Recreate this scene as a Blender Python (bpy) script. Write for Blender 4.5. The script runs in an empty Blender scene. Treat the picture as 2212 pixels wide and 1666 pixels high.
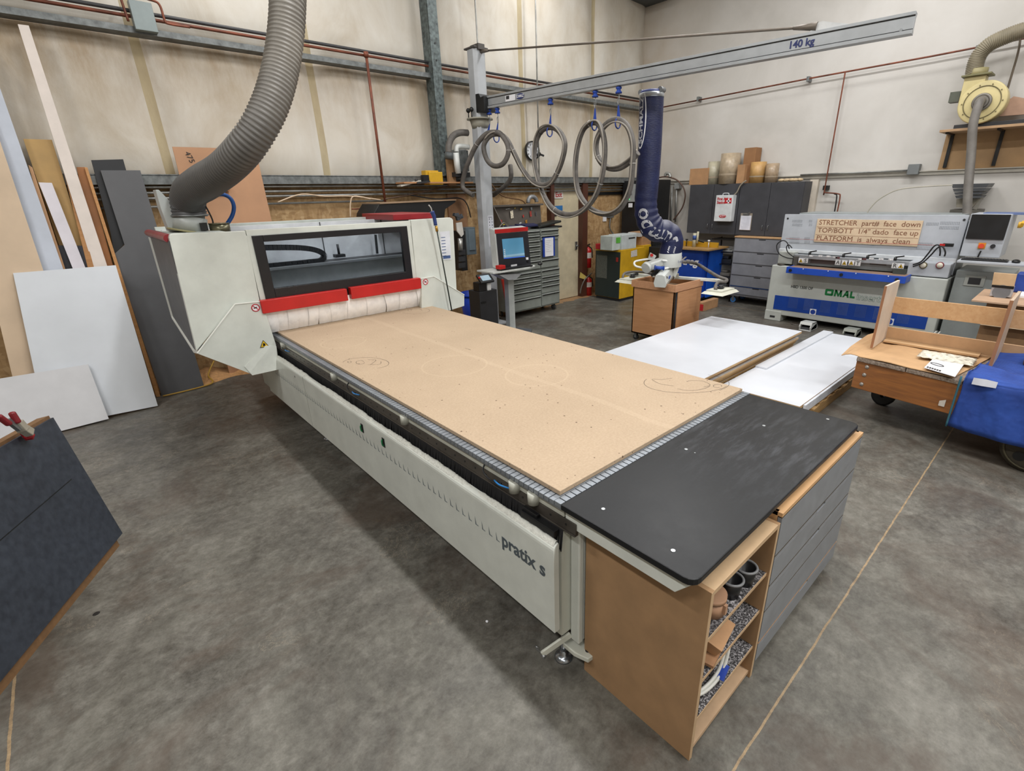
import bpy, bmesh, math, random
from mathutils import Vector, Matrix
random.seed(7)
COL = bpy.context.scene.collection
V = Vector
# ---------------------------------------------------------------- camera model
F, PX, PY = 1059.168, 1168.73, 838.249
CX = V((.73143026, -.26535143, .62817067))
CY = V((-.68158112, -.25560181, .68564925))
CZ = V((-.02137645, -.92965388, -.36781343))
H = 2.0
def ray(u, v):
    d = V(((u-PX)/F, (v-PY)/F, 1.0))
    return V((d.dot(CX), d.dot(CY), d.dot(CZ)))
def at(u, v, z=None, x=None, y=None, pl=None):
    d = ray(u, v); c = V((0, 0, H))
    if z is not None: t = (z-H)/d.z
    elif x is not None: t = x/d.x
    elif y is not None: t = y/d.y
    else:
        p, n = V(pl[0]), V(pl[1]); t = (p-c).dot(n)/d.dot(n)
    return c+d*t
def atd(u, v, dist):
    d = ray(u, v).normalized(); return V((0, 0, H))+d*dist
def zline(u, v, p):
    "height on the vertical line through p that is seen at pixel row v"
    lo, hi = -1., 7.
    for _ in range(50):
        m = (lo+hi)/2; q = V((p[0], p[1], m-H))
        vv = PY+F*sum(q[i]*(CX[1], CY[1], CZ[1])[i] for i in range(3))/sum(q[i]*(CX[2], CY[2], CZ[2])[i] for i in range(3))
        if vv > v: lo = m
        else: hi = m
    return m
cam = bpy.data.cameras.new('camera'); co = bpy.data.objects.new('camera', cam); COL.objects.link(co)
right = V((CX[0], CY[0], CZ[0])); down = V((CX[1], CY[1], CZ[1])); fwd = V((CX[2], CY[2], CZ[2]))
m = Matrix((right, -down, -fwd)).transposed().to_4x4(); m.translation = V((0, 0, H)); co.matrix_world = m
cam.sensor_fit = 'HORIZONTAL'; cam.sensor_width = 36; cam.lens = F/2212*36
cam.shift_x = -(PX-1106)/2212; cam.shift_y = (PY-833)/2212; cam.clip_start = .02; cam.clip_end = 60
bpy.context.scene.camera = co
# ---------------------------------------------------------------- materials
def lin(c):
    if isinstance(c, str): c = tuple(int(c[i:i+2], 16) for i in (0, 2, 4))
    return tuple(((x/255/12.92) if x/255 <= .04045 else ((x/255+.055)/1.055)**2.4) for x in c)+(1,)
class NT:
    def __init__(s, name):
        s.m = bpy.data.materials.new(name); s.m.use_nodes = True; s.t = s.m.node_tree; s.N = s.t.nodes
        s.b = s.N['Principled BSDF']
    def n(s, t, **k):
        o = s.N.new(t)
        for a, b in k.items(): setattr(o, a, b)
        return o
    def l(s, a, b): s.t.links.new(a, b)
    def coord(s, scale=(1, 1, 1), rot=(0, 0, 0), kind='Object'):
        mp = s.n('ShaderNodeMapping')
        c = s.n('ShaderNodeNewGeometry' if kind == 'World' else 'ShaderNodeTexCoord'); kind = 'Position' if kind == 'World' else kind
        mp.inputs['Scale'].default_value = scale; mp.inputs['Rotation'].default_value = rot
        s.l(c.outputs[kind], mp.inputs['Vector']); return mp.outputs[0]
    def noise(s, vec, sc, det=4, rough=.55, dist=0):
        n = s.n('ShaderNodeTexNoise'); s.l(vec, n.inputs['Vector'])
        n.inputs['Scale'].default_value = sc; n.inputs['Detail'].default_value = det
        n.inputs['Roughness'].default_value = rough; n.inputs['Distortion'].default_value = dist
        return n.outputs['Fac']
    def ramp(s, f, stops, interp='LINEAR'):
        r = s.n('ShaderNodeValToRGB'); r.color_ramp.interpolation = interp; e = r.color_ramp.elements
        while len(e) < len(stops): e.new(.5)
        for i, (p, c) in enumerate(stops):
            e[i].position = p; e[i].color = lin(c) if not isinstance(c, float) else (c, c, c, 1)
        s.l(f, r.inputs[0]); return r.outputs[0]
    def math(s, op, a, b=None, c=None):
        o = s.n('ShaderNodeMath', operation=op)
        for i, v in enumerate((a, b, c)):
            if v is None: continue
            if isinstance(v, (int, float)): o.inputs[i].default_value = v
            else: s.l(v, o.inputs[i])
        return o.outputs[0]
    def mix(s, f, a, b, mode='MIX'):
        o = s.n('ShaderNodeMix', data_type='RGBA', blend_type=mode)
        for k, v in ((0, f), (6, a), (7, b)):
            if isinstance(v, (int, float)): o.inputs[k].default_value = v
            elif isinstance(v, (tuple, str)): o.inputs[k].default_value = lin(v)
            else: s.l(v, o.inputs[k])
        return o.outputs[2]
    def sep(s, vec):
        o = s.n('ShaderNodeSeparateXYZ'); s.l(vec, o.inputs[0]); return o.outputs
    def bump(s, f, st=.2, d=.01):
        o = s.n('ShaderNodeBump'); o.inputs['Strength'].default_value = st; o.inputs['Distance'].default_value = d
        s.l(f, o.inputs['Height']); s.l(o.outputs[0], s.b.inputs['Normal'])
    def out(s, col=None, rough=.5, metal=0, spec=None):
        if col is not None:
            if isinstance(col, (tuple, str)): s.b.inputs['Base Color'].default_value = lin(col)
            else: s.l(col, s.b.inputs['Base Color'])
        if isinstance(rough, (int, float)): s.b.inputs['Roughness'].default_value = rough
        else: s.l(rough, s.b.inputs['Roughness'])
        s.b.inputs['Metallic'].default_value = metal
        if spec is not None: s.b.inputs['Specular IOR Level'].default_value = spec
        return s.m
MC = {}
def mat(col, rough=.5, metal=0, var=.06, sc=6, name=None, spec=None, emit=0, bump=0):
    "painted / plain surface with a little procedural unevenness"
    k = (col, rough, metal, var, sc, emit, bump)
    if k in MC: return MC[k]
    t = NT(name or 'paint_%s' % (col if isinstance(col, str) else '%02x%02x%02x' % col))
    c = tuple(int(col[i:i+2], 16) for i in (0, 2, 4)) if isinstance(col, str) else col
    f = t.noise(t.coord(), sc, 5, .6)
    a = tuple(max(0, x*(1-var)) for x in c); b = tuple(min(255, x*(1+var)) for x in c)
    cc = t.ramp(f, [(.3, a), (.7, b)])
    r = t.math('MULTIPLY_ADD', f, .2, rough-.1)
    t.out(cc, r, metal, spec)
    if emit:
        t.l(cc, t.b.inputs['Emission Color']); t.b.inputs['Emission Strength'].default_value = emit
    if bump: t.bump(f, bump, .01)
    MC[k] = t.m; return t.m
def wood(c1, c2, name='wood', scale=(1, 14, 14), rough=.55, sc=3):
    k = ('w', c1, c2, scale, sc)
    if k in MC: return MC[k]
    t = NT(name); v = t.coord(scale)
    f = t.noise(v, sc, 6, .6, .6); col = t.ramp(f, [(.3, c1), (.7, c2)])
    f2 = t.noise(t.coord(), 2.0, 3); col = t.mix(.25, col, t.ramp(f2, [(.35, c1), (.65, c2)]))
    t.out(col, rough); MC[k] = t.m; return t.m
# ---------------------------------------------------------------- mesh builder
def spline(pts, n=8, closed=False):
    pts = [V(p) for p in pts]; out = []
    N = len(pts); rng = range(N if closed else N-1)
    for i in rng:
        g = lambda j: pts[j % N] if closed else pts[min(max(j, 0), N-1)]
        p0, p1, p2, p3 = g(i-1), g(i), g(i+1), g(i+2)
        for k in range(n):
            t = k/n
            out.append(.5*((2*p1)+(p2-p0)*t+(2*p0-5*p1+4*p2-p3)*t*t+(3*p1-p0-3*p2+p3)*t**3))
    if not closed: out.append(pts[-1])
    return out
class G:
    def __init__(s): s.v = []; s.f = []; s.sm = []
    def add(s, vs, fs, smooth=False):
        o = len(s.v); s.v += [V(p) for p in vs]
        for f in fs: s.f.append([i+o for i in f]); s.sm.append(smooth)
        return s
    def box(s, x0, y0, z0, x1, y1, z1):
        return s.add([(x, y, z) for x in (x0, x1) for y in (y0, y1) for z in (z0, z1)],
            [(0, 1, 3, 2), (4, 6, 7, 5), (0, 4, 5, 1), (2, 3, 7, 6), (0, 2, 6, 4), (1, 5, 7, 3)])
    def ob(s, c, ax, ay, az):
        c, ax, ay, az = V(c), V(ax), V(ay), V(az)
        return s.add([c+a*ax+b*ay+d*az for a in (-1, 1) for b in (-1, 1) for d in (-1, 1)],
            [(0, 1, 3, 2), (4, 6, 7, 5), (0, 4, 5, 1), (2, 3, 7, 6), (0, 2, 6, 4), (1, 5, 7, 3)])
    def bar(s, p0, p1, w, h, up=(0, 0, 1)):
        p0, p1, up = V(p0), V(p1), V(up); d = p1-p0; side = d.cross(up)
        if side.length < 1e-5: side = d.cross(V((1, 0, 0)))
        side.normalize(); u2 = side.cross(d).normalized()
        return s.ob((p0+p1)/2, d/2, side*w/2, u2*h/2)
    def prism(s, pts, vec):
        pts = [V(p) for p in pts]; vec = V(vec); n = len(pts)
        nn = sum(((pts[i]-pts[0]).cross(pts[(i+1) % n]-pts[0]) for i in range(1, n)), V((0, 0, 0)))
        if nn.dot(vec) > 0: pts = pts[::-1]
        fs = [tuple(range(n)), tuple(range(2*n-1, n-1, -1))]
        fs += [(i, n+i, n+(i+1) % n, (i+1) % n) for i in range(n)]
        return s.add(pts+[p+vec for p in pts], fs)
    def tube(s, pts, r, n=12, smooth=True, caps=True, closed=False):
        pts = [V(p) for p in pts]; N = len(pts); rs = r if isinstance(r, (list, tuple)) else [r]*N
        vs = []; up = None
        for i, p in enumerate(pts):
            if closed: t = pts[(i+1) % N]-pts[i-1]
            else: t = pts[min(i+1, N-1)]-pts[max(i-1, 0)]
            t.normalize()
            if up is None: up = t.orthogonal().normalized()
            up = (up-t*up.dot(t)).normalized(); w = t.cross(up)
            for k in range(n):
                a = 2*math.pi*k/n; vs.append(p+(up*math.cos(a)+w*math.sin(a))*rs[i])
        fs = []
        for i in range(N if closed else N-1):
            j = (i+1) % N
            for k in range(n):
                k2 = (k+1) % n; fs.append((i*n+k, i*n+k2, j*n+k2, j*n+k))
        s.add(vs, fs, smooth)
        if caps and not closed:
            o = len(s.v)-N*n
            s.f.append([o+k for k in range(n)][::-1]); s.sm.append(False)
            s.f.append([o+(N-1)*n+k for k in range(n)]); s.sm.append(False)
        return s
    def cyl(s, p0, p1, r, r1=None, n=20, smooth=True):
        return s.tube([p0, p1], [r, r if r1 is None else r1], n, smooth)
    def lathe(s, c, axis, prof, n=24):
        c = V(c); a = V(axis).normalized()
        return s.tube([c+a*h for h, _ in prof], [max(r, .0005) for _, r in prof], n) if all(abs(prof[i+1][0]-prof[i][0]) > 1e-6 for i in range(len(prof)-1)) else s._lathe(c, a, prof, n)
    def _lathe(s, c, a, prof, n):
        c = V(c); a = V(a).normalized(); u = a.orthogonal().normalized(); w = a.cross(u); vs = []
        for h, r in prof:
            for k in range(n):
                t = 2*math.pi*k/n; vs.append(c+a*h+(u*math.cos(t)+w*math.sin(t))*max(r, .0005))
        fs = [(i*n+k, i*n+(k+1) % n, (i+1)*n+(k+1) % n, (i+1)*n+k) for i in range(len(prof)-1) for k in range(n)]
        return s.add(vs, fs, max(h for h, _ in prof)-min(h for h, _ in prof) > .004)
    def quad(s, a, b, c, d): return s.add([a, b, c, d], [(0, 1, 2, 3)])
    def sphere(s, c, r, n=12, sz=(1, 1, 1)):
        c = V(c); vs = []; fs = []; m = n//2+1
        for i in range(m+1):
            ph = math.pi*i/m
            for k in range(n):
                t = 2*math.pi*k/n
                vs.append(c+V((r*sz[0]*math.sin(ph)*math.cos(t), r*sz[1]*math.sin(ph)*math.sin(t), r*sz[2]*math.cos(ph))))
        for i in range(m):
            for k in range(n):
                fs.append((i*n+k, (i+1)*n+k, (i+1)*n+(k+1) % n, i*n+(k+1) % n))
        return s.add(vs, fs, True)
WM = {}
def wmat(o): return WM.get(o, Matrix())
def thing(name, label, cat, loc=(0, 0, 0), rz=0, group=None):
    o = bpy.data.objects.new(name, None); COL.objects.link(o)
    o.location = loc; o.rotation_euler = (0, 0, rz); o.empty_display_size = .1
    WM[o] = Matrix.Translation(V(loc)) @ Matrix.Rotation(rz, 4, 'Z')
    o['label'] = label; o['category'] = cat
    if group: o['group'] = group
    return o
def put(g, name, m, parent=None, bevel=0, local=False, label=None, seg=2):
    me = bpy.data.meshes.new(name); vs = g.v
    if parent is not None and not local:
        inv = wmat(parent).inverted(); vs = [inv @ p for p in vs]
    me.from_pydata([tuple(p) for p in vs], [], g.f)
    me.polygons.foreach_set('use_smooth', g.sm); me.update()
    bm = bmesh.new(); bm.from_mesh(me); bmesh.ops.recalc_face_normals(bm, faces=bm.faces); bm.to_mesh(me); bm.free()
    o = bpy.data.objects.new(name, me); COL.objects.link(o)
    for mm in (m if isinstance(m, (list, tuple)) else [m]): me.materials.append(mm)
    if parent is not None: o.parent = parent; WM[o] = wmat(parent)
    if bevel:
        b = o.modifiers.new('bevel', 'BEVEL'); b.width = bevel; b.segments = seg; b.limit_method = 'ANGLE'; b.angle_limit = .7
    if label: o['label'] = label
    return o
def solo(g, name, m, label, cat, group=None, bevel=0, kind=None, seg=2):
    o = put(g, name, m, None, bevel, seg=seg); o['label'] = label; o['category'] = cat
    if group: o['group'] = group
    if kind: o['kind'] = kind
    return o
def struct(g, name, m, bevel=0):
    o = put(g, name, m, None, bevel); o['kind'] = 'structure'; o['label'] = name.replace('_', ' ')+' of the workshop'; o['category'] = name.split('_')[0]; return o
def copy_tree(root, d=(0, 0, 0), label=None, group=None):
    r = root.copy(); COL.objects.link(r); r.location = V(root.location)+V(d)
    if label: r['label'] = label
    if group: r['group'] = group
    WM[r] = Matrix.Translation(V(d)) @ wmat(root)
    for ch in list(root.children):
        c = ch.copy(); COL.objects.link(c); c.parent = r
        for g in ch.children:
            e = g.copy(); COL.objects.link(e); e.parent = c
    return r
def text(s, o, r, u, size, m, parent, name='lettering', wrap=None, bold=0, sx=1, align='LEFT', shear=0, ext=.0006):
    "flat lettering: o origin, r reading direction, u up"
    cu = bpy.data.curves.new('txt', 'FONT'); cu.body = s; cu.size = size; cu.extrude = ext; cu.offset = bold; cu.align_x = align; cu.shear = shear
    cu.resolution_u = 3
    ob = bpy.data.objects.new('txt', cu); COL.objects.link(ob)
    dg = bpy.context.evaluated_depsgraph_get(); me = bpy.data.meshes.new_from_object(ob.evaluated_get(dg))
    bpy.data.objects.remove(ob)
    o, r, u = V(o), V(r).normalized(), V(u).normalized(); nn = r.cross(u)
    g = G(); vs = []
    for v in me.vertices:
        x, y, z = v.co
        vs.append(wrap(x*sx, y, z) if wrap else o+r*x*sx+u*y+nn*z)
    g.add(vs, [tuple(p.vertices) for p in me.polygons]); bpy.data.meshes.remove(me)
    ob = put(g, name, m, parent); return ob
# shared materials
M_white = mat('c9cdc6', .35, var=.03, name='machine_off_white'); M_cream = mat('bfc1b6', .4, var=.03)
M_edge = mat('e6e8e2', .35, var=.02)
M_alu = mat('b4b9bf', .35, .7, var=.05); M_steel = mat('8f9294', .38, .85, var=.1); M_dark = mat('26272a', .45, var=.1)
M_black = mat('121315', .4, var=.15); M_red = mat('b01b18', .4, var=.05); M_rubber = mat('1b1b1c', .7)
M_galv = mat('6c7070', .5, .4, var=.22, sc=14, name='galvanised'); M_cond = mat('9b9c99', .4, .6, var=.15)
M_copper = mat('70402f', .55, .3, var=.25, name='old_copper'); M_blue = mat('1c4fa0', .45, var=.05); M_navy = mat('1d2c66', .55, var=.08, sc=20, bump=.1)
M_card = mat('a9825d', .8, var=.07, name='cardboard'); M_paper = mat('dfe0e4', .7, var=.02); M_yel = mat('c79c1e', .45)
M_green = mat('0e6a3c', .5); M_hose = mat('5b5753', .6, var=.2, sc=9); M_redtext = mat('b3202a', .5)
M_ply = wood('a5764f', 'b98a62', 'plywood', (1, 1, 9)); M_maple = wood('b98f63', 'c9a57c', 'maple', (1, 10, 10))
M_mdf = mat('977755', .75, var=.05, sc=9, name='mdf'); M_mdfl = mat('b49876', .7, var=.04, sc=9, name='mdf_edge')
# ================================================================ THE SETTING
def floor_mat():
    t = NT('stained_concrete'); c = t.coord()
    big = t.noise(c, .75, 6, .62, .6); mid = t.noise(c, 2.6, 8, .68, .9); fine = t.noise(c, 22, 8, .75); strk = t.noise(t.coord((1, 1.5, 1)), 1.6, 9, .78, .5); grit = t.noise(c, 8.5, 10, .8, .3)
    base = t.ramp(big, [(.3, '302d28'), (.45, '4b4741'), (.58, '625f59'), (.75, '7e7b75')])
    base = t.mix(.62, base, t.ramp(mid, [(.34, '26231d'), (.47, '47443d'), (.56, '66645b'), (.70, '8c8a81')]))
    base = t.mix(.35, base, t.ramp(strk, [(.36, '2a2620'), (.5, '57544c'), (.64, '85837b')]))
    base = t.mix(.2, base, t.ramp(grit, [(.36, '221f1a'), (.5, '5a5850'), (.64, '9b988f')]))
    base = t.mix(.22, base, t.ramp(fine, [(.35, '2c2824'), (.65, '8b8982')]))
    # pale worm-like scratches
    w = t.noise(c, 3.2, 10, .75, 2.2); line = t.math('ABSOLUTE', t.math('SUBTRACT', w, .5)); ln = t.math('LESS_THAN', line, .004)
    msk = t.math('GREATER_THAN', t.noise(c, 1.3, 2), .6); base = t.mix(t.math('MULTIPLY', t.math('MULTIPLY', ln, msk), .45), base, 'a89a86')
    # rusty dark patches
    rs = t.noise(c, 1.1, 5, .7, .8); base = t.mix(t.math('MULTIPLY', t.ramp(rs, [(.50, 0.0), (.64, 1.0)]), .55), base, '4a3d33')
    # sawdust-filled joints
    x, y, z = t.sep(c); wob = t.math('MULTIPLY_ADD', t.noise(c, 7, 6, .8), .016, -.008)
    def joint(coord, pos, wid=.0045):
        d = t.math('ABSOLUTE', t.math('SUBTRACT', t.math('ADD', coord, wob), pos)); return t.math('LESS_THAN', d, wid)
    j = joint(y, .397)
    for p, k in ((x, -.702), (y, -3.25), (x, 8.6)): j = t.math('MAXIMUM', j, joint(p, k, .0055))
    base = t.mix(j, base, t.ramp(fine, [(.35, '7a6851'), (.65, 'a08a6a')]))
    # sawdust by the wall behind the gantry
    dy = t.math('GREATER_THAN', t.math('ADD', y, t.math('MULTIPLY', t.noise(c, 5, 4), .5)), 7.02)
    base = t.mix(dy, base, '9c7a58')
    rough = t.math('MULTIPLY_ADD', mid, .5, .22)
    t.bump(fine, .12, .004); return t.out(base, rough, 0, .4)
g = G(); g.box(-6, -5, -.1, 9.5, 7.2, 0); struct(g, 'floor', floor_mat())
def liner_mat():
    t = NT('wall_liner'); c = t.coord(); x, y, z = t.sep(c)
    n1 = t.noise(t.coord((1, 1, .6)), 1.9, 7, .62, .5); n2 = t.noise(t.coord((2.2, 1, .7)), 2.6, 6, .7)
    col = t.ramp(n1, [(.25, 'b8ad9b'), (.5, 'cbc5b9'), (.75, 'd6d3cb')])
    # dirt settling below the high girt, near the low one, and around the top
    g1 = t.math('MULTIPLY', t.math('LESS_THAN', z, 3.6), t.math('SMOOTH_MAX', 0., t.math('MULTIPLY_ADD', z, 1.25, -3.35), .1))
    g2 = t.math('SMOOTH_MAX', 0., t.math('MULTIPLY_ADD', z, -2.4, 5.75), .1)
    g3 = t.math('SMOOTH_MAX', 0., t.math('MULTIPLY', t.math('SUBTRACT', z, 4.4), .45), .1)
    lf = t.math('MULTIPLY', t.math('LESS_THAN', z, 3.6), t.math('MULTIPLY', t.math('SUBTRACT', 3.2, x), .12))
    d = t.math('ADD', t.math('ADD', g1, g2), t.math('MAXIMUM', g3, t.math('MAXIMUM', lf, 0.)))
    d = t.math('MULTIPLY', d, t.math('MULTIPLY_ADD', n2, 1.6, -.2)); d = t.math('MINIMUM', t.math('MAXIMUM', t.math('MULTIPLY', d, .8), 0.), .75)
    col = t.mix(d, col, '957b55')
    j = None
    for p in (-2.4, -.68, 1.035, 2.752, 4.47, 6.2, 7.96):
        q = t.math('LESS_THAN', t.math('ABSOLUTE', t.math('SUBTRACT', x, p)), .045); j = q if j is None else t.math('MAXIMUM', j, q)
    col = t.mix(t.math('MULTIPLY', j, .8), col, t.ramp(n2, [(.3, '97845a'), (.7, 'b5a67f')]))
    t.bump(n1, .25, .03); return t.out(col, .55)
M_liner = liner_mat()
seams = [-6, -4.1, -2.4, -.68, 1.035, 2.752, 4.47, 6.2, 7.96, 9.5]
def pillow(z0, z1, nz):
    g = G(); xs = [-6+i*15.5/248 for i in range(249)]; vs = []
    for j in range(nz+1):
        z = z0+(z1-z0)*j/nz
        for x in xs:
            for a, b in zip(seams, seams[1:]):
                if a <= x <= b+1e-6: s = (x-a)/(b-a); break
            q = min(1, min(s, 1-s)*(b-a)/.28); e = min(1, min(z-z0, z1-z)/.3)
            dd = .07*(math.sin(q*math.pi/2)**.8)*(.35+.65*math.sin(e*math.pi/2))+.008*math.sin(x*9+z*3)*e
            vs.append((x, 7.1-dd, z))
    n = len(xs)
    return g.add(vs, [(j*n+i, j*n+i+1, (j+1)*n+i+1, (j+1)*n+i) for j in range(nz) for i in range(n-1)], True)
g = pillow(2.27, 3.6, 24); g2 = pillow(3.62, 6.2, 30); g.add(g2.v, g2.f, True); g.box(-6, 7.1, 0, 9.6, 7.2, 6.2)
struct(g, 'wall_left', M_liner)
def osb_mat():
    t = NT('osb'); c = t.coord((1, 1, 2.2)); v = t.n('ShaderNodeTexVoronoi'); t.l(t.coord((14, 14, 34), (0, .5, 0)), v.inputs['Vector']); v.inputs['Scale'].default_value = 1.0
    v2 = t.n('ShaderNodeTexVoronoi'); t.l(t.coord((30, 30, 12), (0, -.4, 0)), v2.inputs['Vector']); v2.inputs['Scale'].default_value = 1.0
    a = t.ramp(v.outputs['Color'], [(.1, '8c6b45'), (.5, 'b08d60'), (.9, 'cbae82')]); b = t.ramp(v2.outputs['Color'], [(.1, '7c5c3a'), (.6, 'b49468'), (.95, 'd8be96')])
    col = t.mix(.5, a, b); return t.out(t.mix(.35, col, t.ramp(t.noise(c, 1.3, 4), [(.3, '80623f'), (.7, 'bb9b6e')])), .75)
M_osb = osb_mat()
g = G(); g.box(-6, 7.02, 0, 6.68, 7.1, 2.2); struct(g, 'wall_left_lower_boarding', M_osb)
g = G(); g.box(7.66, 7.02, 0, 9.5, 7.1, 2.2); struct(g, 'wall_left_corner_boarding', M_osb)
# girts and steel
g = G(); g.box(-6, 6.86, 2.18, 9.48, 7.04, 2.20); g.box(-6, 6.86, 2.2, 9.48, 6.875, 2.27); g.box(-6, 6.86, 2.265, 9.48, 7.04, 2.28); struct(g, 'trim_1', M_galv)
g = G(); g.box(-6, 6.86, 3.545, 9.48, 7.04, 3.56); g.box(-6, 6.86, 3.56, 9.48, 6.87, 3.60); struct(g, 'trim_2', M_galv)
g = G(); zc_ = 2.285; xa, xb = at(921, 0, y=6.8).x, at(941, 0, y=6.8).x
g.box(xa, 6.79, zc_, xb, 6.805, 6.2); g.box(xa, 6.8, zc_, xa+.012, 6.99, 6.2); g.box(xb-.012, 6.8, zc_, xb, 6.84, 6.2)
struct(g, 'trim_3', mat('565f5f', .5, .4, var=.35, sc=20, name='galvanised_column'))
g = G()
for z in (4.9, 4.7, 3.95, 3.75, 3.2, 2.6): g.cyl(((xa+xb)/2, 6.79, z), ((xa+xb)/2, 6.783, z), .012, n=10)
struct(g, 'trim_4', M_black)
g = G(); g.box(8.7, 6.3, 5.35, 9.5, 7.1, 5.5); g.bar((3.5, 6.6, 6.1), (9.5, 6.9, 5.6), .2, .3); struct(g, 'trim_5', mat('4b4f50', .5, .4))
def white_wall():
    t = NT('painted_drywall'); c = t.coord(); n = t.noise(c, .9, 5, .6, .4)
    col = t.ramp(n, [(.25, 'b9b6b0'), (.55, 'c8c5c0'), (.8, 'd2d0cc')]); x, y, z = t.sep(c)
    d = t.math('MULTIPLY', t.math('MAXIMUM', t.math('MULTIPLY_ADD', y, .5, -2.7), 0.), t.noise(c, 2.2, 5))
    col = t.mix(t.math('MINIMUM', d, .7), col, 'a38d6c')
    t.bump(t.noise(c, 60, 4), .06, .003); return t.out(col, .6)
g = G(); g.box(9.5, -5, 0, 9.6, 7.2, 6.2); struct(g, 'wall_right', white_wall())
g = G(); g.box(-6.1, -5, 0, -6, 7.2, 6.2); struct(g, 'wall_far_left', M_liner)
g = G(); g.box(-6, -5.1, 0, 9.6, -5, 6.2); struct(g, 'wall_behind', mat('b8b4aa', .6))
g = G(); g.box(-6, -5, 6.2, 9.6, 7.2, 6.3); struct(g, 'ceiling', mat('c2bfb6', .7))
# ledge and conduits on the right wall
g = G(); g.box(9.44, -1, 2.185, 9.5, 7.0, 2.2); g.box(9.47, -1, 2.14, 9.5, 7.0, 2.185); struct(g, 'trim_6', mat('b9b5ab', .5))
g = G(); g.box(9.42, 3.33, 0, 9.5, 3.46, 2.13); struct(g, 'trim_7', mat('c5bcae', .6))
# door
g = G(); g.box(6.76, 7.0, .01, 7.52, 7.04, 2.11); d1 = struct(g, 'door_1', mat('c9bea2', .5, var=.05)); d1['label'] = 'cream painted exit door between brown steel jambs'
g = G(); g.box(7.42, 6.975, .95, 7.47, 7.0, 1.1); g.cyl((7.44, 6.99, 1.02), (7.44, 6.93, 1.02), .02); put(g, 'door_handle', M_steel, d1)
g = G(); g.box(6.68, 6.9, 0, 6.765, 7.06, 2.18); struct(g, 'trim_8', mat('4c2b1f', .5)); 
g = G(); g.box(7.515, 6.88, 0, 7.66, 7.06, 2.18); struct(g, 'trim_9', mat('4c2b1f', .5))
# conduits
for z, yy, lab in ((2.155, 6.92, 'top'), (2.10, 6.94, 'second'), (2.045, 6.95, 'third')):
    g = G(); g.tube([(-6, yy, z), (9.44, yy, z)], .014, 8)
    solo(g, 'conduit', M_cond, 'silver steel conduit along the left wall, %s of the horizontal run' % {'top': 'topmost', 'second': 'second from the top', 'third': 'third from the top'}[lab], 'conduit', 'conduits under the low wall beam')
g = G(); g.tube([(-6, 6.96, 1.96), (3.45, 6.96, 1.96)], .013, 8); solo(g, 'conduit', M_cond, 'silver conduit lowest of the run, ending at the copper drop pipe', 'conduit', 'conduits under the low wall beam')
for z, m_, r, lab in ((3.69, M_copper, .016, 'old copper air pipe along the top of the high wall beam'), (3.735, mat('3a3a3c', .5), .018, 'dark grey pipe above the copper pipe on the high wall beam')):
    g = G(); g.tube([(-6, 6.9 if r != .011 else 6.87, z), (9.44, 6.9 if r != .011 else 6.87, z)], r, 8)
    solo(g, 'wall_pipe', m_, lab, 'pipe')
g = G(); a = at(795, 150, y=6.85); g.tube([(a.x, 6.85, 3.69), (a.x, 6.85, 1.83)], .017, 10); g.cyl((a.x, 6.85, 3.66), (a.x, 6.85, 3.72), .03); g.cyl((a.x, 6.85, 1.83), (a.x, 6.85, 1.87), .03)
solo(g, 'copper_drop_pipe', M_copper, 'vertical copper pipe dropping down the left wall to the black hood', 'pipe')
# junction box on high girt
t0 = thing('junction_box', 'grey steel junction box on the high wall beam, copper tube looping around it', 'electrical box', (1.12, 6.85, 3.66))
g = G(); g.box(1.03, 6.78, 3.56, 1.21, 6.88, 3.80); put(g, 'enclosure', mat('7c8686', .45, .3), t0, .004)
g = G(); g.tube(spline([(.99, 6.8, 3.62), (.98, 6.8, 3.8), (1.0, 6.8, 3.84), (1.22, 6.8, 3.83), (1.28, 6.8, 3.8), (1.29, 6.8, 3.68), (1.32, 6.8, 3.655), (1.5, 6.82, 3.66)], 5), .011, 8); put(g, 'copper_loop', M_copper, t0)
# two long cables down the wall right of the mast
for u in (1036, 1159):
    a = at(u, 200, y=6.8); g = G(); g.tube([(a.x, 6.78, 6.1), (a.x, 6.78, 2.2)], .011, 8)
    solo(g, 'vertical_conduit', M_cond, 'thin vertical steel conduit on the left wall, %s' % ('close behind the grey crane mast' if u == 1036 else 'passing beside the round clock'), 'conduit')
# copper on right wall
g = G(); g.tube([at(1430, 232, x=9.4), at(1746, 170, x=9.4), at(2010, 122, x=9.4), (9.4, 1.0, 3.68)], .012, 8); solo(g, 'copper_wall_pipe', M_copper, 'long thin copper air pipe running across the upper white wall', 'pipe')
for u, v in ((1508, 213), (1746, 170), (2112, 104)):
    p = at(u, v, x=9.4); g = G(); g.box(9.38, p.y-.02, p.z-.04, 9.5, p.y+.02, p.z+.03)
    solo(g, 'pipe_bracket', M_galv, 'small bracket holding the copper pipe on the white wall, %s' % {1508: 'nearest the room corner', 1746: 'left of the vertical pipe', 2112: 'above the cream blower'}[u], 'bracket')
a = at(1826, 155, x=9.4); b = at(1783, 400, x=9.4)
g = G(); g.tube(spline([(9.4, a.y, a.z), (9.4, b.y, b.z), (9.4, b.y, 1.93), (9.38, b.y-.03, 1.92), (9.38, b.y-.22, 1.9), (9.38, b.y-.26, 1.85), (9.38, b.y-.26, 1.6)], 6), .011, 8); solo(g, 'copper_drop_pipe', M_copper, 'vertical thin copper pipe on the white wall ending behind the boring machine', 'pipe')
g = G(); g.tube(spline([(9.4, b.y-.16, 1.9), (9.38, b.y-.21, 1.86), (9.38, b.y-.22, 1.6)], 6), .011, 8); g.box(9.42, b.y-.04, 1.96, 9.5, b.y+.04, 2.03); solo(g, 'black_air_hose', M_rubber, 'short black hose bent down beside the copper drop pipe', 'hose')
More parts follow.
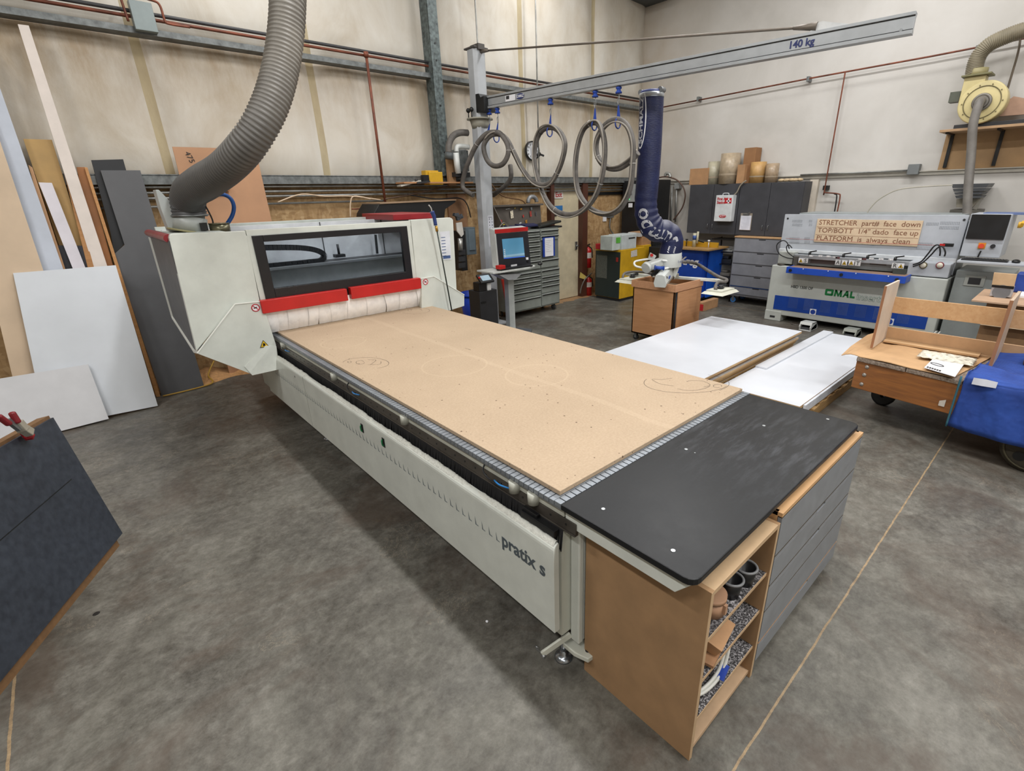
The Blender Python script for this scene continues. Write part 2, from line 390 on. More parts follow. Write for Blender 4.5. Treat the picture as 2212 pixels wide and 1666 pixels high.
g = G(); g.tube([at(1729, 378, x=9.42), at(1965, 368, x=9.42)], .012, 8); solo(g, 'conduit', M_cond, 'short steel conduit on the white wall leading to the square grey box', 'conduit')
p = at(1975, 366, x=9.45); g = G(); g.box(9.38, p.y-.07, p.z-.07, 9.5, p.y+.07, p.z+.07); solo(g, 'junction_box', mat('6f7374', .5), 'square grey electrical box on the white wall at the conduit end', 'electrical box', bevel=.004)
# ---------------------------------------------------------------- lights
def area(loc, sx, sy, e, rot=(0, 0, 0), col=(1, .99, .98)):
    l = bpy.data.lights.new('ceiling_tube', 'AREA'); l.shape = 'RECTANGLE'; l.size = sx; l.size_y = sy; l.energy = e; l.color = col
    o = bpy.data.objects.new('ceiling_tube_light', l); COL.objects.link(o); o.location = loc; o.rotation_euler = rot
for x, y, e in ((2.15, -3.9, 130), (2.15, -1.6, 150), (2.15, .9, 85), (2.15, 3.4, 95), (2.15, 5.9, 50), (6.3, -2.6, 110), (6.3, .6, 95), (6.3, 3.6, 105), (6.3, 6.0, 50), (-2.2, -3.0, 130), (-2.2, 0, 130), (-2.2, 3.4, 115), (8.3, 2.2, 35)):
    area((x, y, 5.7), .3, 1.5, e)
w = bpy.data.worlds.new('world'); bpy.context.scene.world = w; w.use_nodes = True
w.node_tree.nodes['Background'].inputs[0].default_value = (.8, .85, .9, 1); w.node_tree.nodes['Background'].inputs[1].default_value = .3
# ================================================================ CNC MACHINE
cnc = thing('cnc_router', 'large off-white flatbed CNC router with windowed gantry and red bumpers', 'machine', (1.9, 3.5, 0))
YF = 4.60; M_bed = mat('8e949b', .4, .55, var=.06)
# bed
g = G(); g.box(1.16, 1.2, .16, 2.62, 5.7, .74); g.box(1.14, 1.115, .74, 2.65, 5.6, .865); put(g, 'bed_frame', M_white, cnc, .004)
g = G()
g.box(1.127, 1.115, .833, 1.16, 4.9, .874)
put(g, 'bed_fascia', mat('b2b3a8', .4), cnc)
# slotted aluminium table
g = G(); g.box(1.115, 1.12, .868, 2.655, 5.55, .88); k = 0; y = 1.152
while y < 5.5: g.box(1.108, y, .88, 2.66, y+.0245, .8995); y += .03
put(g, 'slotted_table', M_bed, cnc)
g = G(); x = 1.11
while x < 2.65: g.box(x, 1.116, .88, x+.0245, 1.150, .8995); x += .03
put(g, 'table_end_strip', M_bed, cnc)
# dark linear rail with bolt holes
g = G(); g.box(1.122, 1.05, .782, 1.14, 4.95, .831); g.box(1.118, 1.05, .775, 1.14, 4.95, .782); put(g, 'guide_rail', mat('55504a', .35, .5, var=.15), cnc, .003)
y = 1.1
while y < 4.9: g = G(); g.cyl((1.122, y, .810), (1.1205, y, .810), .005, n=8); y += .085; put(g, 'rail_bolt', M_black, cnc)
for y in (1.28, 1.40, 2.35, 3.35, 4.45):
    g = G(); g.cyl((1.118, y, .822), (1.118, y, .872), .026, n=18); put(g, 'support_stud', mat('a5a69c', .4), cnc)
g = G(); g.box(1.085, 1.13, .745, 1.115, 1.33, .775); g.box(1.095, 1.24, .775, 1.115, 1.33, .79); put(g, 'carriage_block', M_black, cnc, .003)
for y in (1.5, 3.0, 4.35):
    g = G(); g.tube(spline([(1.125, y+.12, .862), (1.10, y+.1, .84), (1.095, y+.04, .825), (1.10, y-.03, .835)], 5), .004, 6); put(g, 'air_tube', M_black, cnc)
    g = G(); g.tube(spline([(1.10, y+.02, .83), (1.09, y-.03, .833), (1.10, y-.09, .838)], 5), .004, 6); put(g, 'air_tube', mat('1f6fb0', .4), cnc)
# brush seal
g = G(); random.seed(3); y = 1.11
while y < 4.95:
    dz = random.uniform(-.02, .02); dx = random.uniform(-.005, .005)
    g.add([(1.118, y, .778), (1.118, y+.007, .778), (1.106+dx, y+.007, .69+dz), (1.106+dx, y, .69+dz)], [(0, 1, 2, 3)]); y += .0065
g.box(1.120, 1.21, .6, 1.127, 4.95, .778); put(g, 'brush_seal', mat('111113', .9, var=.5, sc=60), cnc)
# apron
AX = 1.06
pts = [(AX, .285), (AX, .70)]+[(AX+.03*(1-math.cos(a)), .70+.036*math.sin(a)) for a in (.3, .6, .9, 1.2, 1.5)]+[(AX+.03, .725), (AX+.03, .285)]
g = G(); g.prism([(x, 1.107, z) for x, z in pts], (0, 3.93, 0)); apron = put(g, 'side_apron', M_white, cnc, .002)
g = G(); random.seed(5); vs = []; n = 320; hs_ = [random.random() for _ in range(n+1)]
for i in range(n+1):
    y = 1.115+i*3.8/n; h = .004+.007*(hs_[i]*.4+hs_[max(0, i-1)]*.3+hs_[max(0, i-2)]*.3)+.004*math.sin(i*.11)*math.sin(i*.037)
    for x, z in ((1.0625, .712), (1.070, .724+h*.6), (1.080, .732+h*1.2), (1.089, .728+h*1.6), (1.099, .702+h)): vs.append((x, y, z))
g.add(vs, [(i*5+k, i*5+k+1, i*5+k+6, i*5+k+5) for i in range(n) for k in range(4)], True); put(g, 'dust_ridge', mat('c9cac2', .95, var=.06, sc=60, bump=.5), apron)
g = G(); g.box(AX-.0005, 3.9, .29, AX, 3.905, .72); put(g, 'panel_seam', mat('8d9089', .5), apron)
# row of L marks on the apron
g = G(); n = 60; m0, m1 = at(1075, 1169, x=AX-.001), at(597, 808, x=AX-.001)
for i in range(n+1):
    y = m0.y+i*(m1.y-m0.y)/n; h = .046; z = m0.z+i*(m1.z-m0.z)/n; X = AX-.001
    g = G(); g.add([(X, y-.016, z), (X, y+.010, z), (X, y+.010, z+h), (X, y+.002, z+.005), (X, y-.012, z+.005)], [(0, 1, 2, 3, 4)])
    put(g, 'printed_mark', mat('6b7479', .5), apron)
t0_ = at(1084, 1176, x=AX-.001); text('pratix s', (AX-.0012, t0_.y, t0_.z), (0, -1, 0), (0, 0, 1), .095, mat('4b545a', .5), apron, 'lettering', bold=.0022, sx=.98)
for u, v in ((783, 925), (829, 956)):
    c = at(u, v, x=AX); y, z = c.y, c.z
    g = G(); g.box(AX-.004, y-.014, z-.03, AX-.0005, y+.014, z+.03); b_ = put(g, 'clip_plate', M_black, apron, .001)
    g = G(); g.tube(spline([(AX-.005, y-.004, z-.02), (AX-.01, y, z-.012), (AX-.01, y+.003, z+.012), (AX-.005, y+.002, z+.02)], 4), .0045, 8); put(g, 'clip_hook', M_green, b_)
g = G(); g.box(AX-.001, 4.1, .66, AX, 4.11, .675); put(g, 'clip_plate', M_black, apron)
# end posts, bracket, lever, foot
g = G(); g.box(1.12, 1.125, .2, 1.2, 1.20, .78); put(g, 'end_post', M_cream, cnc, .012)
g = G(); g.box(1.17, 1.072, .16, 1.20, 1.122, .76); g.box(1.2, 1.075, .16, 1.24, 1.18, .76); put(g, 'end_post', M_white, cnc, .006)
g = G(); g.prism([(1.15, 1.15, .10), (1.15, 1.08, .10), (1.17, 1.015, .10), (1.21, 1.01, .10), (1.235, 1.05, .10), (1.23, 1.17, .10)], (0, 0, .025)); br = put(g, 'anchor_bracket', M_cream, cnc, .004)
g = G(); g.cyl((1.2, 1.045, .1255), (1.2, 1.045, .128), .011, n=14); put(g, 'anchor_hole', M_dark, br)
g = G(); g.bar((1.17, 1.12, .185), (1.045, 1.175, .12), .012, .032); lv = put(g, 'transport_lever', M_cream, cnc, .003)
g = G(); g.tube(spline([(1.045, 1.18, .125), (1.03, 1.185, .15), (1.025, 1.19, .17), (1.02, 1.18, .18), (1.03, 1.175, .17)], 4), .004, 6); g.cyl((1.05, 1.16, .11), (1.05, 1.18, .11), .009); put(g, 'split_pin', M_steel, lv)
def foot(x, y):
    g = G(); g.lathe((x, y, 0), (0, 0, 1), [(0, .042), (.008, .042), (.018, .03), (.024, .016), (.04, .018), (.041, .012), (.14, .011)], 20)
    g.cyl((x, y, .05), (x, y, .062), .018, n=6, smooth=False); put(g, 'levelling_foot', mat('9aa0a6', .25, .9), cnc)
foot(1.175, 1.17); foot(2.55, 1.25); foot(1.25, 4.2); foot(2.55, 4.2)
# ---------------- gantry housing
def fx(u, v, y=YF): return at(u, v, y=y)
def panel(g, pix, y, th): g.prism([at(u, v, y=y) for u, v in pix], (0, th, 0)); return g
def XZ(g, pts, y, th): g.prism([(x, y, z) for x, z in pts], (0, th, 0)); return g
TL = 1.786
g = G(); XZ(g, [(.555, 1.76), (.563, 1.779), (.585, 1.787), (1.062, 1.775), (1.048, 1.215), (.86, 1.215), (.522, .90)], YF, .05)
g.box(.555, YF+.04, 1.1, 1.04, YF+.05, 1.3)
hl = put(g, 'front_panel_left', M_white, cnc, .003)
g = G(); panel(g, [(426, 764), (507, 658), (566, 652), (596, 744), (604, 797), (545, 809)], YF-.035, .03); fl = put(g, 'corner_guard', M_white, cnc, .002)
g = G(); panel(g, [(528, 792), (574, 747), (597, 748), (604, 798), (545, 811)], YF-.042, .004); put(g, 'bent_lip', mat('d2d6cf', .4), fl)  # flat piece; its lighter tone paints the light on the bend
g = G()
for a, b in (((426, 763), (507, 657)), ((507, 657), (566, 651))):
    g.bar(at(*a, y=YF-.037), at(*b, y=YF-.037), .008, .008)
put(g, 'edge_highlight', M_edge, fl)  # near-white bars paint a highlight along the guard's folded edges
g = G(); XZ(g, [(2.53, 1.79), (2.985, 1.792), (3.008, 1.783), (3.02, 1.765), (2.99, 1.0), (2.85, .80), (2.55, .82), (2.52, 1.225)], YF, .05); hr = put(g, 'front_panel_right', M_white, cnc, .003)
g = G(); panel(g, [(910, 603), (937, 598), (1003, 637), (1003, 661), (965, 673), (912, 690)], YF-.035, .03); fr = put(g, 'corner_guard', M_white, cnc, .002)
g = G()
for a, b in (((909, 602), (937, 597)), ((937, 597), (1003, 637))):
    g.bar(at(*a, y=YF-.037), at(*b, y=YF-.037), .007, .007)
put(g, 'edge_highlight', M_edge, fr)  # same painted edge highlight on the right guard
# centre surround of the window
g = G(); g.box(1.066, YF+.004, 1.735, 2.526, YF+.045, 1.782); g.box(1.055, YF+.004, 1.16, 1.10, YF+.045, 1.74); g.box(2.478, YF+.004, 1.16, 2.522, YF+.045, 1.74)
put(g, 'window_surround', M_white, cnc, .002)
g = G(); x0, x1, z0, z1 = 1.096, 2.475, 1.215, 1.737; a, b, c, d = 1.175, 2.405, 1.305, 1.685
g.box(x0, YF-.012, z0, a, YF+.03, z1); g.box(b, YF-.012, z0, x1, YF+.03, z1); g.box(a, YF-.012, z0, b, YF+.03, c); g.box(a, YF-.012, d, b, YF+.03, z1)
wf = put(g, 'window_frame', mat('17161a', .3), cnc, .003)
tg = NT('smoked_glazing'); tg.out('cfd6dc', .03); tg.b.inputs['Transmission Weight'].default_value = 1; tg.b.inputs['IOR'].default_value = 1.05; tg.b.inputs['Specular IOR Level'].default_value = .6
g = G(); g.box(a, YF+.006, c, b, YF+.01, d); put(g, 'window_pane', tg.m, wf)
# interior
g = G(); g.box(.62, 5.45, .95, 2.98, 5.5, 1.78); put(g, 'rear_wall', mat('c9ccd0', .5, var=.06), cnc)
for x in (1.95, 2.62): g = G(); g.box(x, 5.44, .95, x+.006, 5.45, 1.78); put(g, 'wall_joint', M_dark, cnc)
g = G(); g.box(.65, 5.05, 1.17, 2.95, 5.4, 1.4); bm_ = put(g, 'gantry_beam', mat('b9bdbf', .45, 0), cnc, .004)
g = G(); g.box(.65, 5.0, 1.405, 2.9, 5.05, 1.425); g.box(.65, 5.0, 1.19, 2.9, 5.05, 1.205); put(g, 'beam_rail', M_alu, bm_)
g = G(); g.box(.65, 5.06, 1.40, 2.9, 5.3, 1.42); put(g, 'chain_tray', M_dark, bm_)
g = G()
pth = spline([at(560, 535, y=5.15), at(640, 535, y=5.15), at(680, 540, y=5.15), at(699, 550, y=5.15), at(694, 562, y=5.15), at(670, 566, y=5.15), at(560, 577, y=5.15)], 10)
for i in range(len(pth)-1): g.bar(pth[i], pth[i]+(pth[i+1]-pth[i])*.86, .05, .035, up=(0, 1, 0))
put(g, 'cable_chain', M_dark, cnc)
g = G(); g.bar(at(811, 507, y=5.3), at(815, 548, y=5.3), .02, .02); g.box(2.0, 5.28, 1.43, 2.1, 5.36, 1.46); g.cyl((2.05, 5.32, 1.46), (2.05, 5.32, 1.56), .012); put(g, 'probe_arm', M_dark, cnc)
# left end, red roof edge, top cover
g = G(); g.prism([(.545, YF+.01, .90), (.545, YF+.01, 1.735), (.545, 5.62, 1.72), (.545, 5.72, .99), (.545, 4.95, .84)], (.03, 0, 0)); put(g, 'end_panel', mat('46474a', .5, var=.05), cnc)
g = G()
for p, q in (((.54, 5.62, 1.72), (.54, 5.72, .99)), ((.54, 5.72, .99), (.54, 4.90, .83)), ((.54, 4.9, .83), (.54, YF+.02, .88))): g.bar(p, q, .015, .02)
put(g, 'end_panel_trim', M_edge, cnc)
g = G(); g.prism([(.56+.035*math.cos(t), YF+.05, 1.752+.03*math.sin(t)) for t in [i*math.pi/6 for i in range(12)]], (0, 1.1, 0)); put(g, 'roof_edge_left', mat('7c1d24', .35, var=.1), cnc)
g = G(); g.box(.6, YF+.05, 1.765, 3.0, 4.72, 1.775); g.box(.6, 4.72, 1.765, .95, 5.7, 1.775); g.box(.6, 5.66, 1.5, 3.0, 5.7, 1.80); put(g, 'top_cover', mat('b7bdb8', .4), cnc, .002)  # roof shaped with an opening to let ceiling light brighten the interior
g = G(); g.box(2.55, 5.0, 1.776, 3.05, 5.75, 1.835); put(g, 'roof_cap', mat('8c1f26', .35), cnc, .004)
g = G(); g.box(2.97, YF+.05, .9, 3.0, 5.7, 1.77); put(g, 'end_panel', M_white, cnc)
# red bumpers
for a, b, c, d in (((562, 651.5), (751, 623), (751, 650), (569, 678)), ((757, 620.5), (908.5, 601.5), (911, 624), (760, 646))):
    g = G(); P = [at(*q, y=YF-.06) for q in (a, b, c, d)]
    zt, zb = (P[0].z+P[1].z)/2, (P[2].z+P[3].z)/2
    g.box((P[0].x+P[3].x)/2, YF-.06, zb, (P[1].x+P[2].x)/2, YF-.005, zt); put(g, 'safety_bumper', M_red, cnc, .004)
g = G(); g.box(1.05, YF+.0, 1.10, 2.56, YF+.03, 1.22); put(g, 'bumper_backing', M_black, cnc)
# strip curtain
M_cur = mat('f3f4f6', .3, var=.05, sc=12, name='curtain_vinyl'); random.seed(11)
n = 26
for i in range(n):
    x = 1.06+i*(2.60-1.06)/n; w_ = .085; g = G(); vs = []; sk = random.uniform(-.01, .055); bow = random.uniform(.0, .008)
    for k in range(9):
        t = k/8; z = 1.16-.235*t
        y = YF-.002+.004*(i % 3)+.065*t*t-.012*math.sin(t*math.pi)*(1+bow*60)
        for q in range(4): vs.append((x+w_*q/3+sk*t, y-.004*math.sin(q/3*math.pi), z))
    g.add(vs, [(k*4+q, k*4+q+1, (k+1)*4+q+1, (k+1)*4+q) for k in range(8) for q in range(3)], True)
    put(g, 'curtain_strip', M_cur, cnc)
# stickers
def nosign(u, v, y, r):
    c = at(u, v, y=y); g = G(); g._lathe(c, (0, -1, 0), [(0, 0), (.0, r), (.0006, r)], 24); b = put(g, 'sign_disc', M_paper, cnc)
    g = G(); g.tube([c+V((r*.85*math.cos(a), -.001, r*.85*math.sin(a))) for a in [i*math.pi/12 for i in range(24)]], r*.12, 5, closed=True)
    g.bar(c+V((-r*.6, -.001, r*.6)), c+V((r*.6, -.001, -r*.6)), .001, r*.2); put(g, 'prohibition_ring', M_redtext, b)
    g = G(); g.bar(c+V((-r*.4, -.0012, -r*.1)), c+V((r*.35, -.0012, r*.1)), .001, r*.22); put(g, 'pictogram', M_black, b)
nosign(552, 665, YF-.036, .034); nosign(919, 609, YF-.036, .032)
def warn(c, r, u, s, par, size):
    "triangular warning sign: c centre, r right, u up"
    c, r, u = V(c), V(r), V(u); n_ = r.cross(u)*.001
    g = G(); g.prism([c-r*size-u*size*.8, c+r*size-u*size*.8, c+u*size*.95], n_); a = put(g, 'warning_triangle', M_black, par)
    g = G(); g.prism([c+n_-r*size*.78-u*size*.67, c+n_+r*size*.78-u*size*.67, c+n_+u*size*.72], n_*.5); put(g, 'warning_face', mat('d9b21c', .5), a)
    g = G(); g.prism([c+n_*2-r*size*.3-u*size*.5, c+n_*2+r*size*.2-u*size*.5, c+n_*2+r*size*.28-u*size*.1, c+n_*2-r*size*.05+u*size*.3, c+n_*2-r*size*.2], n_*.3); put(g, 'warning_pictogram', M_black, a)
warn(at(570, 743, y=YF-.038), (1, 0, 0), (0, 0, 1), 0, cnc, .036)
g = G(); P = [at(u, v, y=YF-.002) for u, v in ((950, 501), (971, 499), (975, 561), (954, 562))]; g.prism(P, (0, -.001, 0)); lb = put(g, 'label_sheet', mat('cfd2d8', .6), cnc)
g = G()
for i in range(7):
    p = P[0].lerp(P[3], .2+i*.11); g.box(p.x+.01, YF-.0045, p.z-.003, p.x+.06, YF-.0035, p.z+.003)
g.box(P[3].x+.02, YF-.0045, P[3].z+.01, P[2].x-.01, YF-.0035, P[3].z+.04); put(g, 'label_print', mat('3c5482', .6), lb)
# extraction plenum, clamp collar and pneumatics on the roof
tp = NT('milky_plastic'); tp.out('c4cac8', .4); tp.b.inputs['Transmission Weight'].default_value = .35; M_milk = tp.m
PB = at(408, 497, z=1.79); cx, cy = .84, 5.1
c0 = at(400, 498, y=5.1)
def Q(u, v, y=5.1): return at(u, v, y=y)
g = G(); g.prism([Q(336, 410), Q(343, 410), Q(387, 455), Q(442, 460), Q(447, 500), Q(366, 500), Q(347, 450)], (0, .16, 0)); put(g, 'extraction_plenum', M_milk, cnc, .004)
ctr = Q(411, 468); g = G(); g.cyl(Q(411, 500), ctr, .12, .118, n=28); put(g, 'outlet_collar', mat('a9aeab', .4), cnc)
g = G(); g.cyl(Q(415, 503), Q(415, 499), .17, n=28); put(g, 'collar_flange', mat('8f8a64', .5), cnc)
g = G(); g.tube([ctr+V((.127*math.cos(a), .127*math.sin(a), .01)) for a in [i*math.pi/16 for i in range(32)]], .008, 6, closed=True); put(g, 'hose_clamp', M_steel, cnc)
c1 = Q(477, 500, 5.0); g = G(); g.cyl(c1-V((0, 0, .02)), c1+V((0, 0, .06)), .075, n=24); g.cyl(c1+V((0, 0, .06)), c1+V((0, 0, .068)), .078, n=24); put(g, 'air_reservoir', mat('6d6a55', .3, .7), cnc)
g = G(); g.tube(spline([Q(448, 428, 5.0), Q(460, 423, 5.0), Q(480, 420, 5.0), Q(497, 428, 5.0), Q(505, 445, 5.0), Q(502, 465, 5.0), Q(490, 485, 5.0), Q(480, 500, 5.0)], 6), .016, 10); put(g, 'blue_air_hose', mat('174a8c', .4), cnc)
g = G(); g.tube(spline([Q(441, 440, 5.0), Q(452, 460, 5.0), Q(460, 480, 5.0), Q(458, 500, 5.0)], 5), .006, 6); g.box(c1.x-.14, 4.97, 1.78, c1.x-.09, 5.02, 1.84); put(g, 'control_cable', M_black, cnc)
# ---------------- ribbed extraction hose
hp = [(411, 462, 5.18), (406, 440, 5.15), (412, 415, 5.0), (440, 395, 4.75), (485, 365, 4.4), (525, 325, 4.2), (560, 275, 4.15), (588, 215, 4.2), (607, 145, 4.3), (618, 70, 4.4), (622, 0, 4.5), (624, -90, 4.7)]
ctrl = [atd(u, v, d) for u, v, d in hp]; ctrl[0] = ctr+V((0, 0, .005))
base = spline(ctrl, 60); cum = [0]
for a, b in zip(base, base[1:]): cum.append(cum[-1]+(b-a).length)
def resample(base, cum, step):
    out = []; s = 0; i = 0
    while s < cum[-1]:
        while cum[i+1] < s: i += 1
        t = (s-cum[i])/max(1e-9, cum[i+1]-cum[i]); out.append(base[i].lerp(base[i+1], t)); s += step
    return out
pitch = .028; pts = resample(base, cum, pitch/4); rad = []
for i in range(len(pts)):
    rad.append(.108+.0045*(0, 1, 0, -1)[i % 4]+.014*max(0, 1-i/60)+.012*math.exp(-((i-75)/40)**2))
g = G(); g.tube(pts, rad, 32, caps=False)
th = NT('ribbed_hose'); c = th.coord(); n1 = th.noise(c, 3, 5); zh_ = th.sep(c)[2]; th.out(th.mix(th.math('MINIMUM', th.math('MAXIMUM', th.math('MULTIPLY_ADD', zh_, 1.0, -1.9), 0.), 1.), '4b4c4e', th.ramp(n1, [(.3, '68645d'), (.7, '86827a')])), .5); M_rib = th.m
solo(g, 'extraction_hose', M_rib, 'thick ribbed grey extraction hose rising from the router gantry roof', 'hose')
# ---------------- spoilboard
def mdf_mat():
    t = NT('drilled_mdf'); c = t.coord(kind='World'); x, y, z = t.sep(c)
    n1 = t.noise(c, 1.6, 5, .6); n2 = t.noise(t.coord((1, 6, 1)), 3, 6, .7); fib = t.noise(c, 90, 4)
    col = t.mix(.4, t.ramp(n1, [(.3, 'a08c74'), (.7, 'b09b82')]), t.ramp(fib, [(.3, '968169'), (.7, 'b5a189')]))
    # pale wear line along the length, slightly off centre
    wl = t.math('ABSOLUTE', t.math('ADD', t.math('SUBTRACT', x, 1.93), t.math('MULTIPLY_ADD', n1, .12, -.06))); col = t.mix(t.math('MULTIPLY', t.math('LESS_THAN', wl, .022), .14), col, 'c4b097')
    for cx_, cy_, r_ in ((1.42, 3.9, .17), (1.72, 2.75, .22), (1.98, 2.2, .2)):
        d = t.math('SQRT', t.math('ADD', t.math('POWER', t.math('SUBTRACT', x, cx_), 2), t.math('POWER', t.math('SUBTRACT', y, cy_), 2)))
        ring = t.math('LESS_THAN', t.math('ABSOLUTE', t.math('SUBTRACT', d, r_)), .006); col = t.mix(t.math('MULTIPLY', ring, .15), col, 'cdb99c')
    # drill holes, denser towards the near end and along the edges
    v = t.n('ShaderNodeTexVoronoi'); t.l(c, v.inputs['Vector']); v.inputs['Scale'].default_value = 19; v.inputs['Randomness'].default_value = 1
    dot = t.math('LESS_THAN', v.outputs['Distance'], .10)
    r, gg, b = [t.sep(v.outputs['Color'])[i] for i in range(3)]
    dens = t.math('MULTIPLY_ADD', y, -.055, .50); dens = t.math('MULTIPLY', dens, t.math('MULTIPLY_ADD', t.noise(c, 2.2, 3), 4.0, -1.1))
    m1 = t.math('MULTIPLY', dot, t.math('LESS_THAN', r, dens))
    v2 = t.n('ShaderNodeTexVoronoi'); t.l(c, v2.inputs['Vector']); v2.inputs['Scale'].default_value = 48
    edge = t.math('LESS_THAN', t.math('MINIMUM', t.math('SUBTRACT', x, 1.15), t.math('SUBTRACT', y, 1.157)), .07)
    m2 = t.math('MULTIPLY', t.math('MULTIPLY', t.math('LESS_THAN', v2.outputs['Distance'], .15), edge), t.math('LESS_THAN', t.sep(v2.outputs['Color'])[0], .22))
    col = t.mix(t.math('MULTIPLY', t.math('MAXIMUM', m1, m2), .85), col, '442a17')
    return t.out(col, .62, 0, .35)
sb = thing('spoilboard', 'large tan fibreboard sheet full of drill holes lying on the router bed', 'board', (1.9, 1.157, .901))
g = G(); g.box(1.148, 1.157, .901, 2.651, 4.95, .921); pl = put(g, 'sheet', mdf_mat(), sb, .002)
def pencil(pts, w=.0025, parent=None, z=.9214, nm='pencil_mark'):
    P = spline(pts, 5); g = G(); vs = []
    for i, p in enumerate(P):
        d = (P[min(i+1, len(P)-1)]-P[max(i-1, 0)]); d.z = 0
        if d.length < 1e-6: d = V((1, 0, 0))
        s = d.normalized().cross(V((0, 0, 1)))*w/2; vs += [V((p.x, p.y, z))-s, V((p.x, p.y, z))+s]
    g.add(vs, [(2*i, 2*i+1, 2*i+3, 2*i+2) for i in range(len(P)-1)]); return put(g, nm, mat('4a3d34', .8), parent)
def px(l): return [at(u, v, z=.9214) for u, v in l]
# circled pencil notes
def circ(cu, cv, ru, rv, a0=0, a1=360, n=22): return [(cu+ru*math.cos(math.radians(a0+(a1-a0)*i/n)), cv+rv*math.sin(math.radians(a0+(a1-a0)*i/n))) for i in range(n+1)]
for L in ([circ(790, 785, 50, 12.5, 190, 420), circ(778, 783, 9, 4, 0, 330), circ(755, 782, 4, 2, 0, 350), [(795, 777), (812, 778), (800, 788)], [(795, 788), (820, 787), (823, 781)]],
          [circ(1483, 827, 92, 22, 20, 200), circ(1483, 829, 92, 22, 300, 400), [(1408, 820), (1425, 829), (1455, 834)], [(1408, 819), (1430, 820), (1452, 817)], [(1483, 825), (1495, 822), (1520, 824), (1534, 832), (1520, 836)], [(1463, 840), (1490, 844), (1520, 840), (1534, 834)], circ(1550, 834, 9, 3.5, 60, 380)],
          [circ(895, 671, 33, 7, 180, 500), circ(885, 670, 4, 2), [(895, 669), (905, 667), (912, 671)]],
          [[(1004, 752), (1017, 756), (1012, 755)]]):
    for q in L: pencil(px(q), .003, pl)
# ---------------- black extension table
ext = thing('extension_table', 'black laminate work table bolted on the near end of the router bed', 'table', (1.9, .8, .7))
def black_mat():
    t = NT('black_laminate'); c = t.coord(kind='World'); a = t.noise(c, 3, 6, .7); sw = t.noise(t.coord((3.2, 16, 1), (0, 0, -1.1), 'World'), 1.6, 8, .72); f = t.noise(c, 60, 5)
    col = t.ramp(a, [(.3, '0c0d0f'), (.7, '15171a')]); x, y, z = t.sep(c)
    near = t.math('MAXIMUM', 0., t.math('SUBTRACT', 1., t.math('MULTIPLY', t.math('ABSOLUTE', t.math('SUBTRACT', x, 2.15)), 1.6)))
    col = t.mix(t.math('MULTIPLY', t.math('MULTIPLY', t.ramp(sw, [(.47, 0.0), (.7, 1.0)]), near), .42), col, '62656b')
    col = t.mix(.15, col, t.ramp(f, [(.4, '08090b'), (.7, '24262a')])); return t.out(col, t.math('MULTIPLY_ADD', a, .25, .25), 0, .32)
g = G(); r_ = .04; x0, x1, y0, y1 = 1.108, 2.655, .545, 1.114; pt = [(x0, y1), (x0+.0, y0+r_)]+[(x0+r_-r_*math.cos(t), y0+r_-r_*math.sin(t)) for t in (.4, .8, 1.2)]+[(x0+r_, y0), (x1-r_, y0)]+[(x1-r_+r_*math.sin(t), y0+r_-r_*math.cos(t)) for t in (.4, .8, 1.2)]+[(x1, y0+r_), (x1, y1)]
g.prism([(x, y, .875) for x, y in pt], (0, 0, .025)); tt = put(g, 'table_top', black_mat(), ext, .004)
for u, v in ((1454, 1190), (1303, 1100), (1482, 971), (1650, 920), (1788, 906), (1501, 979)):
    p = at(u, v, z=.9); g = G(); g.cyl((p.x, p.y, .8995), (p.x, p.y, .9018), 0.0075 if u != 1501 else .003, n=12); put(g, 'bolt_head', mat('b7bbbd', .3, .6), tt)
g = G()
for q in ([(1350, 1060), (1430, 1130), (1480, 1150)], [(1300, 1120), (1420, 1060), (1500, 1000)], [(1420, 1200), (1520, 1150), (1600, 1060)]):
    pass
g.prism([(1.13, 1.11, .872), (1.13, .56, .872), (1.13, .62, .80), (1.13, 1.11, .80)], (.012, 0, 0)); g.prism([(2.60, 1.11, .872), (2.60, .56, .872), (2.60, .62, .80), (2.60, 1.11, .80)], (.012, 0, 0)); g.box(1.14, 1.08, .82, 2.61, 1.11, .872)
put(g, 'support_bracket', M_white, ext, .002)
# ---------------- open shelf cabinet at the near end
oc = thing('open_shelf_cabinet', 'open-fronted tan fibreboard cabinet under the near corner of the black table', 'cabinet', (1.44, .8, 0))
X0, X1, Y0, Y1, HT = 1.195, 1.705, .528, 1.06, .815; th = .018
g = G(); g.box(X0, Y0, 0, X0+th, Y1, HT); put(g, 'side_panel', M_mdf, oc, .001)
g = G(); g.box(X0, Y0-.0005, 0.002, X0+th, Y0+.0005, HT-.001); put(g, 'panel_edge', M_mdfl, oc)
g = G(); g.box(X1-th, Y0, 0, X1, Y1, HT); put(g, 'side_panel', M_mdf, oc, .001)
g = G(); g.box(X1-th, Y0-.0005, 0.002, X1, Y0+.0005, HT-.001); put(g, 'panel_edge', M_mdfl, oc)
g = G(); g.box(X0+th, Y0, HT-.02, X1-th, Y1, HT); put(g, 'top_panel', M_mdfl, oc, .001)
g = G(); g.box(X0+th, Y1-.012, .02, X1-th, Y1, HT-.02); put(g, 'back_panel', M_mdf, oc)
g = G(); g.box(X0+th, Y0+.01, .02, X1-th, Y1-.012, .038); g.box(X0+th, Y0+.03, 0, X1-th, Y0+.045, .02); put(g, 'bottom_panel', mat('b39677', .8, var=.06), oc)
ts = NT('sawdusty_black'); c = ts.coord(); sp = ts.noise(c, 120, 4, .8); cl = ts.noise(c, 6, 4)
ts.out(ts.mix(ts.math('MULTIPLY', ts.ramp(sp, [(.48, 0.0), (.6, 1.0)]), ts.ramp(cl, [(.3, .35), (.6, 1.0)])), '1d1a1b', 'b5b2b4'), .8); M_saw = ts.m
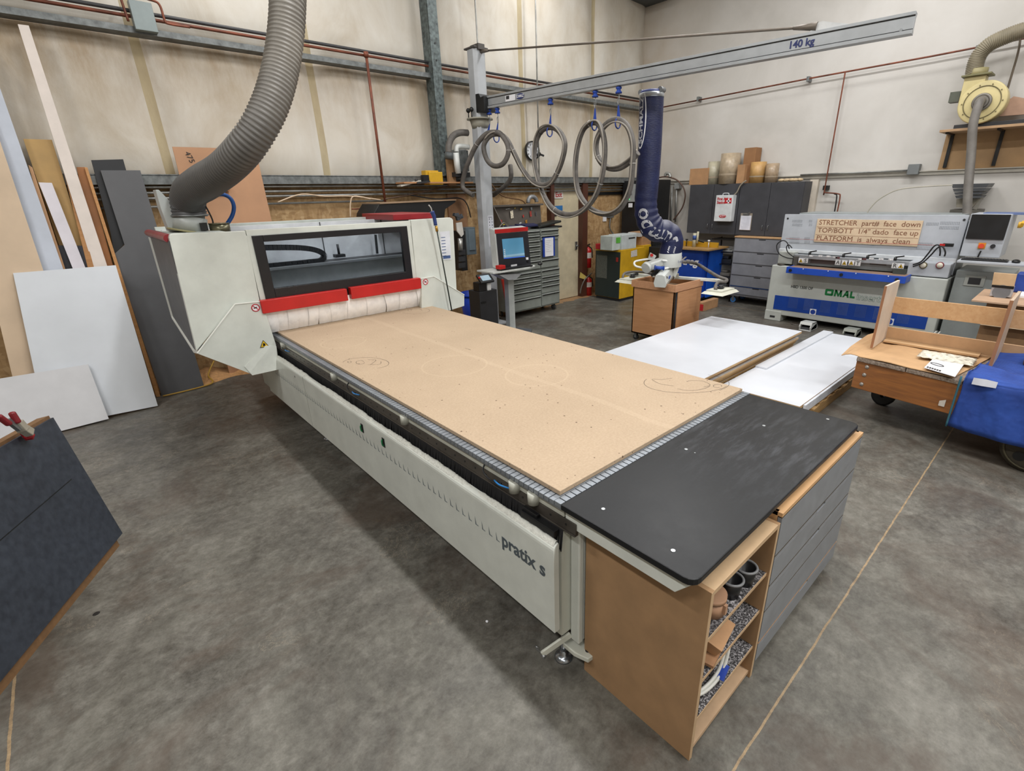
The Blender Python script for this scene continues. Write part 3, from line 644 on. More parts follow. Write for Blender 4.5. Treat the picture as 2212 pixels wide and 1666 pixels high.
for z in (.565, .37, .17):
    g = G(); g.box(X0+th, Y0+.012, z, X1-th, Y1-.012, z+.014); sh = put(g, 'shelf', M_saw, oc)
    g = G(); g.box(X0+th, Y0+.0095, z, X1-th, Y0+.012, z+.014); put(g, 'shelf_edge', M_mdfl, sh)
# things on its shelves
for i, (x, y, r) in enumerate(((1.478, .585, .04), (1.575, .578, .04))):
    rl = thing('grey_rimmed_cup', ('nearer' if i == 0 else 'farther')+' of two black grey-rimmed cups in the open cabinet', 'cup', (x, y, .58))
    g = G(); g._lathe((x, y, .58), (0, 0, 1), [(0, .001), (0, r*.8), (.075, r), (.075, r-.004), (.01, r*.75), (.01, .001)], 24); put(g, 'cup_body', M_black, rl)
    g = G(); g.tube([(x+r*math.cos(a), y+r*math.sin(a), .655) for a in [k*math.pi/14 for k in range(28)]], .005, 8, closed=True); put(g, 'grey_rim', mat('77797b', .4), rl)
g = G(); g.cyl((1.36, .60, .58), (1.36, .60, .64), .05, n=24); g.cyl((1.36, .60, .64), (1.36, .60, .66), .052, n=24); g.box(1.35, .54, .60, 1.365, .56, .64); solo(g, 'tan_tub', mat('a98468', .6), 'tan round tub on the top shelf of the open cabinet', 'tub')
g = G(); g.ob((1.40, .60, .445), V((.075, .012, .0)), V((-.015, .05, .022)), V((0, -.012, .022))); solo(g, 'cardboard_box', M_card, 'small cardboard box on the middle shelf of the open cabinet', 'box')
g = G(); g.ob((1.345, .585, .40), V((.06, .01, 0)), V((-.01, .045, .0)), V((0, 0, .006))); solo(g, 'cardboard_flap', mat('9a7352', .8), 'loose cardboard flap under the small box in the open cabinet', 'cardboard')
ps = spline([(1.27, .60, .20), (1.34, .565, .205), (1.43, .55, .24), (1.485, .56, .33), (1.48, .58, .36)], 8)
g = G(); g.tube(ps, .007, 8); g.tube([p+V((-.006, .012, .004)) for p in ps], .007, 8); solo(g, 'band_coil', mat('c9c9c2', .4), 'curved white strap coil in the lower compartment of the open cabinet', 'coil')
g = G(); g.bar((1.41, .545, .225), (1.455, .548, .265), .028, .012); solo(g, 'blue_tape_piece', mat('1a3d9c', .4), 'bright blue wrapped piece on the white strap coil in the open cabinet', 'tape')
# ---------------- grey drawer cabinet under the table
dc = thing('drawer_cabinet', 'low grey five-drawer cabinet standing beside the open shelf cabinet', 'cabinet', (2.2, .8, 0))
X0, X1, Y0, Y1, HT = 1.712, 2.672, .545, 1.06, .853
g = G(); g.box(X0, Y0, .07, X0+.018, Y1, HT); g.box(X1-.018, Y0, .07, X1, Y1, HT); g.box(X0, Y0-.018, HT-.018, X1, Y1, HT); g.box(X0, Y1-.01, .07, X1, Y1, HT); g.box(X0, Y0, .07, X1, Y1, .085)
put(g, 'carcass', wood('b08a60', 'c49c70', 'birch_edge'), dc, .001)
g = G(); g.box(X0+.02, Y0+.05, 0, X1-.02, Y1-.02, .07); put(g, 'plinth', mat('3a2f2a', .7), dc)
M_dr = mat('7d8084', .45, var=.05, sc=14, name='grey_drawer')
zz = [.075, .185, .36, .497, .648, .832]
for i in range(5):
    g = G(); z0, z1 = zz[i]+.004, zz[i+1]-.004; notch = i in (1, 3, 4, 5)
    if i in (0, 2, 3):   # finger slot in the top edge
        xm = (X0+X1)/2+.02+(i == 0)*.0; g.box(X0+.003, Y0-.018, z0, X1-.003, Y0-.001, z1-.015); g.box(X0+.003, Y0-.018, z1-.015, xm-.05, Y0-.001, z1); g.box(xm+.05, Y0-.018, z1-.015, X1-.003, Y0-.001, z1)
    else: g.box(X0+.003, Y0-.018, z0, X1-.003, Y0-.001, z1)
    d_ = put(g, 'drawer', M_dr, dc, .0015)
    g = G(); g.box(X0+.003, Y0-.0175, z1, X1-.003, Y0-.002, z1+.002); put(g, 'drawer_top_edge', wood('9a7049', 'b58a60') if i == 0 else mat('4a4238', .6), d_)
g = G(); g.box(X0+.01, Y0, .08, X1-.01, Y0+.002, HT-.02); put(g, 'drawer_gap', M_black, dc)
# ================================================================ JIB CRANE AND VACUUM LIFTER
MX, MY = 4.87, 6.5; AZ = 3.15
A0 = V((MX, MY-.12, 0)); A1 = at(1971, 72, z=AZ); AD = V((A1.x-MX, A1.y-MY, 0)).normalized(); AN = V((-AD.y, AD.x, 0))
jib = thing('jib_crane', 'grey steel jib crane column with a long overhead arm behind the router', 'crane', (MX, MY, 0))
s_ = .105; ch = .04
def colsec(z0, z1, s_=s_, ch=ch):
    return G().prism([(MX+a, MY+b, z0) for a, b in ((-s_, -s_+ch), (-s_+ch, -s_), (s_-ch, -s_), (s_, -s_+ch), (s_, s_-ch), (s_-ch, s_), (-s_+ch, s_), (-s_, s_-ch))], (0, 0, z1-z0))
M_crane = mat('adb1b5', .4, .1, var=.06, sc=3, name='crane_grey')
ztop = zline(1018, 108, (MX, MY))
put(colsec(0, ztop), 'column', M_crane, jib, .004)
g = G(); g.box(MX-.2, MY-.2, 0, MX+.2, MY+.2, .02); put(g, 'base_plate', M_crane, jib)
zf = AZ-.04
g = G(); g.cyl((MX, MY, zf-.09), (MX, MY, zf-.07), .19, n=28); g.cyl((MX, MY, zf-.2), (MX, MY, zf-.09), .12, .15, n=24); put(g, 'bearing_flange', mat('9b998c', .45), jib)
for a in (2.6, 3.3):
    g = G(); c = V((MX+.16*math.cos(a), MY+.16*math.sin(a), zf-.07)); g.cyl(c, c+V((0, 0, .08)), .008, n=8); g.sphere(c+V((0, 0, .1)), .032); put(g, 'stop_knob', M_black, jib)
Rr = V((AD.x, AD.y, 0))
c0 = V((MX, MY, 0))+AD*.06
g = G(); g.prism([c0+AN*.11+AD*(-.02)+V((0, 0, AZ-.05)), c0+AN*.11+AD*.16+V((0, 0, AZ-.05)), c0+AN*.11+AD*.16+V((0, 0, AZ+.14)), c0+AN*.11+AD*.09+V((0, 0, AZ+.13)), c0+AN*.11+AD*.06+V((0, 0, AZ+.18)), c0+AN*.11+AD*(-.02)+V((0, 0, AZ+.18))], -AN*.22)
put(g, 'arm_bracket', M_black, jib, .003)
# arm profile
S = V((MX, MY, AZ))+AD*.2; E = V((A1.x, A1.y, AZ)); L = (E-S).length
hh = .14
g = G()
g.prism([S+AN*.03, S+AN*.03+V((0, 0, hh)), S-AN*.03+V((0, 0, hh)), S-AN*.03], AD*L)
for z0, z1, w_ in ((-.008, .02, .045), (hh-.02, hh+.004, .045)):
    g.prism([S+AN*w_+V((0, 0, z0)), S+AN*w_+V((0, 0, z1)), S-AN*w_+V((0, 0, z1)), S-AN*w_+V((0, 0, z0))], AD*L)
arm = put(g, 'arm', mat('a3a7aa', .35, .35, var=.04, name='anodised_arm'), jib, .002)
sgn = -1 if (AN.dot(-S) < 0) else 1
FN = AN*sgn          # towards the camera side
g = G()
for z0 in (.022, hh-.027): g.prism([S+FN*.032+V((0, 0, z0)), S+FN*.032+V((0, 0, z0+.006)), S+FN*.030+V((0, 0, z0+.006)), S+FN*.030+V((0, 0, z0))], AD*L)
put(g, 'profile_groove', M_black, arm)
pA = (S+FN*.032, AN)
def onarm(u, v): return at(u, v, pl=pA)
q = onarm(1703, 98); q.z = AZ+.045; text('140 kg', q+FN*.002, AD, (0, 0, 1), .08, mat('1d2a63', .5), arm, 'load_marking', bold=.002, sx=1.02)
a, b = onarm(1092, 215), onarm(1113, 205); g = G(); zc = (a.z+b.z)/2
g.prism([V((a.x, a.y, AZ+.035))+FN*.002, V((b.x, b.y, AZ+.035))+FN*.002, V((b.x, b.y, AZ+.105))+FN*.002, V((a.x, a.y, AZ+.105))+FN*.002], FN*.001); st = put(g, 'rating_sticker', M_paper, arm)
c = V((a.x, a.y, 0)); dd = V((b.x, b.y, 0))-c
g = G(); g.prism([c+dd*.08+V((0, 0, AZ+.06))+FN*.004, c+dd*.4+V((0, 0, AZ+.06))+FN*.004, c+dd*.4+V((0, 0, AZ+.1))+FN*.004, c+dd*.08+V((0, 0, AZ+.1))+FN*.004], FN*.001); put(g, 'sticker_print', M_dark, st)
a, b = onarm(1115, 210), onarm(1132, 202); c = (a+b)/2; c.z = AZ+.07
g = G(); rr = (b-a).length/2; g.prism([c+FN*.003+AD*rr*math.cos(t)+V((0, 0, .034*math.sin(t))) for t in [i*math.pi/12 for i in range(24)]], FN*.001); lg = put(g, 'maker_badge', mat('1d2c66', .4), arm)
text('SCHMALZ', c+FN*.006-AD*rr*.93-V((0, 0, .014)), AD, (0, 0, 1), .046, M_paper, lg, 'maker_lettering', bold=.001, sx=rr*1.86/.205)
g = G(); q = V((E.x, E.y, AZ+.03))-AD*.08+FN*.032; g.cyl(q, q+FN*.01, .012, n=10); put(g, 'end_bolt', M_steel, arm)
# tie rod
TR1 = at(1765, 57, pl=((MX, MY, 0), AN)); TR0 = V((MX, MY, ztop-.03))+AD*.1
g = G(); g.tube([TR0, TR1], .012, 10); g.cyl(TR1-(TR1-TR0).normalized()*.2, TR1, .016, .035, n=12); g.cyl(TR0, TR0+(TR1-TR0).normalized()*.15, .03, .014, n=12); put(g, 'tie_rod', mat('6d655c', .5, .4), jib)
g = G(); c = V((TR1.x, TR1.y, 0)); b0 = TR1.z; at_ = AZ+hh
g.prism([c-AD*.05+AN*.01+V((0, 0, at_)), c+AD*.3+AN*.01+V((0, 0, at_)), c+AD*.04+AN*.01+V((0, 0, b0+.03)), c-AD*.04+AN*.01+V((0, 0, b0+.02))], -AN*.02); put(g, 'tie_bracket', mat('c9cbcb', .4), jib)
g = G(); g.prism([V((MX, MY, ztop))+V(p) for p in ((-.12, -.12, 0), (.13, -.11, 0), (.12, .12, 0), (-.12, .12, 0))], (0, 0, .02)); g.box(MX-.06, MY-.14, ztop-.02, MX+.05, MY+.05, ztop+.05); put(g, 'column_cap', mat('4c4845', .6), jib, .003)
# handwritten list taped to the column
P = [V((MX-.02, MY-s_-.002, z)) for z in (zline(1040, 466, (MX, MY-s_)), zline(1040, 533, (MX, MY-s_)))]
g = G(); g.box(MX-.045, MY-s_-.002, P[1].z, MX+.06, MY-s_, P[0].z); ls = put(g, 'written_list', mat('c8cad2', .6), jib)
g = G(); random.seed(4)
zz_ = P[0].z-.06
while zz_ > P[1].z+.02:
    for x in (MX-.02, MX+.03): g.add([(x, MY-s_-.004, zz_), (x+random.uniform(.01, .024), MY-s_-.004, zz_+.003), (x+.012, MY-s_-.004, zz_+.022), (x+.002, MY-s_-.004, zz_+.018)], [(0, 1, 2, 3)])
    zz_ -= .045
g.box(MX-.03, MY-s_-.004, P[0].z-.025, MX+.05, MY-s_-.003, P[0].z-.018)
h_ = put(g, 'handwriting', mat('3b3d48', .7), ls)
# ---------------- hangers
pH = ((MX, MY, 0), AN)
def oh(u, v, d=0): return at(u, v, pl=(V((MX, MY, 0))+FN*d, AN))
hang = [(1056, 232, 284, 'nearest the grey column'), (1074, 232, 290, 'second from the grey column'), (1189, 211, 276, 'third from the grey column'), (1286, 192, 261, 'fourth from the grey column'), (1337, 183, 256, 'farthest from the grey column')]
M_strap = mat('1c3f94', .6)
for u, v0, v1, lab in hang:
    a = oh(u, v0); a.z = AZ-.012; b = oh(u-2, v1)
    t_ = thing('hose_trolley', 'blue hose hanger clipped under the crane arm, '+lab, 'hanger', a, group='blue hose hangers under the crane arm')
    g = G(); g.lathe(a-V((0, 0, .07)), (0, 0, 1), [(0, .038), (.015, .038), (.022, .026), (.04, .022), (.048, .034), (.062, .034), (.07, .024)], 14); put(g, 'glider', M_strap, t_)
    g = G(); g.tube(spline([a+V((0, 0, -.07)), a+V((0, 0, -.12))+AD*.012, a+V((0, 0, -.19)), a+V((0, 0, -.14))-AD*.012, a+V((0, 0, -.11))], 4), .005, 6); put(g, 'hook', M_steel, t_)
    top = a+V((0, 0, -.18)); g = G(); g.prism([top+AD*.006, b+AD*.03, b-AD*.02, top-AD*.006], AN*.004); put(g, 'strap', M_strap, t_)
    g = G(); c = V(b); g.tube([c+V((0, 0, -.05))+AN*.055*math.cos(t)+V((0, 0, .055*math.sin(t))) for t in [i*math.pi/8 for i in range(16)]], .008, 6, closed=True); put(g, 'strap_loop', M_strap, t_)
# ---------------- suction hose in loops (runs from the column to the lifting tube)
def off(p, d): return p+AN*d
HP = [(1022, 422, .12), (1000, 405, .1), (1003, 375, .08), (1014, 345, .06), (1030, 312, .04), (1050, 290, .0), (1068, 286, .0), (1082, 290, -.03), (1096, 312, -.06), (1097, 335, -.07), (1085, 355, -.05), (1066, 358, .0), (1051, 343, .06), (1045, 315, .08), (1058, 294, .05), (1078, 290, .0), (1095, 302, 0), (1110, 330, 0), (1128, 365, 0), (1150, 392, 0), (1175, 400, -.02), (1195, 388, -.05), (1213, 350, -.06), (1220, 310, -.05), (1207, 283, -.02), (1188, 275, 0), (1168, 285, .05), (1156, 315, .06), (1155, 355, .05), (1166, 400, .04), (1185, 440, .02), (1210, 460, 0), (1240, 463, -.02), (1270, 445, -.05), (1292, 410, -.06), (1304, 360, -.06), (1306, 310, -.05), (1296, 272, 0), (1280, 265, 0), (1260, 280, .05), (1247, 320, .06), (1243, 370, .06), (1250, 415, .05), (1275, 450, .03), (1310, 463, 0), (1340, 450, -.04), (1360, 410, -.05), (1366, 360, -.06), (1367, 310, -.06), (1355, 272, -.03), (1332, 258, 0), (1308, 270, .04), (1290, 300, .06), (1290, 335, .06), (1308, 360, .05), (1335, 364, .04), (1360, 350, .02), (1378, 330, 0)]
ctrl = [oh(u, v, (-d if k > 17 else (.3, .3, .3, .28, .24, .2, .18, .18, .19, .2, .22, .24, .25, .24, .2, .14, .08, .04)[k])) for k, (u, v, d) in enumerate(HP)]
hp_ = spline(ctrl, 7)
g = G(); g.tube(hp_, .034, 14); solo(g, 'suction_hose', M_hose, 'dusty grey suction hose hanging in big loops under the crane arm', 'hose')
g = G(); g.tube([p+V((0, 0, .0))+AD*.012+AN*-.05+V((0, 0, .035*math.sin(i*.09))) for i, p in enumerate(hp_[95:])], .010, 8); solo(g, 'control_cable', mat('8b857c', .6), 'thin grey cable tied alongside the looping suction hose', 'cable')
for i in (28, 60, 118, 150, 182, 214, 240, 268, 300, 330, 372):
    if i < len(hp_)-1:
        p = hp_[i]; d = (hp_[i+1]-hp_[i-1]).normalized(); g = G(); a_ = d.orthogonal().normalized(); b_ = d.cross(a_)
        g.tube([p+(a_*math.cos(t)+b_*math.sin(t))*.036 for t in [k*math.pi/8 for k in range(16)]], .003, 5, closed=True)
        solo(g, 'cable_tie', mat('c9c7c2', .5) if i != 182 else M_black, 'small tie around the looping suction hose, number %d along it from the column' % (1+(28, 60, 118, 150, 182, 214, 240, 268, 300, 330, 372).index(i)), 'cable tie', 'ties around the looping hose')
# hose part near the column (lower left) and the pump
g = G(); g.tube(spline([oh(1102, 355)+V((.1, .12, 0)), oh(1101, 390)+V((.1, .12, 0)), V((5.2, 6.7, 2.0))], 5), .034, 12); solo(g, 'hose_drop', M_hose, 'grey hose dropping behind the crane column to the wall boxes', 'hose')
# ---------------- lifting tube
pT = ((5.58, 4.04, 0), (.67, .742, 0))
def ot(u, v): return at(u, v, pl=pT)
lift = thing('vacuum_tube_lifter', 'dark blue sleeved vacuum tube lifter hanging from the crane arm', 'lifter', ot(1447, 600))
ctr_ = [(1408, 203), (1406, 260), (1403, 330), (1398, 400), (1395, 435), (1396, 460), (1403, 482), (1418, 497), (1437, 501), (1450, 511), (1452, 528), (1448, 543), (1448, 552)]
cp = spline([ot(*p) for p in ctr_], 14)
TRAD = [.143]*len(cp)
n = len(cp); random.seed(9)
# finer resample with wrinkles
cum = [0]
for a, b in zip(cp, cp[1:]): cum.append(cum[-1]+(b-a).length)
pts = resample(cp, cum, .012); N = len(pts); rad = []
for i in range(N):
    t = i/N; w_ = .0 if t < .5 else min(1, (t-.5)/.15)
    r = .143+(.012*math.sin((t-.62)/.2*math.pi) if .62 < t < .82 else 0)+w_*(.004*math.sin(i*.8)+.003*math.sin(i*.35+1))
    if t > .9: r = .143
    rad.append(r)
g = G(); g.tube(pts, rad, 40, caps=False)
tn = NT('blue_sleeve'); c = tn.coord(); x, y, z = tn.sep(c); dust = tn.noise(c, 7, 6, .7); nrm = tn.n('ShaderNodeNewGeometry'); nz = tn.sep(nrm.outputs['Normal'])[2]
dm = tn.math('MULTIPLY', tn.math('MAXIMUM', tn.math('SUBTRACT', nz, .35), 0.), tn.math('MULTIPLY_ADD', dust, 1.6, -.1))
tn.out(tn.mix(dm, tn.ramp(dust, [(.3, '0b1238'), (.7, '121e4a')]), '9d9ea4'), .5); tn.bump(tn.noise(tn.coord((1, 1, 3)), 25, 4), .35, .01)
slv = put(g, 'sleeve', tn.m, lift)
frames = []
def wrapper(idx0, uvdir, scale=1, flip=1, ang0=0):
    "places lettering (x along the tube from sample idx0 downwards/upwards, y around it)"
    def f(x, y, z):
        s = idx0+x/.012*flip; i = int(max(1, min(N-2, s))); fr = max(-1, min(1, s-i))
        p = pts[i]+(pts[i+1]-pts[i])*fr; tt_ = (pts[i+1]-pts[i-1]).normalized()
        toc = V((0, 0, H))-p; toc -= tt_*toc.dot(tt_); toc.normalize(); side = tt_.cross(toc)
        an = ang0+y/.145*uvdir; rr = rad[i]+.004
        return p+(toc*math.cos(an)+side*math.sin(an))*rr
    return f
# find the side sign so that +an points to the picture's left
i = 40; tt_ = (pts[i+1]-pts[i-1]).normalized(); toc = V((0, 0, H))-pts[i]; toc.normalize(); side = tt_.cross(toc)
LS = 1 if side.dot(right) < 0 else -1       # angle sign that moves left in the picture
def idx_of(u, v):
    p = ot(u, v); return min(range(N), key=lambda k: (pts[k]-p).length)
text('Jumbo', (0, 0, 0), (1, 0, 0), (0, 1, 0), .25, M_paper, slv, 'sleeve_lettering', wrap=wrapper(idx_of(1396, 447)+int(.62/.012), LS, flip=-1, ang0=-LS*.12), bold=.004, sx=.95)
g = G(); vs = []; W_ = wrapper(idx_of(1405, 318), LS, flip=-1, ang0=LS*.62); m_ = 40
ring = [(.32+.34*math.cos(2*math.pi*k/m_)-.0, .045+.08*math.sin(2*math.pi*k/m_)) for k in range(m_)]
vs = [W_(a, b, 0) for a, b in ring]; inner = [W_(.32+(a-.32)*.95, .055+(b-.055)*.84, 0) for a, b in ring]
cc = W_(.32, .055, 0)
g.add(vs+inner, [(k, (k+1) % m_, m_+(k+1) % m_, m_+k) for k in range(m_)]); put(g, 'badge_outline', M_paper, slv)
text('SCHMALZ', (0, 0, 0), (1, 0, 0), (0, 1, 0), .095, M_paper, slv, 'sleeve_lettering', wrap=wrapper(idx_of(1405, 312), LS, flip=-1, ang0=LS*.72), bold=.003, sx=1.2)
g = G(); W_ = wrapper(idx_of(1448, 548), LS, flip=-1, ang0=LS*-.2)
for k in range(5):
    a0, b0 = .02+.018*k, -.03; g.add([W_(a0, b0, 0), W_(a0+.012, b0+.01, 0), W_(a0+.012, b0+.1, 0), W_(a0, b0+.09, 0)], [(0, 1, 2, 3)])
put(g, 'lower_badge', M_paper, slv)
i0 = 2; g = G(); g.tube([pts[1]+V((0, 0, .02)), pts[2]-V((0, 0, .02))], [.147, .147], 32); put(g, 'top_clamp_band', mat('a9adb0', .3, .6), lift)
g = G(); g.cyl(pts[0]+V((0, 0, .0)), pts[0]+V((0, 0, .035)), .145, .13, n=32); put(g, 'top_cap', mat('1d2c66', .5), lift)
tp0 = pts[0]; g = G(); g.box(tp0.x-.03, tp0.y-.03, tp0.z+.03, tp0.x+.03, tp0.y+.03, AZ-.02); g.cyl((tp0.x-.03, tp0.y, AZ-.06), (tp0.x+.03, tp0.y, AZ-.06), .03); put(g, 'swivel_joint', M_steel, lift, .003)
for dd_ in (-.13, .13):
    g = G(); c = V((tp0.x, tp0.y, AZ-.035))+AD*dd_; g.cyl(c-AN*.05, c+AN*.05, .03, n=16); g.bar(c, V((tp0.x, tp0.y, AZ-.07)), .05, .02); put(g, 'trolley_wheel', mat('77797a', .4, .5), lift)
# operator unit
M_lift = mat('c2c6c3', .35, var=.03, name='lifter_grey')
bt = ot(1448, 548); bt2 = ot(1447, 576)
g = G(); g.cyl(bt+V((0, 0, .01)), bt2, .15, n=36); col_ = put(g, 'tube_collar', M_lift, lift, .003)
dL = -V((right.x, right.y, 0)).normalized(); dF = V((-.67, -.742, 0))
q = bt2.lerp(bt, .5); text('140', q+dF*.152-dL*.06-V((0, 0, .02)), -dL, (0, 0, 1), .045, M_navy, col_, 'collar_print')
# handle box (left, lower), loops, blue grip
hb = ot(1408, 572)+dF*.12; hb2 = ot(1438, 560)+dF*.1
g = G(); g.tube(spline([ot(1440, 560)+dF*.02, ot(1425, 566)+dF*.08, ot(1404, 570)+dF*.14], 6), [.05]*2+[.055]*11, 16) if False else g.bar(ot(1440, 562), ot(1396, 574)+dF*.1, .13, .11); hbx = put(g, 'handle_housing', M_lift, lift, .03, seg=4)
g = G(); g.cyl(ot(1396, 574)+dF*.1, ot(1390, 577)+dF*.13, .075, .07, n=24); put(g, 'handle_end', M_lift, hbx)
g = G(); g.tube(spline([ot(1392, 578)+dF*.08, ot(1372, 574)+dF*.05, ot(1371, 566), ot(1385, 562), ot(1400, 560)], 6), .014, 8); put(g, 'handle_loop', mat('dcdedb', .4), hbx)
g = G(); g.tube(spline([ot(1425, 560)+dF*.12, ot(1441, 563)+dF*.12, ot(1443, 573)+dF*.12, ot(1432, 577)+dF*.14, ot(1426, 575)+dF*.14], 6), .014, 8); put(g, 'handle_loop', mat('dcdedb', .4), hbx)
g = G(); a, b = ot(1408, 574)+dF*.2, ot(1425, 575)+dF*.2; g.cyl(a, b, .022, n=14); g.cyl(a-(b-a)*.08, a, .034, n=14); g.cyl(b, b+(b-a)*.08, .03, n=14); put(g, 'hand_grip', M_strap, hbx)
g = G(); g.bar(ot(1428, 578)+dF*.1, ot(1402, 592)+dF*.12, .02, .04); put(g, 'black_lever', M_black, hbx)
g = G(); g.prism([ot(1400, 562)-dF*.05, ot(1406, 546)-dF*.05, ot(1418, 553)-dF*.05, ot(1413, 562)-dF*.05], dF*.05); put(g, 'release_switch', M_lift, lift, .004)
g = G(); g.cyl(ot(1407, 551)+dF*.01, ot(1407, 551)+dF*.03, .02); put(g, 'switch_button', M_red, lift)
g = G(); g.cyl(bt2, ot(1450, 590), .045, n=16); put(g, 'swivel_stem', mat('8b8d8b', .4, .4), lift)
g = G(); g.prism([ot(1456, 578), ot(1468, 571), ot(1462, 588), ot(1457, 600), ot(1450, 592)], dF*.04); put(g, 'side_plate', M_lift, lift, .003)
# main yoke: octagonal beam
a, b = ot(1414, 600)+dF*.3, ot(1458, 582)-dF*.18; ax = (b-a).normalized(); upv = V((0, 0, 1)); sd = ax.cross(upv).normalized(); up2 = sd.cross(ax)
sec = [(.07, -.085), (.085, -.03), (.06, .07), (.03, .085), (-.03, .085), (-.06, .07), (-.085, -.03), (-.07, -.085)]
g = G(); g.prism([a+sd*p+up2*q for p, q in sec], b-a); yk = put(g, 'yoke_beam', M_lift, lift, .004)
sgn_ = 1 if sd.dot(-right) < 0 else -1
g = G(); c = a.lerp(b, .3)+sd*.079*(1 if sd.dot(right) > 0 else -1)+V((0, 0, -.0)); ds = sd*(1 if sd.dot(right) > 0 else -1)
g.prism([c+ax*.045*math.cos(t)+up2*.022*math.sin(t) for t in [i*math.pi/10 for i in range(20)]], ds*.004); put(g, 'oval_badge', mat('2a4aa0', .4), yk)
# cross bar and two suction plates
CBZ = .84
cbL, cbR = at(1345, 590, z=CBZ), at(1562, 611, z=CBZ-.02); cbR = at(1562, 609, z=.80)
g = G(); g.bar(at(1352, 592, z=.86), at(1566, 607, z=.86), .05, .04); put(g, 'cross_bar', mat('d6d8d2', .35), lift, .008)
g = G(); c = (at(1456, 599, z=.88)); g.box(c.x-.06, c.y-.04, .86, c.x+.06, c.y+.04, .93); g.cyl((c.x, c.y, .88), (c.x, c.y, 1.0), .03); put(g, 'bar_clamp', mat('a9a79a', .4, .3), lift, .004)
def pad(cx, cy, z, lab, ang):
    ux, uy = V((math.cos(ang), math.sin(ang), 0)), V((-math.sin(ang), math.cos(ang), 0)); c = V((cx, cy, z))
    def R_(c, hx, hy): return [c-ux*hx-uy*hy, c+ux*hx-uy*hy, c+ux*hx+uy*hy, c-ux*hx+uy*hy]
    g = G(); lo = R_(c, .22, .15); hi = R_(c+V((0, 0, .03)), .19, .12)
    g.add(lo+hi, [(3, 2, 1, 0), (4, 5, 6, 7)]+[(i, (i+1) % 4, 4+(i+1) % 4, 4+i) for i in range(4)])
    g.prism(R_(c+V((0, 0, .03)), .17, .105), (0, 0, .02)); p_ = put(g, 'suction_plate', mat('cbcbbd', .45), lift)
    g = G(); g.cyl(c+V((0, 0, .05)), c+V((0, 0, .10)), .03, n=16); g.cyl(c+V((0, 0, .06)), c+V((0, 0, .07)), .045, n=16); g.bar(c+ux*.02+V((0, 0, .09)), c+ux*.12+V((0, 0, .09)), .03, .03); put(g, 'plate_fitting', M_dark, p_)
ang = math.atan2(AD.y, AD.x)
pR = at(1556, 628, z=.78); pad(pR.x, pR.y, .755, 'r', 0.0)
pL_ = at(1366, 603, z=.82); pad(pL_.x, pL_.y, .79, 'l', 0.0)
g = G(); g.tube(spline([ot(1460, 567), ot(1480, 566)+V((0, 0, 0)), at(1505, 570, z=1.02), at(1530, 585, z=.98), at(1552, 598, z=.93), at(1569, 604, z=.9), at(1566, 609, z=.88), at(1552, 610, z=.88), at(1546, 618, z=.84), at(1546, 627, z=.80)], 8), .022, 12); put(g, 'branch_hose', M_hose, lift)
g = G(); g.tube(spline([at(1440, 600, z=.95), at(1390, 588, z=.92), at(1360, 588, z=.9), at(1348, 592, z=.88), at(1345, 602, z=.83)], 8), .018, 12); put(g, 'branch_hose', M_hose, lift)
# ================================================================ LEANING BOARDS
def lean(name, label, cat, m, L, th=.02, yt=6.93, yb=None, group=None, extra=None, bevel=0):
    "board leaning on the left wall; L = picture corners, top pair first; top edge touches the wall plane"
    tl, tr, br, bl = L
    P = [at(*tl, y=yt), at(*tr, y=yt)]
    B = [at(*br, z=0) if yb is None else at(*br, y=yb), at(*bl, z=0) if yb is None else at(*bl, y=yb)]
    n = (P[1]-P[0]).cross(B[0]-P[0]).normalized(); n = n if n.y > 0 else -n
    g = G(); g.prism(P+B, n*th); return solo(g, name, m, label, cat, group, bevel=bevel or .001)
def through(P, D, u, v):
    "point of plane (3 points P) seen at pixel"
    n = (P[1]-P[0]).cross(P[2]-P[0]); return at(u, v, pl=(P[0], n))
def leanplane(yb, yt, zt, pix, th, name, m, label, cat, group=None):
    "sheet in the plane through y=yb at the floor and y=yt at height zt; outline in picture points"
    p0 = V((0, yb, 0)); p1 = V((1, yb, 0)); p2 = V((0, yt, zt)); n = (p1-p0).cross(p2-p0)
    P = [at(u, v, pl=(p0, n)) for u, v in pix]; n.normalize(); n = n if n.y > 0 else -n
    for p in P:
        if p.z < 0: p.z = 0.0; p.y = yb
    g = G(); g.prism(P, n*th); return solo(g, name, m, label, cat, group, bevel=.001)
M_wm = mat('cdd2d8', .3, var=.03, sc=1.5, name='white_melamine'); M_bw = mat('b9c0cc', .6, var=.05, sc=2, name='bluish_sheet'); M_tan = mat('c9b399', .6, var=.05, sc=2)
M_yb = mat('b5935c', .6, var=.06, sc=3); M_brn = mat('9a6538', .55, var=.08, sc=3); M_gry = mat('56575a', .5, var=.05, sc=4)
GR = 'boards leaning against the left wall'
leanplane(6.66, 6.84, 3.7, [(38, 52), (62, 55), (240, 600), (209, 600)], .018, 'tall_white_strip', mat('ddd3cb', .5, var=.03), 'very tall narrow white board leaning up to the high wall beam', 'board', GR)
leanplane(6.68, 6.845, 2.3, [(50, 300), (112, 302), (215, 640), (165, 640)], .018, 'yellowish_board', M_yb, 'yellow-tan board leaning left of the tall white strip', 'board', GR)
leanplane(6.60, 6.80, 2.3, [(135, 360), (143, 357), (258, 780), (240, 780)], .03, 'wooden_edge_board', wood('9b6b3c', 'b98855', 'board_edge'), 'narrow wooden board edge between yellow-tan board and tall white strip', 'board', GR)
leanplane(6.67, 6.835, 2.3, [(165, 361), (184, 361), (280, 700), (240, 700)], .018, 'brown_board', M_brn, 'brown veneered board right of the tall white strip', 'board', GR)
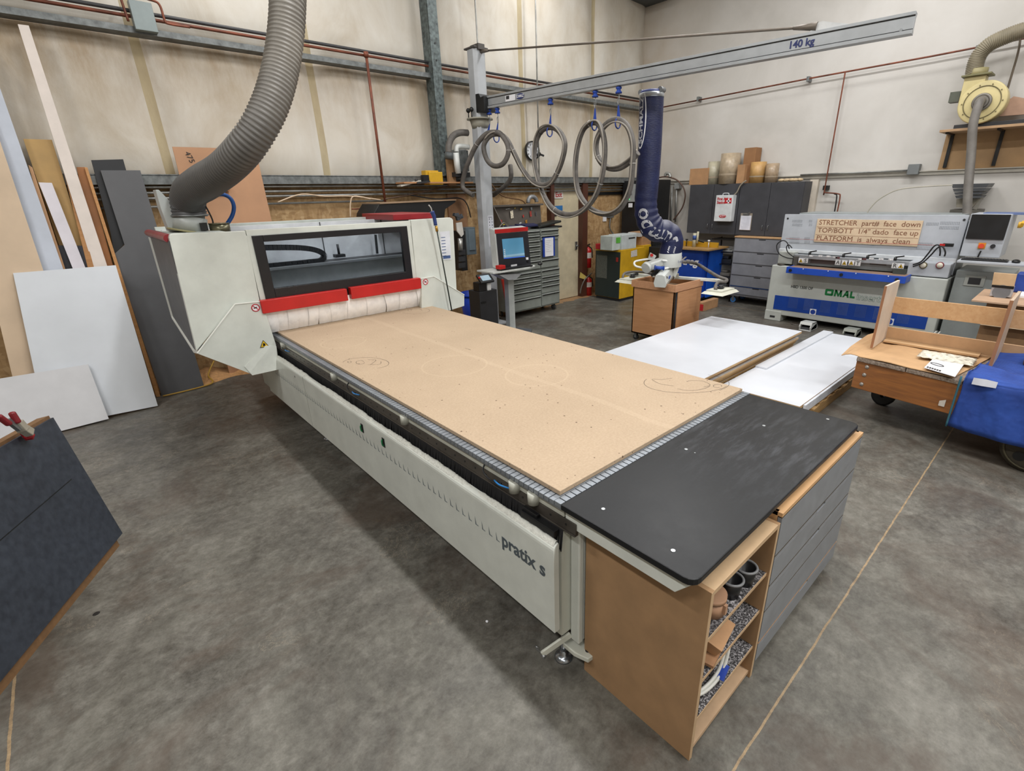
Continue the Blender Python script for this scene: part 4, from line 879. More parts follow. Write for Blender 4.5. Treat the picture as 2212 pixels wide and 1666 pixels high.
leanplane(6.58, 6.80, 2.3, [(182, 361), (189, 362), (347, 858), (338, 858)], .02, 'wooden_edge_board', wood('a67443', 'c08e58', 'board_edge2'), 'long light wooden board edge beside the dark grey sheet', 'board', GR)
leanplane(6.54, 6.78, 2.2, [(83, 394), (112, 395), (193, 600), (165, 600)], .018, 'narrow_white_board', mat('d3cfd6', .4, var=.03), 'short narrow white board in front of the yellow-tan board', 'board', GR)
leanplane(6.62, 6.75, 1.7, [(120, 530), (178, 531), (215, 640), (150, 640)], .018, 'black_offcut', mat('23242c', .5), 'dark offcut behind the short narrow white board', 'board', GR)
leanplane(6.52, 6.77, 2.3, [(61, 356), (70, 362), (160, 640), (140, 640)], .025, 'thin_tan_board', mat('b98f68', .6), 'thin tan board edge just right of the bluish white sheet', 'board', GR)
leanplane(6.46, 6.83, 3.2, [(-60, 60), (-8, 140), (0, 190), (42, 310), (150, 620), (60, 620), (-60, 300)], .02, 'bluish_white_sheet', M_bw, 'tall bluish white sheet at the left edge of the room', 'sheet', GR)
leanplane(6.40, 6.77, 3.2, [(-160, 130), (-60, 150), (0, 305), (93, 583), (180, 830), (33, 840), (0, 703), (-160, 300)], .018, 'beige_sheet', M_tan, 'tall beige sheet leaning in front of the bluish one', 'sheet', GR)
leanplane(6.70, 6.845, 2.3, [(197, 346), (266, 344), (290, 430), (285, 520), (268, 528), (247, 550), (238, 500)], .02, 'black_board', mat('25272a', .6, var=.15), 'speckled black board with a cut corner behind the dark grey sheet', 'board', GR)
leanplane(6.62, 6.81, 2.3, [(217, 368), (303, 368), (442, 838), (353, 866), (247, 549), (269, 529)], .02, 'dark_grey_sheet', M_gry, 'dark grey sheet leaning left of the router gantry', 'sheet', GR)
leanplane(6.24, 6.5, 1.25, [(28, 590), (250, 573), (341, 877), (100, 925)], .018, 'white_sheet', M_wm, 'bright white sheet standing in front of the leaning boards', 'sheet', GR)
leanplane(6.16, 6.3, .55, [(-60, 826), (0, 818), (190, 787), (235, 905), (130, 932), (-60, 958)], .018, 'low_white_sheet', mat('c6c7ca', .45, var=.04, sc=2), 'low white sheet leaning at the bottom front of the leaning boards', 'sheet', GR)
# fibreboard marked 475
P = [at(u, v, y=6.84) for u, v in ((372, 317), (552, 322), (600, 520), (418, 520))]; P[2].z = P[3].z = 0
g = G(); g.prism(P, (0, .012, 0)); cb = thing('marked_fibreboard', 'brown fibreboard panel with handwritten 475 standing behind the router hose', 'panel', (1.5, 6.85, 1.5)); pn = put(g, 'panel', mat('b98e6d', .7, var=.04, sc=3), cb)
cb['label'] = 'brown fibreboard panel with 475 written on it behind the router hose'
g = G(); a_ = at(399, 330, y=6.835)
text('475', at(398, 329, y=6.836), (.28, 0, -1), (1, 0, .28), .075, M_dark, pn, 'handwriting')
g = G(); q0 = [at(u, v, y=6.8) for u, v in ((374, 408), (495, 408))]; g.box(q0[0].x, 6.78, q0[0].z-.03, q0[1].x, 6.84, q0[0].z+.03); solo(g, 'wooden_batten', M_brn, 'short horizontal wooden batten low behind the ribbed hose', 'batten')
# sawdust heap
g = G(); random.seed(2)
vs = []; nn_ = 40; xs = [.25+i*2.1/nn_ for i in range(nn_+1)]
for i, x in enumerate(xs):
    h_ = .03+.03*math.sin(i*.7)+.02*random.random(); vs += [(x, 6.68+.05*math.sin(i*.5), .001), (x, 6.8+.02*random.random(), h_), (x, 7.0, h_+.04), (x, 7.02, .001)]
g.add(vs, [(i*4+k, i*4+k+1, (i+1)*4+k+1, (i+1)*4+k) for i in range(nn_) for k in range(3)], True); solo(g, 'sawdust_heap', mat('b08659', .95, var=.1, sc=30, bump=.4), 'drift of sawdust along the foot of the wall behind the gantry', 'sawdust', kind='stuff')
g = G(); g.tube(spline([at(462, 780, z=.2), at(450, 810, z=.08), at(460, 824, z=.03), at(448, 832, z=.015), at(400, 845, z=.015), at(352, 856, z=.015)], 8), .008, 8); solo(g, 'yellow_cable', mat('a8832c', .5), 'yellow cable lying on the floor by the dark grey sheet', 'cable')
# ================================================================ BLUE-GREY PANEL WITH CLAMP (near left)
hvec = V((.402, .913, -.071)).normalized(); P1 = V((-.277, 3.236, 1.034)); P2 = V((-.197, 3.148, .349)); nrm_ = hvec.cross(P2-P1).normalized()
nrm_ = nrm_ if nrm_.x > 0 else -nrm_     # outward, to the camera
bp = thing('blue_grey_panel', 'large dark blue-grey panel on a wooden backing tilted at the left foreground', 'panel', P2*1.0)
g = G(); g.prism([P1, P2, P2-hvec*2.6, P1-hvec*2.6], -nrm_*.012)
tb = NT('scuffed_blue_grey'); c = tb.coord(); n1 = tb.noise(c, 1.4, 6, .65); n2 = tb.noise(c, 30, 5); tb.out(tb.mix(.2, tb.ramp(n1, [(.3, '22262e'), (.7, '333944')]), tb.ramp(n2, [(.35, '1c1f26'), (.7, '555d68')])), .5)
fc = put(g, 'face', tb.m, bp)
dz = (P2-P1)
a = P1+dz*.42-hvec*.12; g = G(); g.bar(a+nrm_*.001, a-hvec*.9+nrm_*.001+dz*.02, .001, .0035, up=dz); put(g, 'black_line', M_black, fc)
g = G(); g.prism([P1-nrm_*.012-dz*.02, P2-nrm_*.012+dz*.06-hvec*.05, P2-nrm_*.012-hvec*2.6+dz*.06, P1-nrm_*.012-hvec*2.6-dz*.02], -nrm_*.05); put(g, 'wooden_backing', wood('5f452c', '775839', 'backing_ply'), bp)
for k in (.25, 2.2): a = P2-hvec*k-nrm_*.7; g = G(); g.bar((a.x, a.y, 0), (a.x, a.y, P2.z+.35), .05, .05); g.bar((a.x, a.y, P2.z+.1), a+nrm_*.62+V((0, 0, .1)), .05, .04); put(g, 'support_leg', M_brn, bp)
cl = thing('spring_clamp', 'red-handled clamp gripping the top edge of the blue-grey panel', 'clamp', P1-hvec*.25)
def pp(u, v, o=0.0): return at(u, v, pl=(P1+nrm_*o, nrm_))
g = G(); g.bar(pp(36, 912, .05), pp(52, 930, .05), .03, .035, up=nrm_); g.bar(pp(48, 925, .05), pp(66, 936, .05), .035, .03, up=nrm_); put(g, 'metal_body', mat('b9b4a6', .35, .6), cl, .003)
g = G(); g.bar(pp(24, 890, .06), pp(40, 915, .06), .02, .024, up=nrm_); put(g, 'upper_handle', mat('701820', .4), cl, .008)
g = G(); g.bar(pp(-6, 898, .06), pp(22, 918, .06), .02, .024, up=nrm_); put(g, 'lower_handle', mat('701820', .4), cl, .008)
g = G(); g.bar(pp(16, 908, .05), pp(42, 928, .05), .02, .014, up=nrm_); put(g, 'steel_bar', M_steel, cl)
g = G(); g.cyl(pp(60, 938, .03), pp(66, 945, .03), .018, n=14); g.bar(pp(52, 930, .03), pp(66, 946, .02), .03, .03, up=nrm_); put(g, 'red_jaw', mat('8e1d24', .4), cl, .004)
# ================================================================ WHITE SHEET STACKS
z = .06; M_pf = mat('cdd1d8', .35, var=.02, sc=2, name='white_film'); M_pe = wood('a07c50', 'c8a878', 'panel_core', (1, 1, 30))
def sheet(x0, y0, x1, y1, z0, th, lab, grp, top=M_pf):
    t_ = thing('melamine_sheet', lab, 'sheet', ((x0+x1)/2, (y0+y1)/2, z0), group=grp)
    g = G(); g.box(x0, y0, z0, x1, y1, z0+th-.001); put(g, 'core', M_pe, t_); g = G(); g.box(x0, y0, z0+th-.001, x1, y1, z0+th); put(g, 'white_face', top, t_)
random.seed(6); tops = ['bottom', 'second from bottom', 'third from bottom', 'fourth from bottom', 'fifth from bottom', 'sixth from bottom', 'seventh from bottom', 'eighth from bottom', 'ninth from bottom', 'topmost']
N_ = 8; z = .155
for k in range(N_):
    d = 0 if k >= N_-1 else random.uniform(.02, .07)
    lab = 'white-faced board, top of the larger stack beside the router' if k == N_-1 else 'white-faced board in the larger stack beside the router, %s' % tops[k]
    sheet(3.9, 2.13+d, 6.33-d*.5, 3.34, z, .0245, lab, 'boards in the larger white stack'); z += .0256
zt2 = .205
for k in range(3):
    sheet(4.35, 1.37+.03*(2-k), 7.08-.02*(2-k), 2.12, .115+k*.03, .029, 'white board in the lower stack nearer the cart, '+['bottom', 'middle', 'top'][k], 'boards in the lower white stack')
g = G(); g.box(5.1, 2.0, .205, 7.1, 2.12, .222); solo(g, 'white_strip', M_pf, 'narrow white board strip lying on the back edge of the lower stack', 'strip')
g = G(); g.box(4.42, 1.345, .125, 5.9, 1.365, .20); solo(g, 'white_strip', mat('c4c8cf', .4), 'thin white edge strip along the near side of the lower stack', 'strip')
def pallet(x0, y0, x1, y1, ht, lab):
    t_ = thing('wooden_pallet', lab, 'pallet', ((x0+x1)/2, (y0+y1)/2, 0))
    mm = wood('8a6a44', 'b0905f', 'pallet_wood')
    for y in (y0, (y0+y1)/2-.045, y1-.09):
        g = G(); g.box(x0, y, .0, x1, y+.09, ht-.02); put(g, 'stringer', mm, t_, .004)
    x = x0; random.seed(int(x0*10))
    while x < x1-.08:
        g = G(); g.box(x, y0-random.uniform(0, .02), ht-.02, x+.09, y1+random.uniform(0, .02), ht-.002); put(g, 'deck_board', mm, t_, .003); x += .2
pallet(4.0, 2.2, 6.2, 3.3, .154, 'wooden pallet under the larger white board stack')
pallet(4.4, 1.34, 6.9, 2.1, .114, 'worn wooden pallet under the lower white board stack')
# ================================================================ PLYWOOD BIN ON CASTERS
pb = thing('plywood_bin', 'plywood box on casters standing under the vacuum lifter', 'bin', (5.97, 3.86, 0))
x0, x1, y0, y1, z0, z1 = 5.65, 6.30, 3.53, 4.20, .105, .855
for nm, b in (('side_panel', (x0, y0, z0, x0+.018, y1, z1)), ('side_panel', (x1-.018, y0, z0, x1, y1, z1)), ('side_panel', (x0, y0, z0, x1, y0+.018, z1)), ('side_panel', (x0, y1-.018, z0, x1, y1, z1)), ('bottom_panel', (x0, y0, z0, x1, y1, z0+.02))):
    g = G(); g.box(*b); put(g, nm, M_ply, pb, .001)
g = G(); e = .02
for b in ((x0-e, y0-e, z1-.09, x0, y1+e, z1+.005), (x1, y0-e, z1-.09, x1+e, y1+e, z1+.005), (x0, y0-e, z1-.09, x1, y0, z1+.005), (x0, y1, z1-.09, x1, y1+e, z1+.005)): g.box(*b)
put(g, 'top_rim', wood('a8795a', 'c0926c', 'rim_ply'), pb, .001)
g = G(); g.box(x0+.02, y0-.012, z0+.02, x0+.05, y0+.001, z1-.1); put(g, 'corner_gap', M_dark, pb)
g = G(); g.box(x0+.06, y0-.015, z0, x1-.0, y0, z1-.1); put(g, 'door_panel', M_ply, pb, .001)
g = G(); g.box(x0+.02, y0+.02, z1-.12, x1-.02, y1-.02, z1-.1); put(g, 'contents', mat('6e5a44', .8), pb)
def caster(x, y, h_, par, r=.04, m_=None):
    g = G(); g.cyl((x-.015, y, r), (x+.015, y, r), r, n=20); w_ = put(g, 'caster', m_ or M_rubber, par)
    g = G(); g.box(x-.022, y-.02, r-.01, x-.018, y+.02, h_); g.box(x+.018, y-.02, r-.01, x+.022, y+.02, h_); g.box(x-.03, y-.03, h_-.008, x+.03, y+.03, h_); put(g, 'caster_fork', M_steel, w_)
for x in (x0+.05, x1-.05):
    for y in (y0+.05, y1-.05): caster(x, y, .105, pb)
# ================================================================ BACK WALL ITEMS
def yb(u, v, y): return at(u, v, y=y)
# clock
c = yb(1150, 326, 6.98); ck = thing('wall_clock', 'round black-rimmed wall clock behind the hanging hose loops', 'clock', c)
R_ = .155
g = G(); g._lathe(c, (0, -1, 0), [(-.03, .001), (-.03, R_), (.02, R_), (.02, R_-.015), (.005, R_-.02)], 32); put(g, 'rim', M_black, ck)
g = G(); g._lathe(c, (0, -1, 0), [(.006, 0), (.006, R_-.015)], 32); fc = put(g, 'dial', mat('d5d8dc', .4), ck)
for h in range(1, 13):
    a = math.radians(90-h*30); s_t = str(h); text(s_t, c+V((.108*math.cos(a), -.008, .108*math.sin(a)-.016)), (1, 0, 0), (0, 0, 1), .045, M_black, fc, 'numeral', align='CENTER', bold=.001)
for a, l, w in ((1.2, .07, .01), (-.4, .1, .006)):
    g = G(); g.bar(c+V((0, -.01, 0)), c+V((l*math.cos(a), -.01, l*math.sin(a))), .003, w); put(g, 'hand', M_black, fc)
a_ = yb(1163, 332, 6.95); g = G(); g.bar(a_, yb(1175, 337, 6.9), .03, .03); g.cyl(yb(1165, 330, 6.93), yb(1163, 337, 6.93), .03); solo(g, 'wall_bracket', M_black, 'small dark bracket on the wall just right of the clock', 'bracket')
# vacuum pump on the ledge, with bent hose and board
c = yb(992, 345, 6.8); vp = thing('vacuum_pump', 'white and grey vacuum pump unit between steel column and crane mast', 'pump', (c.x, 6.85, 2.3))
def bxp(g, u0, v0, u1, v1, y0, y1):
    a, b = yb(u0, v0, y0), yb(u1, v1, y0); g.box(min(a.x, b.x), y0, min(a.z, b.z), max(a.x, b.x), y1, max(a.z, b.z)); return g
put(bxp(G(), 990, 322, 1012, 372, 6.6, 6.85), 'motor', mat('8f9495', .4, .3), vp, .01)
g = G()
for k in range(6):
    a = yb(993+k*3.2, 325, 6.59); b = yb(994+k*3.2, 370, 6.59); g.box(a.x, 6.585, b.z, a.x+.012, 6.6, a.z)
put(g, 'cooling_fins', M_galv, vp)
g = G(); g.cyl(yb(984, 330, 6.6), yb(990, 375, 6.6), .045, n=18); put(g, 'white_cylinder', mat('cfd2cf', .4), vp)
g = G(); g.tube(spline([yb(986, 328, 6.6), yb(987, 318, 6.6), yb(996, 316, 6.6), yb(1012, 318, 6.6)], 5), .035, 12); put(g, 'white_elbow', mat('cfd2cf', .4), vp)
g = G(); g.cyl(yb(970, 330, 6.6), yb(970, 344, 6.6), .06, n=18); put(g, 'filter_housing', mat('4c5152', .5), vp)
put(bxp(G(), 984, 372, 1016, 382, 6.6, 6.9), 'base_frame', M_dark, vp)
g = G(); g.tube(spline([yb(969, 330, 6.6), yb(970, 312, 6.6), yb(978, 295, 6.6), yb(992, 287, 6.6), yb(1010, 287, 6.6)], 6), .045, 14); put(g, 'dark_hose', M_hose, vp)
g = bxp(G(), 966, 341, 986, 401, 6.7, 6.75); solo(g, 'fibreboard_offcut', M_mdf, 'small upright tan board standing by the steel wall column', 'board')
# ledge with things
g = G(); a, b = yb(866, 402, 6.72), yb(985, 400, 6.72); g.box(a.x, 6.62, 2.175, b.x+.25, 6.86, 2.195); solo(g, 'ledge_board', M_ply, 'narrow wooden ledge on the left wall carrying the yellow box', 'shelf')
yx = thing('yellow_case', 'bright yellow plastic tool case on the wall ledge', 'case', yb(938, 400, 6.65))
put(bxp(G(), 926, 371, 958, 399, 6.64, 6.8), 'case_body', M_yel, yx, .006); put(bxp(G(), 919, 368, 948, 384, 6.66, 6.78), 'raised_lid', M_yel, yx, .004); put(bxp(G(), 914, 378, 928, 397, 6.63, 6.7), 'black_clip', M_black, yx)
g = G(); g.bar(yb(862, 402, 6.7), yb(905, 391, 6.7), .12, .02); solo(g, 'white_tool', mat('b9b8b0', .5), 'thin pale clamp tool lying on the ledge left of the yellow case', 'tool')
g = G(); g.bar(yb(897, 396, 6.66), yb(925, 392, 6.66), .1, .025); g.cyl(yb(899, 393, 6.66), yb(899, 387, 6.66), .02); solo(g, 'black_tool', M_dark, 'small black clamp tool lying against the yellow case', 'tool')
# black hood behind the gantry
hd = thing('tool_hood', 'long black sheet-metal hood with dusty top behind the router gantry', 'hood', (3.6, 6.3, 1.75))
pa = [yb(u, v, 6.2) for u, v in ((806, 470), (807, 462), (819, 441), (984, 433), (984, 437), (962, 452), (960, 474))]
g = G(); g.prism(pa, (0, .5, 0)); hb_ = put(g, 'hood_body', M_black, hd, .004)
g = G(); g.prism([pa[2]+V((0, -.02, 0)), pa[3]+V((0, -.02, 0)), pa[3]+V((.0, -.02, .012)), pa[2]+V((0, -.02, .012))], (0, .55, 0)); put(g, 'dusty_top', mat('8f775e', .8), hd)
# OSB fixings: cables and boxes
for P_, m_, r_, nm, lab in (([(600, 437), (650, 420), (700, 424), (760, 424), (822, 432)], M_tan, .008, 'wall_cable', 'tan cable draped along the conduits behind the router'),
        ([(757, 470), (757, 440), (765, 424), (800, 430)], M_tan, .009, 'wall_cable', 'tan cable looping down to the boarding left of the hood'),
        ([(760, 452), (800, 450), (812, 449)], M_copper, .009, 'copper_branch', 'short horizontal copper pipe joining the left end of the hood'),
        ([(832, 430), (900, 418), (975, 400), (1010, 380)], mat('5a4638', .6), .01, 'brown_cable', 'thin brown cable sagging under the ledge'),
        ([(880, 420), (940, 430), (990, 428), (1008, 440), (1017, 470)], M_dark, .009, 'dark_cable', 'dark cable curving down beside the crane mast'),
        ([(1062, 398), (1072, 412), (1090, 425), (1125, 432), (1135, 440)], mat('6b4f33', .6), .012, 'brown_hose', 'brown hose curving down to the tool chest')):
    g = G(); g.tube(spline([yb(u, v, 6.84) for u, v in P_], 6), r_, 8); solo(g, nm, m_, lab, 'cable' if 'pipe' not in lab else 'pipe')
g = bxp(G(), 966, 418, 1013, 520, 6.98, 7.02); solo(g, 'plywood_patch', mat('8e6a4c', .7, var=.1), 'smooth reddish plywood patch on the boarding behind the crane mast', 'panel')
for q in ((1050, 399, 1056, 406, 'topmost'), (1052, 412, 1062, 424, 'second'), (1052, 431, 1064, 441, 'third'), (1056, 445, 1066, 454, 'fourth'), (1057, 489, 1066, 500, 'lowest')):
    g = bxp(G(), *q[:4], 6.86, 7.0); solo(g, 'switch_box', mat('85877f', .5), 'small grey electrical box right of the crane mast, %s of the column of boxes' % q[4], 'electrical box', bevel=.004)
g = G(); g.tube([yb(1059, 441, 6.95), yb(1061, 500, 6.95)], .014, 8); g.tube([yb(1060, 500, 6.95), yb(1064, 600, 6.95)], .014, 8); solo(g, 'conduit', M_cond, 'vertical conduit joining the boxes right of the crane mast', 'conduit')
# grey cabinet left of mast, organiser, bottle, gripper
eb = thing('isolator_cabinet', 'blue-grey electrical cabinet on the wall left of the crane mast', 'electrical box', yb(1018, 550, 6.8))
put(bxp(G(), 1006, 492, 1030, 549, 6.75, 6.95), 'enclosure', mat('6d7b83', .45), eb, .006); put(bxp(G(), 1012, 497, 1028, 540, 6.73, 6.75), 'door', mat('788790', .45), eb, .004)
og = thing('wall_organiser', 'black wall organiser holding tools right of the router gantry', 'organiser', yb(1000, 584, 6.3))
g = bxp(G(), 992, 500, 1011, 584, 6.15, 6.4); put(g, 'organiser_body', M_black, og, .004)
for k in range(3):
    g = bxp(G(), 991, 541+k*14, 1006, 550+k*14, 6.12, 6.15); put(g, 'organiser_tray', M_dark, og)
g = G(); a = yb(995, 548, 6.2); g.cyl(yb(995, 541, 6.1), yb(994, 515, 6.1), .035, n=16); solo(g, 'steel_cup', mat('a0a09c', .3, .7), 'shiny steel cup in the black wall organiser', 'cup')
g = G(); g.prism([yb(u, v, 6.1) for u, v in ((986, 482), (998, 480), (1002, 506), (997, 512), (988, 500))], (0, .02, 0)); solo(g, 'crumpled_bag', mat('bdb9b2', .6), 'pale crumpled paper hanging above the black organiser', 'bag')
g = G(); g.bar(yb(980, 463, 6.2), yb(995, 470, 6.2), .06, .04); g.bar(yb(986, 461, 6.2), yb(990, 476, 6.2), .05, .05); g.cyl(yb(995, 463, 6.2), yb(999, 471, 6.2), .02); solo(g, 'metal_gripper', mat('4b4f55', .45, .4), 'dark metal gripper above the gantry right end', 'tool', bevel=.004)
# air gun with lance leaning on gantry
ag = thing('blow_gun', 'blue blow gun with a long thin lance leaning on the gantry right panel', 'air gun', at(976, 668, y=4.5))
def ya(u, v, y=4.49): return at(u, v, y=y)
g = G(); g.tube([ya(944, 499), ya(976, 672, 4.5)], .007, 8); put(g, 'lance', mat('2d3632', .4, .3), ag)
g = G(); g.tube(spline([ya(941, 487), ya(938, 470), ya(935, 462), ya(933, 457)], 4), [.018]*5+[.02]*4+[.022]*4, 10); put(g, 'handle', mat('24386f', .45), ag)
g = G(); g.tube(spline([ya(933, 457), ya(931, 449), ya(926, 443)], 4), .006, 8); put(g, 'nozzle', mat('c9c9c9', .3, .7), ag)
g = G(); g.cyl(ya(942, 488), ya(944, 500), .014, n=10); put(g, 'brass_fitting', mat('b18a3c', .35, .7), ag)
# ---------------- blue bin
p = at(1012, 700, z=0); bn = thing('recycling_bin', 'tall blue plastic bin behind the router beside the crane mast', 'bin', (4.38, 6.2, 0))
bx_, by_ = 4.38, 6.21; zt = zline(1012, 634, (bx_, by_))
g = G(); g._lathe((bx_, by_, 0), (0, 0, 1), [(0, .001), (0, .19), (zt, .25), (zt, .235), (.05, .18), (.05, .001)], 28); put(g, 'bin_body', mat('123fb4', .4), bn)
g = G(); g.tube([(bx_+.25*math.cos(t), by_+.25*math.sin(t), zt) for t in [i*math.pi/16 for i in range(32)]], .014, 8, closed=True); put(g, 'rim', mat('123fb4', .4), bn)
a = at(1016, 652, y=by_-.235); b = at(1033, 665, y=by_-.235); g = G(); g.box(a.x, by_-.26, b.z, b.x, by_-.255, a.z); lb = put(g, 'white_label', mat('b9bec8', .6), bn)
g = G(); g.tube(spline([(a.x+.03, by_-.262, a.z-.03), (a.x+.05, by_-.262, b.z+.03), (b.x-.05, by_-.262, b.z+.02), (b.x-.03, by_-.262, b.z+.05)], 4), .004, 5); put(g, 'label_print', M_dark, lb)
# ---------------- black pedestal with teach tablet
pt_ = thing('control_pedestal', 'black pedestal in front of the crane mast holding a small tablet', 'pedestal', (4.5, 5.75, 0))
px0 = at(1036, 640, y=5.6).x; px1 = at(1074, 640, y=5.6).x; zt = at(1055, 628, y=5.6).z
g = G(); g.box(px0, 5.6, 0, px1, 5.86, zt); put(g, 'pedestal_body', M_dark, pt_, .006)
g = G(); g.box(px0+.02, 5.59, zt-.16, px0+.1, 5.6, zt-.14); put(g, 'slot', M_black, pt_)
tb_ = thing('teach_tablet', 'small tablet with lit screen and black frame on top of the pedestal', 'tablet', (4.5, 5.7, zt))
c = at(1048, 602, y=5.6); ux = V((1, 0, 0)); uy = V((0, .75, .66)).normalized(); uz = ux.cross(uy)
g = G(); g.ob(c, ux*.115, uy*.075, uz*.015); tf = put(g, 'tablet_body', M_black, tb_, .006)
g = G(); g.ob(c+uz*.016*(1 if uz.z > 0 else -1), ux*.075, uy*.045, uz*.001); put(g, 'tablet_screen', mat('8fa3b0', .2, emit=.3), tf)
g = G(); g.cyl((c.x-.1, c.y, c.z+.01), (c.x-.1, c.y, c.z+.035), .015); put(g, 'stop_button', M_red, tf)
g = G(); g.box(c.x-.11, 5.6, zt, c.x+.02, 5.75, c.z-.05); put(g, 'cradle', M_black, tb_, .01); g = G(); g.box(c.x+.03, 5.6, zt+.0, c.x+.1, 5.7, c.z-.04); put(g, 'white_cradle', mat('cfd0d0', .4), tb_, .01)
# ---------------- control console
YC = 5.72
cs = thing('control_console', 'operator console with red-topped screen housing on a grey post', 'console', (4.72, 5.85, 0))
def yc(u, v, y=YC): return at(u, v, y=y)
P = [yc(1068, 497), yc(1139, 491), yc(1147, 575), yc(1076, 582)]
g = G(); g.prism([P[0], P[1], P[2], P[3]], (0, .13, .02)); hs = put(g, 'screen_housing', mat('bfc2c0', .4), cs, .006)
n_ = V((0, -.004, 0)); I = lambda a, b, t: a.lerp(b, t)
def qd(l, r, t, b): # region of the housing front in fractions
    f = lambda s, q: I(I(P[0], P[1], s), I(P[3], P[2], s), q)
    return [f(l, t), f(r, t), f(r, b), f(l, b)]
g = G(); g.prism([p+n_ for p in qd(0, 1, -.01, .09)], n_*2); put(g, 'red_header', M_red, cs)
g = G(); g.prism([p+n_ for p in qd(.03, .99, .10, .97)], n_); fr_ = put(g, 'black_fascia', mat('26272c', .35), cs)
tsn = NT('lit_screen'); c = tsn.coord(); zc = tsn.sep(c)[2]; sz = P[0].z; 
zm = (qd(0, 1, .46, .5)[0].z); col = tsn.ramp(tsn.math('MULTIPLY_ADD', zc, 1/.42, -(P[3].z-0)/.42), [(.0, '24384e'), (.30, '3c566a'), (.42, '8fb4c8'), (.46, '5a8fae'), (.8, '4f86a6')])
tsn.out(col, .2); tsn.l(col, tsn.b.inputs['Emission Color']); tsn.b.inputs['Emission Strength'].default_value = .3
g = G(); g.prism([p+n_*2.2 for p in qd(.18, .82, .24, .74)], n_*.5); scr = put(g, 'screen', tsn.m, fr_)
g = G(); g.prism([p+n_*2.9 for p in qd(.18, .82, .72, .74)], n_*.2); put(g, 'task_bar', mat('2b59c0', .3, emit=.6), scr)
for k in range(5):
    g = G(); g.prism([p+n_*2.9 for p in qd(.2, .24, .5+k*.045, .52+k*.045)], n_*.2); put(g, 'screen_icon', M_paper, scr)
g = G(); f_ = qd(.85, .92, .76, .82); g.prism([p+n_*2 for p in f_], n_*2); put(g, 'white_switch', M_paper, fr_); g = G(); f_ = qd(.87, .92, .83, .89); g.prism([p+n_*2 for p in f_], n_*3); put(g, 'black_knob', M_black, fr_)
a, b, c_, d = yc(1060, 592, 5.62), yc(1128, 589, 5.62), yc(1180, 583, 5.75), yc(1075, 583, 5.95)
zs = a.z
g = G(); g.prism([(a.x, 5.56, zs), (b.x+.08, 5.56, zs), (b.x+.3, 5.66, zs), (b.x+.3, 5.86, zs), (a.x, 5.95, zs)], (0, 0, .025)); put(g, 'shelf', mat('c3c6c2', .4), cs, .004)
g = G(); g.prism([yc(1078, 594, 5.62), yc(1128, 591, 5.62), yc(1114, 604, 5.62), yc(1098, 605, 5.62)], (0, .2, 0)); put(g, 'shelf_gusset', M_crane, cs)
X_ = yc(1109, 600).x; g = G(); g.box(X_-.055, 5.78, .03, X_+.055, 5.88, zs); put(g, 'post', mat('a9adab', .4), cs, .004)
g = G(); g.prism([(X_-.3, 5.98, 0), (X_-.3, 5.72, 0), (X_-.1, 5.55, 0), (X_+.12, 5.5, 0), (X_+.25, 5.62, 0), (X_+.12, 5.98, 0)], (0, 0, .03)); put(g, 'foot_plate', mat('4e5258', .5), cs, .004)
kb = thing('keyboard', 'black keyboard on the operator console shelf', 'keyboard', (X_, 5.6, zs+.03)); a = yc(1082, 589, 5.6); b = yc(1150, 585, 5.6)
g = G(); g.box(a.x, 5.585, zs+.026, b.x, 5.70, zs+.045); kbo = put(g, 'keyboard_base', M_black, kb, .003)
g = G()
for r in range(3):
    for k in range(14): w_ = (b.x-a.x-.03)/14; g.box(a.x+.012+k*w_, 5.595+r*.032, zs+.045, a.x+.008+(k+1)*w_, 5.62+r*.032, zs+.05)
put(g, 'keys', M_dark, kbo)
g = G(); c = at(1165, 583, y=5.7); g.sphere((c.x, 5.68, zs+.03), .045, 14, (1, .7, .5)); solo(g, 'computer_mouse', M_black, 'black mouse at the right end of the console shelf', 'mouse')
c = at(1085, 582, y=5.6); g = G(); g.box(c.x-.06, 5.58, zs+.046, c.x+.05, 5.68, zs+.10); solo(g, 'red_box', M_red, 'small red box on the console shelf below the screen', 'box', bevel=.008)
c = at(1110, 583, y=5.71); g = G(); g.box(c.x-.05, 5.705, zs+.026, c.x+.06, 5.72, zs+.07); solo(g, 'small_label_card', M_paper, 'small pale card behind the keyboard', 'card')
a = at(1086, 603, y=6.26); b = at(1096, 655, y=6.26); g = G(); g.bar((a.x, 6.26, a.z), (b.x, 6.26, b.z), .03, .05); solo(g, 'red_strap', mat('b8301e', .5), 'red vertical strap hanging on the side of the tool chest', 'strap')
# ---------------- tool chest
TX0, TX1, TY = 5.19, 6.36, 6.38
tc = thing('tool_chest', 'tall grey rolling tool chest with many drawers and a raised lid', 'tool chest', (5.8, 6.6, 0))
zt = 1.45; M_tc = mat('70756f', .45, 0, var=.05, name='chest_grey'); M_tcd = mat('80857f', .42, 0, var=.05)
sp = lambda u: at(u, 560, y=TY).x
g = G(); g.box(TX0, TY, .12, TX1, 6.84, .78); put(g, 'lower_cabinet', M_tc, tc, .005); g = G(); g.box(TX0+.01, TY+.01, .78, TX1-.01, 6.84, zt); put(g, 'upper_cabinet', M_tc, tc, .005)
cx1 = TX0+(TX1-TX0)*.60
def drawers(x0, x1, zs_):
    for a, b in zip(zs_, zs_[1:]):
        g = G(); g.box(x0, TY-.015, a+.005, x1, TY+.01, b-.005); d_ = put(g, 'drawer', M_tcd, tc, .003)
        g = G(); g.box(x0+.01, TY-.035, b-.035, x1-.01, TY-.015, b-.022); g.box(x0+.01, TY-.035, b-.035, x1-.01, TY-.03, b-.012); put(g, 'handle_rail', mat('b4b8b5', .35, .1), d_)
